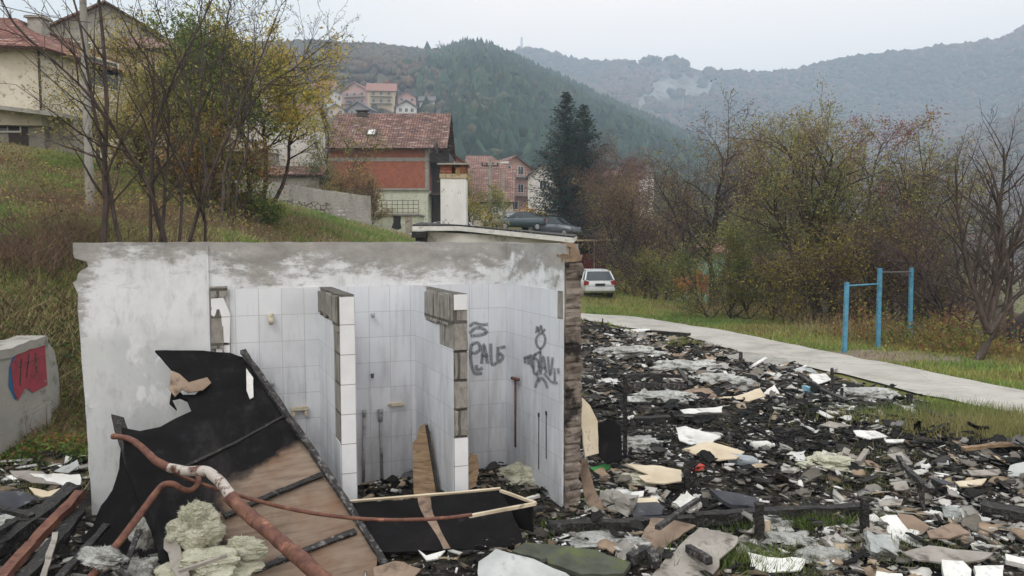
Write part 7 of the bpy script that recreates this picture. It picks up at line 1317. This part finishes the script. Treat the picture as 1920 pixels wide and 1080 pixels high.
# ------------------------------------------------------------------ cars
def car(name, label, loc, rz, body, kind='hatch', L=4.1, Wd=1.68, Hc=1.43, lights='c', cat='car', bmat=None):
    """x forward. profile of belt and roof lines by body kind; origin on the ground"""
    o = empty(name, loc, rz, label, cat); hw = Wd/2
    if kind == 'hatch': prof = [(-.5, .55, .72), (-.485, .35, .93), (-.44, .28, .95), (-.2, .26, .93), (.18, .26, .90), (.25, .26, .88), (.40, .27, .76), (.475, .30, .66), (.5, .38, .52)]; roof = [(-.475, .94), (-.40, 1.36), (-.28, 1.43), (.0, 1.43), (.10, 1.36), (.27, .90)]
    elif kind == 'sedan': prof = [(-.5, .5, .80), (-.485, .33, .96), (-.33, .28, .98), (-.2, .26, .95), (.15, .26, .92), (.2, .26, .90), (.38, .27, .80), (.475, .30, .68), (.5, .38, .55)]; roof = [(-.36, .97), (-.22, 1.34), (-.12, 1.39), (.0, 1.38), (.08, 1.32), (.24, .91)]
    else: prof = [(-.5, .55, .80), (-.485, .35, 1.0), (-.4, .28, 1.02), (-.2, .26, 1.0), (.18, .26, .96), (.3, .26, .93), (.42, .27, .80), (.48, .30, .66), (.5, .38, .52)]; roof = [(-.47, 1.0), (-.42, 1.5), (-.30, 1.58), (.0, 1.58), (.12, 1.48), (.33, .93)]
    sc = Hc/(1.43 if kind != 'mpv' else 1.58); R = []
    for (x, zl, zu) in prof:
        tp_ = 1-.10*max(0, abs(x)-.38)/.12; w0 = hw*tp_; R.append([(x*L, -w0*.86, zl*sc), (x*L, -w0, (zl+.12)*sc), (x*L, -w0, (zl*.4+zu*.6)*sc), (x*L, -w0*.95, (zu-.03)*sc), (x*L, -w0*.86, zu*sc), (x*L, 0, (zu+.025)*sc), (x*L, w0*.86, zu*sc), (x*L, w0*.95, (zu-.03)*sc), (x*L, w0, (zl*.4+zu*.6)*sc), (x*L, w0, (zl+.12)*sc), (x*L, w0*.86, zl*sc)])
    m = MB(); n = 11; m.add([p for r in R for p in r], [(i*n+k, i*n+(k+1) % n, (i+1)*n+(k+1) % n, (i+1)*n+k) for i in range(len(R)-1) for k in range(n)]+[tuple(range(n))[::-1], tuple((len(R)-1)*n+k for k in range(n))])
    bd = m.build('body', body, o, True)
    def ring(x, z, inset): wt = hw*(.90-.20*max(0, (z-.93)/.5)); return [(x*L, -wt+inset, z*sc), (x*L, wt-inset, z*sc)]
    # glasshouse
    m = MB(); G_ = [ring(x, z, 0) for x, z in roof]; bz = .90; Bt = [ring(x, min(z, bz), 0) for x, z in roof]
    v = []; 
    for g_, b_ in zip(G_, Bt): v += [b_[0], g_[0], g_[1], b_[1]]
    k = len(G_); fs = [(i*4+j, (i+1)*4+j, (i+1)*4+j+1, i*4+j+1) for i in range(k-1) for j in range(3)]; m.add(v, fs); m.build('windows', MT['glass'], o)
    # roof skin, pillars
    m = MB()
    for i in range(1, k-2):
        a, b = G_[i], G_[i+1]; m.add([Vector(p)+Vector((0, 0, dz)) for dz in (.018, -.03) for p in (a[0], b[0], b[1], a[1])], [(0, 1, 2, 3), (7, 6, 5, 4), (0, 4, 5, 1), (1, 5, 6, 2), (2, 6, 7, 3), (3, 7, 4, 0)])
    for sgn in (0, 1):
        for i, j in ((0, 1), (k-2, k-1)): m.bar(Vector(G_[i][sgn]), Vector(G_[j][sgn]), .07, .07)
        xm = -.05; m.bar(Vector((xm*L, G_[2][sgn][1]*1.0, 1.38*sc)), Vector((xm*L, (-1 if sgn == 0 else 1)*hw*.90, .9*sc)), .07, .05)
        if kind != 'sedan': m.bar(Vector((-.30*L, G_[2][sgn][1], 1.38*sc)), Vector((-.32*L, (-1 if sgn == 0 else 1)*hw*.90, .9*sc)), .12, .05)
    m.build('roof_and_pillars', body, o)
    for xw in (-.31, .32):
        for s_ in (-1, 1):
            m = MB(); m.tube([(xw*L, s_*(hw-.20), .30), (xw*L, s_*(hw-.18), .30), (xw*L, s_*(hw-.02), .30), (xw*L, s_*(hw+.005), .30)], [.27, .30, .30, .27], 18); wh = m.build('wheel', MT['tyre'], o); m = MB(); m.tube([(xw*L, s_*(hw+.0), .30), (xw*L, s_*(hw+.015), .30)], [.19, .17], 14); m.build('rim', MT['rim'], wh)
    lt = mat_plain('tail_lamp', '8c1f22', .3, .5) if not bpy.data.materials.get('tail_lamp') else bpy.data.materials['tail_lamp']; hl_ = MT['rim']
    for s_ in (-1, 1):
        m = MB(); m.box((-.485*L, s_*hw*.84, .80*sc), (.14, .26, .22 if kind != 'sedan' else .16), jit=.01); m.build('tail_light', lt if lights == 'c' else MT['glass'], o, bevel=.02); m = MB(); m.box((.478*L, s_*hw*.76, .64*sc), (.12, .32, .14), jit=.01); m.build('headlight', hl_, o, bevel=.02)
        m = MB(); m.box((.16*L, s_*(hw+.08), .96*sc), (.12, .16, .12)); m.build('wing_mirror', body, o, bevel=.02)
    m = MB(); m.box((-.5*L+.0, 0, .48*sc), (.14, Wd*.93, .18)); m.build('rear_bumper', body, o, bevel=.03); m = MB(); m.box((.5*L-.02, 0, .44*sc), (.14, Wd*.9, .18)); m.build('front_bumper', body, o, bevel=.03)
    m = MB(); m.box((-.5*L-.02, 0, .72*sc), (.03, .5, .12)); m.build('number_plate', MT['glass'], o)
    if kind == 'hatch':
        m = MB(); a, b = Vector((-.492*L, 0, .95*sc)), Vector((-.412*L, 0, 1.33*sc)); m.add([(a.x, -hw*.70, a.z), (a.x, hw*.70, a.z), (b.x, hw*.60, b.z), (b.x, -hw*.60, b.z), (a.x+.03, -hw*.70, a.z-.01), (a.x+.03, hw*.70, a.z-.01), (b.x+.03, hw*.60, b.z-.01), (b.x+.03, -hw*.60, b.z-.01)], [(0, 1, 2, 3), (7, 6, 5, 4), (0, 4, 5, 1), (1, 5, 6, 2), (2, 6, 7, 3), (3, 7, 4, 0)]); m.build('rear_window', MT['glass'], o)
    return o
CW = mat_paint('white_car_paint', 'c9cccf'); CG = mat_paint('dark_green_car_paint', '30424a'); CS = mat_paint('grey_car_paint', '5a6068'); CL = mat_paint('pale_car_paint', 'b9bfc3')
q = hit(1115, 561); car('hatchback', 'white hatchback seen from behind, parked on the grass by the red shed', (q.x, q.y+2.2, q.z), math.radians(98), CW, 'hatch', 4.1, 1.64, 1.42)
g = at(966, 441, 54); car('dark_sedan', 'dark green sedan with red tail lights parked beyond the flat roof', (g.x, 54, zg1(g.x, 54)), math.radians(212), CG, 'sedan', 4.4, 1.7, 1.42)
g = at(1036, 443, 57); car('grey_car', 'grey compact car facing right, parked beside the dark sedan', (g.x, 56.5, zg1(g.x, 56.5)), math.radians(-28), CS, 'hatch', 4.0, 1.68, 1.5)
g = at(828, 440, 44); car('silver_car', 'silver car whose roof shows left of the white chimney', (g.x, 44, g.z-.55), math.radians(190), CL, 'hatch', 4.0, 1.65, 1.32)
# ------------------------------------------------------------------ hills
def interp(px, K): return np.interp(px, [k[0] for k in K], [k[1] for k in K])
def hillsurf(K, Yb, Yr, zb, pr=1.0, bump=(0, 1)):
    """returns f(px,t)->x,y,z ; t 0 base .. 1 ridge .. 1.4 behind"""
    def f(px, t):
        px = np.asarray(px, float); t = np.asarray(t, float); yr = np.interp(px, [0, 1920], Yr) if hasattr(Yr, '__len__') else Yr; py = interp(px, K)
        Y = Yb+(yr-Yb)*t; zr = CAMZ+(450-py)/F*yr*(1+.0); tt = np.clip(t, 0, 1); z = zb+(zr-zb)*(tt**pr)
        z = z-np.clip(t-1, 0, 9)*(zr-zb)*.7; x = (px-960)/F*(Yb+(yr-Yb)*t)
        z = z+vnoise(x, Y, bump[1], 21)*bump[0]*smooth(0, .3, t)*(1-smooth(.8, 1, t))*(t < 1)+vnoise(x, Y, bump[1]*.3, 22)*bump[0]*.35*(1-smooth(.85, 1, t))
        return x, Y, z
    return f
def hillmesh(name, f, px0, px1, n, m_, mat, tmax=1.35):
    A_, T_ = np.meshgrid(np.linspace(px0, px1, n), np.concatenate([np.linspace(0, 1, m_), np.linspace(1.05, tmax, 6)])); x, y, z = f(A_, T_); k, n_ = A_.shape; e_ = np.arange(k*n_).reshape(k, n_)
    return tag(npmesh(name, np.stack([x, y, z], -1).reshape(-1, 3), [np.stack([e_[:-1, :-1], e_[:-1, 1:], e_[1:, 1:], e_[1:, :-1]], -1).reshape(-1, 4)], mat, smooth=True), kind='structure')
def crowns(name, label, f, px, t, hs, ws, pal, seed, cone=False, cat='forest'):
    rs = np.random.RandomState(seed); x, y, z = f(px, t); n = len(x); h = hs*rs.uniform(.6, 1.25, n); w_ = ws*rs.uniform(.7, 1.3, n); V = []
    if cone:
        k = 6; a = np.arange(k)*2*math.pi/k; ring = np.stack([np.cos(a), np.sin(a)], -1)
        V = np.zeros((n, k+1, 3)); jr = rs.uniform(.6, 1.3, (n, k)); V[:, :k, 0] = x[:, None]+ring[None, :, 0]*w_[:, None]*jr; V[:, :k, 1] = y[:, None]+ring[None, :, 1]*w_[:, None]*jr; V[:, :k, 2] = z[:, None]+h[:, None]*rs.uniform(.0, .25, (n, k)); V[:, k] = np.stack([x, y, z+h], -1)
        Fc = np.array([(i, (i+1) % k, k) for i in range(k)]); vn = k+1
    else:
        bm = bmesh.new(); bmesh.ops.create_icosphere(bm, subdivisions=1, radius=1); iv = np.array([v.co[:] for v in bm.verts]); Fc = np.array([[v.index for v in f_.verts] for f_ in bm.faces]) if bm.verts.index_update() is None else None; bm.free(); vn = len(iv)
        V = iv[None]*np.stack([w_, w_, h*.55], -1)[:, None]*rs.uniform(.65, 1.35, (n, vn, 1))+np.stack([x, y, z+h*.5], -1)[:, None]
    Fa = (Fc[None]+np.arange(n)[:, None, None]*vn).reshape(-1, 3); pc = np.array([lin(p) for p in pal]); g_ = vnoise(x, z*1.5, hs*9, seed)+rs.normal(0, .28, n); ci = np.clip(((g_+.5)*len(pal)).astype(int), 0, len(pal)-1); c = pc[ci]*rs.uniform(.65, 1.3, (n, 1))
    c = np.repeat(c, vn, 0)*rs.uniform(.85, 1.15, (n*vn, 1)); return tag(npmesh(name, V.reshape(-1, 3), [Fa], MT['forest'], col=c), label, cat, kind='stuff')
MT['forest'] = mat_attr('forest_crowns', .95, 0, .35)
HG = mat_noise('wooded_slope', '3f3a2f', '565044', .02, rough=1, c3='4b5238', s3=.06, bs=0); HD = mat_noise('spruce_slope', '1f2f28', '2b3b30', .02, rough=1, bs=0)
K1 = [(-900, 60), (-300, 110), (300, 108), (560, 94), (600, 93), (640, 97), (700, 98), (760, 105), (820, 109), (845, 108), (870, 96), (905, 100), (960, 120), (1000, 140), (1060, 165), (1120, 194), (1180, 219), (1240, 245), (1300, 270), (1350, 296), (1500, 380), (1700, 470), (1900, 520)]
f1 = hillsurf(K1, 150, [470, 700], -6, .85, (10, 90))
hillmesh('hill', f1, -900, 1750, 260, 60, HG)
rs = np.random.RandomState(5); n = 30000; px = rs.uniform(-300, 870, n); t_ = rs.rand(n)**.7*1.0; k_ = rs.rand(n) < .42+.4*(px > 500); px, t_ = px[k_], t_[k_]; k_ = ~((px > 585) & (px < 800) & (t_ > .25) & (t_ < .57) & (rs.rand(len(px)) < .93)); k_ &= ~((px > 830) & (rs.rand(len(px)) < .6)); px, t_ = px[k_], t_[k_]
crowns('deciduous_wood', 'brown and grey leafless wood on the village hill', f1, px, t_, 4.2, 2.3, ['4c4239', '5a4c40', '4d4a38', '63503f', '565244', '44402f'], 51)
n = 9000; px = rs.uniform(835, 1560, n); t_ = rs.rand(n)**.6; px2 = px+rs.normal(0, 14, n)*(1+(px < 900)*1.2); _m = rs.rand(n) < .55; crowns('spruce_wood', 'dark green spruce wood covering the middle hill', f1, px2[_m], t_[_m], 8.0, 3.2, ['24352d', '2a3b30', '304434', '22302b', '3a4a36'], 52, cone=True); crowns('mixed_wood', 'rounder dull green crowns between the spruces', f1, px2[~_m], t_[~_m], 6.0, 3.0, ['24352d', '2f3f33', '384a38', '2a362f', '4a4a3a'], 58)
K2 = [(500, 118), (900, 122), (960, 112), (985, 103), (1020, 110), (1060, 122), (1100, 128), (1180, 129), (1222, 119), (1260, 122), (1300, 136), (1340, 146), (1400, 149), (1440, 150), (1500, 142), (1560, 126), (1640, 117), (1720, 108), (1800, 98), (1860, 91), (1885, 80), (1900, 69), (1920, 61), (2000, 20), (2300, -60), (2700, -60)]
f2 = hillsurf(K2, 520, [1500, 1000], -50, 1.15, (75, 230))
t = NT('far_mountain', 1, 0); x, y, z = t.sep(t.tc('Object')); c = t.ramp(t.noise(.006, 9, .65), [(.3, '3d3a34'), (.5, '4a4238'), (.7, '5d4638')]); a = t.n('ShaderNodeVertexColor', layer_name='Col'); sx = t.n('ShaderNodeSeparateColor'); t.l(a.outputs[0], sx.inputs[0])
rk = t.math('ADD', t.math('MULTIPLY', t.noise(.022, 10, .72, t.map(scale=(1.5, 1, .6))), 1.6), t.math('MULTIPLY', sx.outputs[0], .6)); rock = t.ramp(t.noise(.05, 8, .7, t.map(scale=(2, 2, .4))), [(.3, '6f6c67'), (.7, '9c9993')]); t.col(t.mix(t.rng(rk, 1.03, 1.30), c, rock)); t.bump(t.noise(.05, 8, .7), .8, 6)
mo = hillmesh('far_mountains', f2, 500, 2700, 380, 90, t.m)
co = np.empty(len(mo.data.vertices)*3, np.float32); mo.data.vertices.foreach_get('co', co); co = co.reshape(-1, 3); ppx = 960+co[:, 0]/co[:, 1]*F; ppy = 450-(co[:, 2]-CAMZ)/co[:, 1]*F
def blob(cx, cy, rx, ry): return np.clip(1.35-np.hypot((ppx-cx)/rx, (ppy-cy)/ry), 0, 1)
mk = np.maximum.reduce([blob(1225, 165, 70, 56)*.82, blob(1305, 178, 56, 42)*.78, blob(1215, 195, 40, 24)*.9, blob(1260, 212, 70, 22)*.66, blob(1525, 158, 16, 16)*.6, blob(1680, 160, 10, 9)*.6]); at_ = mo.data.color_attributes.new('Col', 'FLOAT_COLOR', 'POINT'); cc = np.ones((len(mk), 4), np.float32); cc[:, 0] = mk; at_.data.foreach_set('color', cc.ravel())
n = 26000; px = rs.uniform(900, 2300, n); t_ = .28+.74*rs.rand(n)**.8; x, y, z = f2(px, t_); qx = 960+x/y*F; qy = 450-(z-CAMZ)/y*F; rock_ = np.clip(1.4-np.hypot((qx-1258)/80, (qy-172)/46)+vnoise(qx, qy, 16, 71)*1.5+vnoise(qx, qy, 6, 72)*.8, 0, 1); k_ = rs.rand(n) > rock_*1.5; px, t_ = px[k_], t_[k_]
crowns('mountain_forest', 'hazy leafless forest on the far mountains', f2, px, t_, 9, 6, ['34352e', '453f36', '52433a', '3a3e34', '64493a'], 53)
# right-hand valley slope nearer, reddish brown
K3 = [(1350, 470), (1500, 400), (1650, 330), (1800, 270), (1920, 215), (2100, 140), (2500, 60)]
f3 = hillsurf(K3, 260, 640, -40, 1.0, (14, 120)); hillmesh('valley_slope', f3, 1350, 2500, 120, 40, HG)
n = 6000; px = rs.uniform(1400, 2300, n); t_ = rs.rand(n); _x = rs.uniform(18, 75, 5200); _y = rs.uniform(14, 125, 5200); _k = (_x > 23-_y*.02) & (np.abs(_x) < _y*.78+4) & ((_y > 48) | (_x > 17)); _x, _y = _x[_k], _y[_k]
crowns('valley_thicket', 'dull purplish brown brush filling the valley side behind the right-hand trees', lambda a, b: (_x, _y, zg(_x, _y)), None, None, 3.6, 1.5, ['4a403c', '574a45', '5d4a3e', '4f4a3c', '453d3a'], 57)
crowns('slope_wood', 'reddish brown wood on the right valley slope', f3, px, t_, 9, 5, ['4a3f38', '574840', '5f4a3c', '4f4a3c'], 54)
# masts
def mast(label, px, yt, yb, Y, r):
    a, b = at(px, yb, Y), at(px, yt, Y); m = MB(); h = b.z-a.z; s_ = h*.05
    for i, j in ((-1, -1), (1, -1), (1, 1), (-1, 1)): m.bar(a+Vector((i*s_, j*s_, -4)), b+Vector((i*s_*.5, j*s_*.5, 0)), r)
    for k in range(7): z = a.z+h*k/7; m.bar((a.x-s_, a.y-s_, z), (a.x+s_, a.y-s_, z+h/7), r*.8); m.bar((a.x+s_, a.y-s_, z), (a.x-s_, a.y-s_, z+h/7), r*.8)
    return tag(m.build('mast', MT['pipe']), label, 'mast')
mast('lattice mast on the village hill\'s skyline, left', 626, 66, 97, 540, .5); mast('thin mast on the distant peak\'s top', 978, 70, 104, 1240, .9)
def skyline_tree(px, py, Y, s, sd): p = at(px, py, Y); return tree('skyline_tree', 'lone bare tree standing out on the skyline left of the spruce wood', (p.x, p.y, p.z), [(0, 0, (0, 0, 1), 9*s, .5), (.5, 0, (.3, 0, 1), 8*s, .4), (-.5, 0, (-.3, 0, 1), 8*s, .4)], dict(seg=1.6, start=[.2, .1], kids=[1.5, 1.3, 1], rmin=.12, ratio=.55), 3, seed=sd, twigmat='twig')
skyline_tree(829, 112, 560, 1.1, 61)
# village houses on the hill
VH = [(665, 205, 52, 34, 'pink', 'far', 'y', 'tall pinkish house with a dark gable and two balconies on the hill', 1, 2, -.25), (715, 208, 50, 38, 'ochre', 'far', 'x', 'house with a wide orange-red roof right of the tall pinkish house', 1, 2, .1), (672, 232, 42, 28, 'wood', 'fargrey', 'y', 'grey wood-fronted house below the tall pinkish one', 0, 1, -.2),
      (763, 205, 34, 24, 'pink', 'fargrey', 'y', 'small pinkish house with a dark gable, uppermost right in the village', 0, 1, .2), (762, 222, 38, 22, 'white', 'fargrey', 'y', 'bluish white gabled house with two windows, lower right of the village', 0, 2, .15), (725, 232, 34, 14, 'white', 'fargrey', 'y', 'low whitish gabled house in the village centre', 0, 1, .1),
      (628, 200, 34, 20, 'white', 'fargrey', 'y', 'white gabled house at the village\'s left end, half behind leaves', 0, 1, -.3), (607, 182, 40, 20, 'ochre', 'far', 'x', 'reddish roofed house at the far left of the village', 0, 1, .2), (630, 222, 30, 18, 'ochre', 'fargrey', 'y', 'small brownish gabled house left below in the village', 0, 1, 0),
      (800, 196, 26, 8, 'white', 'fargrey', 'x', 'tiny flat pale house right of the village', 0, 0, 0), (830, 216, 22, 12, 'wood', 'fargrey', 'y', 'little dark gabled hut nearest the spruce wood', 0, 0, .2), (815, 232, 26, 10, 'ochre', 'far', 'x', 'low orange roofed hut under the little dark gabled one', 0, 0, 0)]
YV = 285
for (px, py, wp, hp_, wl_, rf_, rd_, lb, bal, nw, rz) in VH:
    Y = YV-(py-205)*1.2; g = at(px, py, Y); s_ = Y/F; w_ = wp*s_; h = hp_*s_; ww = []
    for r in range(max(1, int(h/2.7))):
        for i in range(nw+1):
            if nw: ww.append((-w_*.28+i*w_*.56/max(nw, 1), h-1.3-r*2.7, 1.0, 1.2))
    house('village_house', lb, (g.x, g.y, g.z), rz, w_, w_*1.0, h, wp*s_*(.30 if rd_ == 'y' else .34), wl_, rf_, rd_, .7, ww, 'houses of the village on the hill', balc=[(0, h-2.4, w_*.8), (0, h-5.0, w_*.8)] if bal else (), base=12, th=.3, chim=[(w_*.2, w_*.5, .7, .9)] if nw > 1 else ())
# haze: pale air in one closed box round everything
m = MB(); m.b2(-2400, 2400, -320, 2120, -130, 470); hz = m.build('haze', None); t = bpy.data.materials.new('haze_air'); t.use_nodes = True; nn = t.node_tree; nn.nodes.clear(); oo = nn.nodes.new('ShaderNodeOutputMaterial'); pv_ = nn.nodes.new('ShaderNodeVolumePrincipled'); pv_.inputs['Color'].default_value = (.66, .82, 1.0, 1); pv_.inputs['Density'].default_value = .00074; pv_.inputs['Anisotropy'].default_value = 0.0
nn.links.new(pv_.outputs[0], oo.inputs['Volume']); hz.data.materials.append(t); tag(hz, 'pale autumn haze', 'haze', kind='stuff'); hz.display_type = 'WIRE'
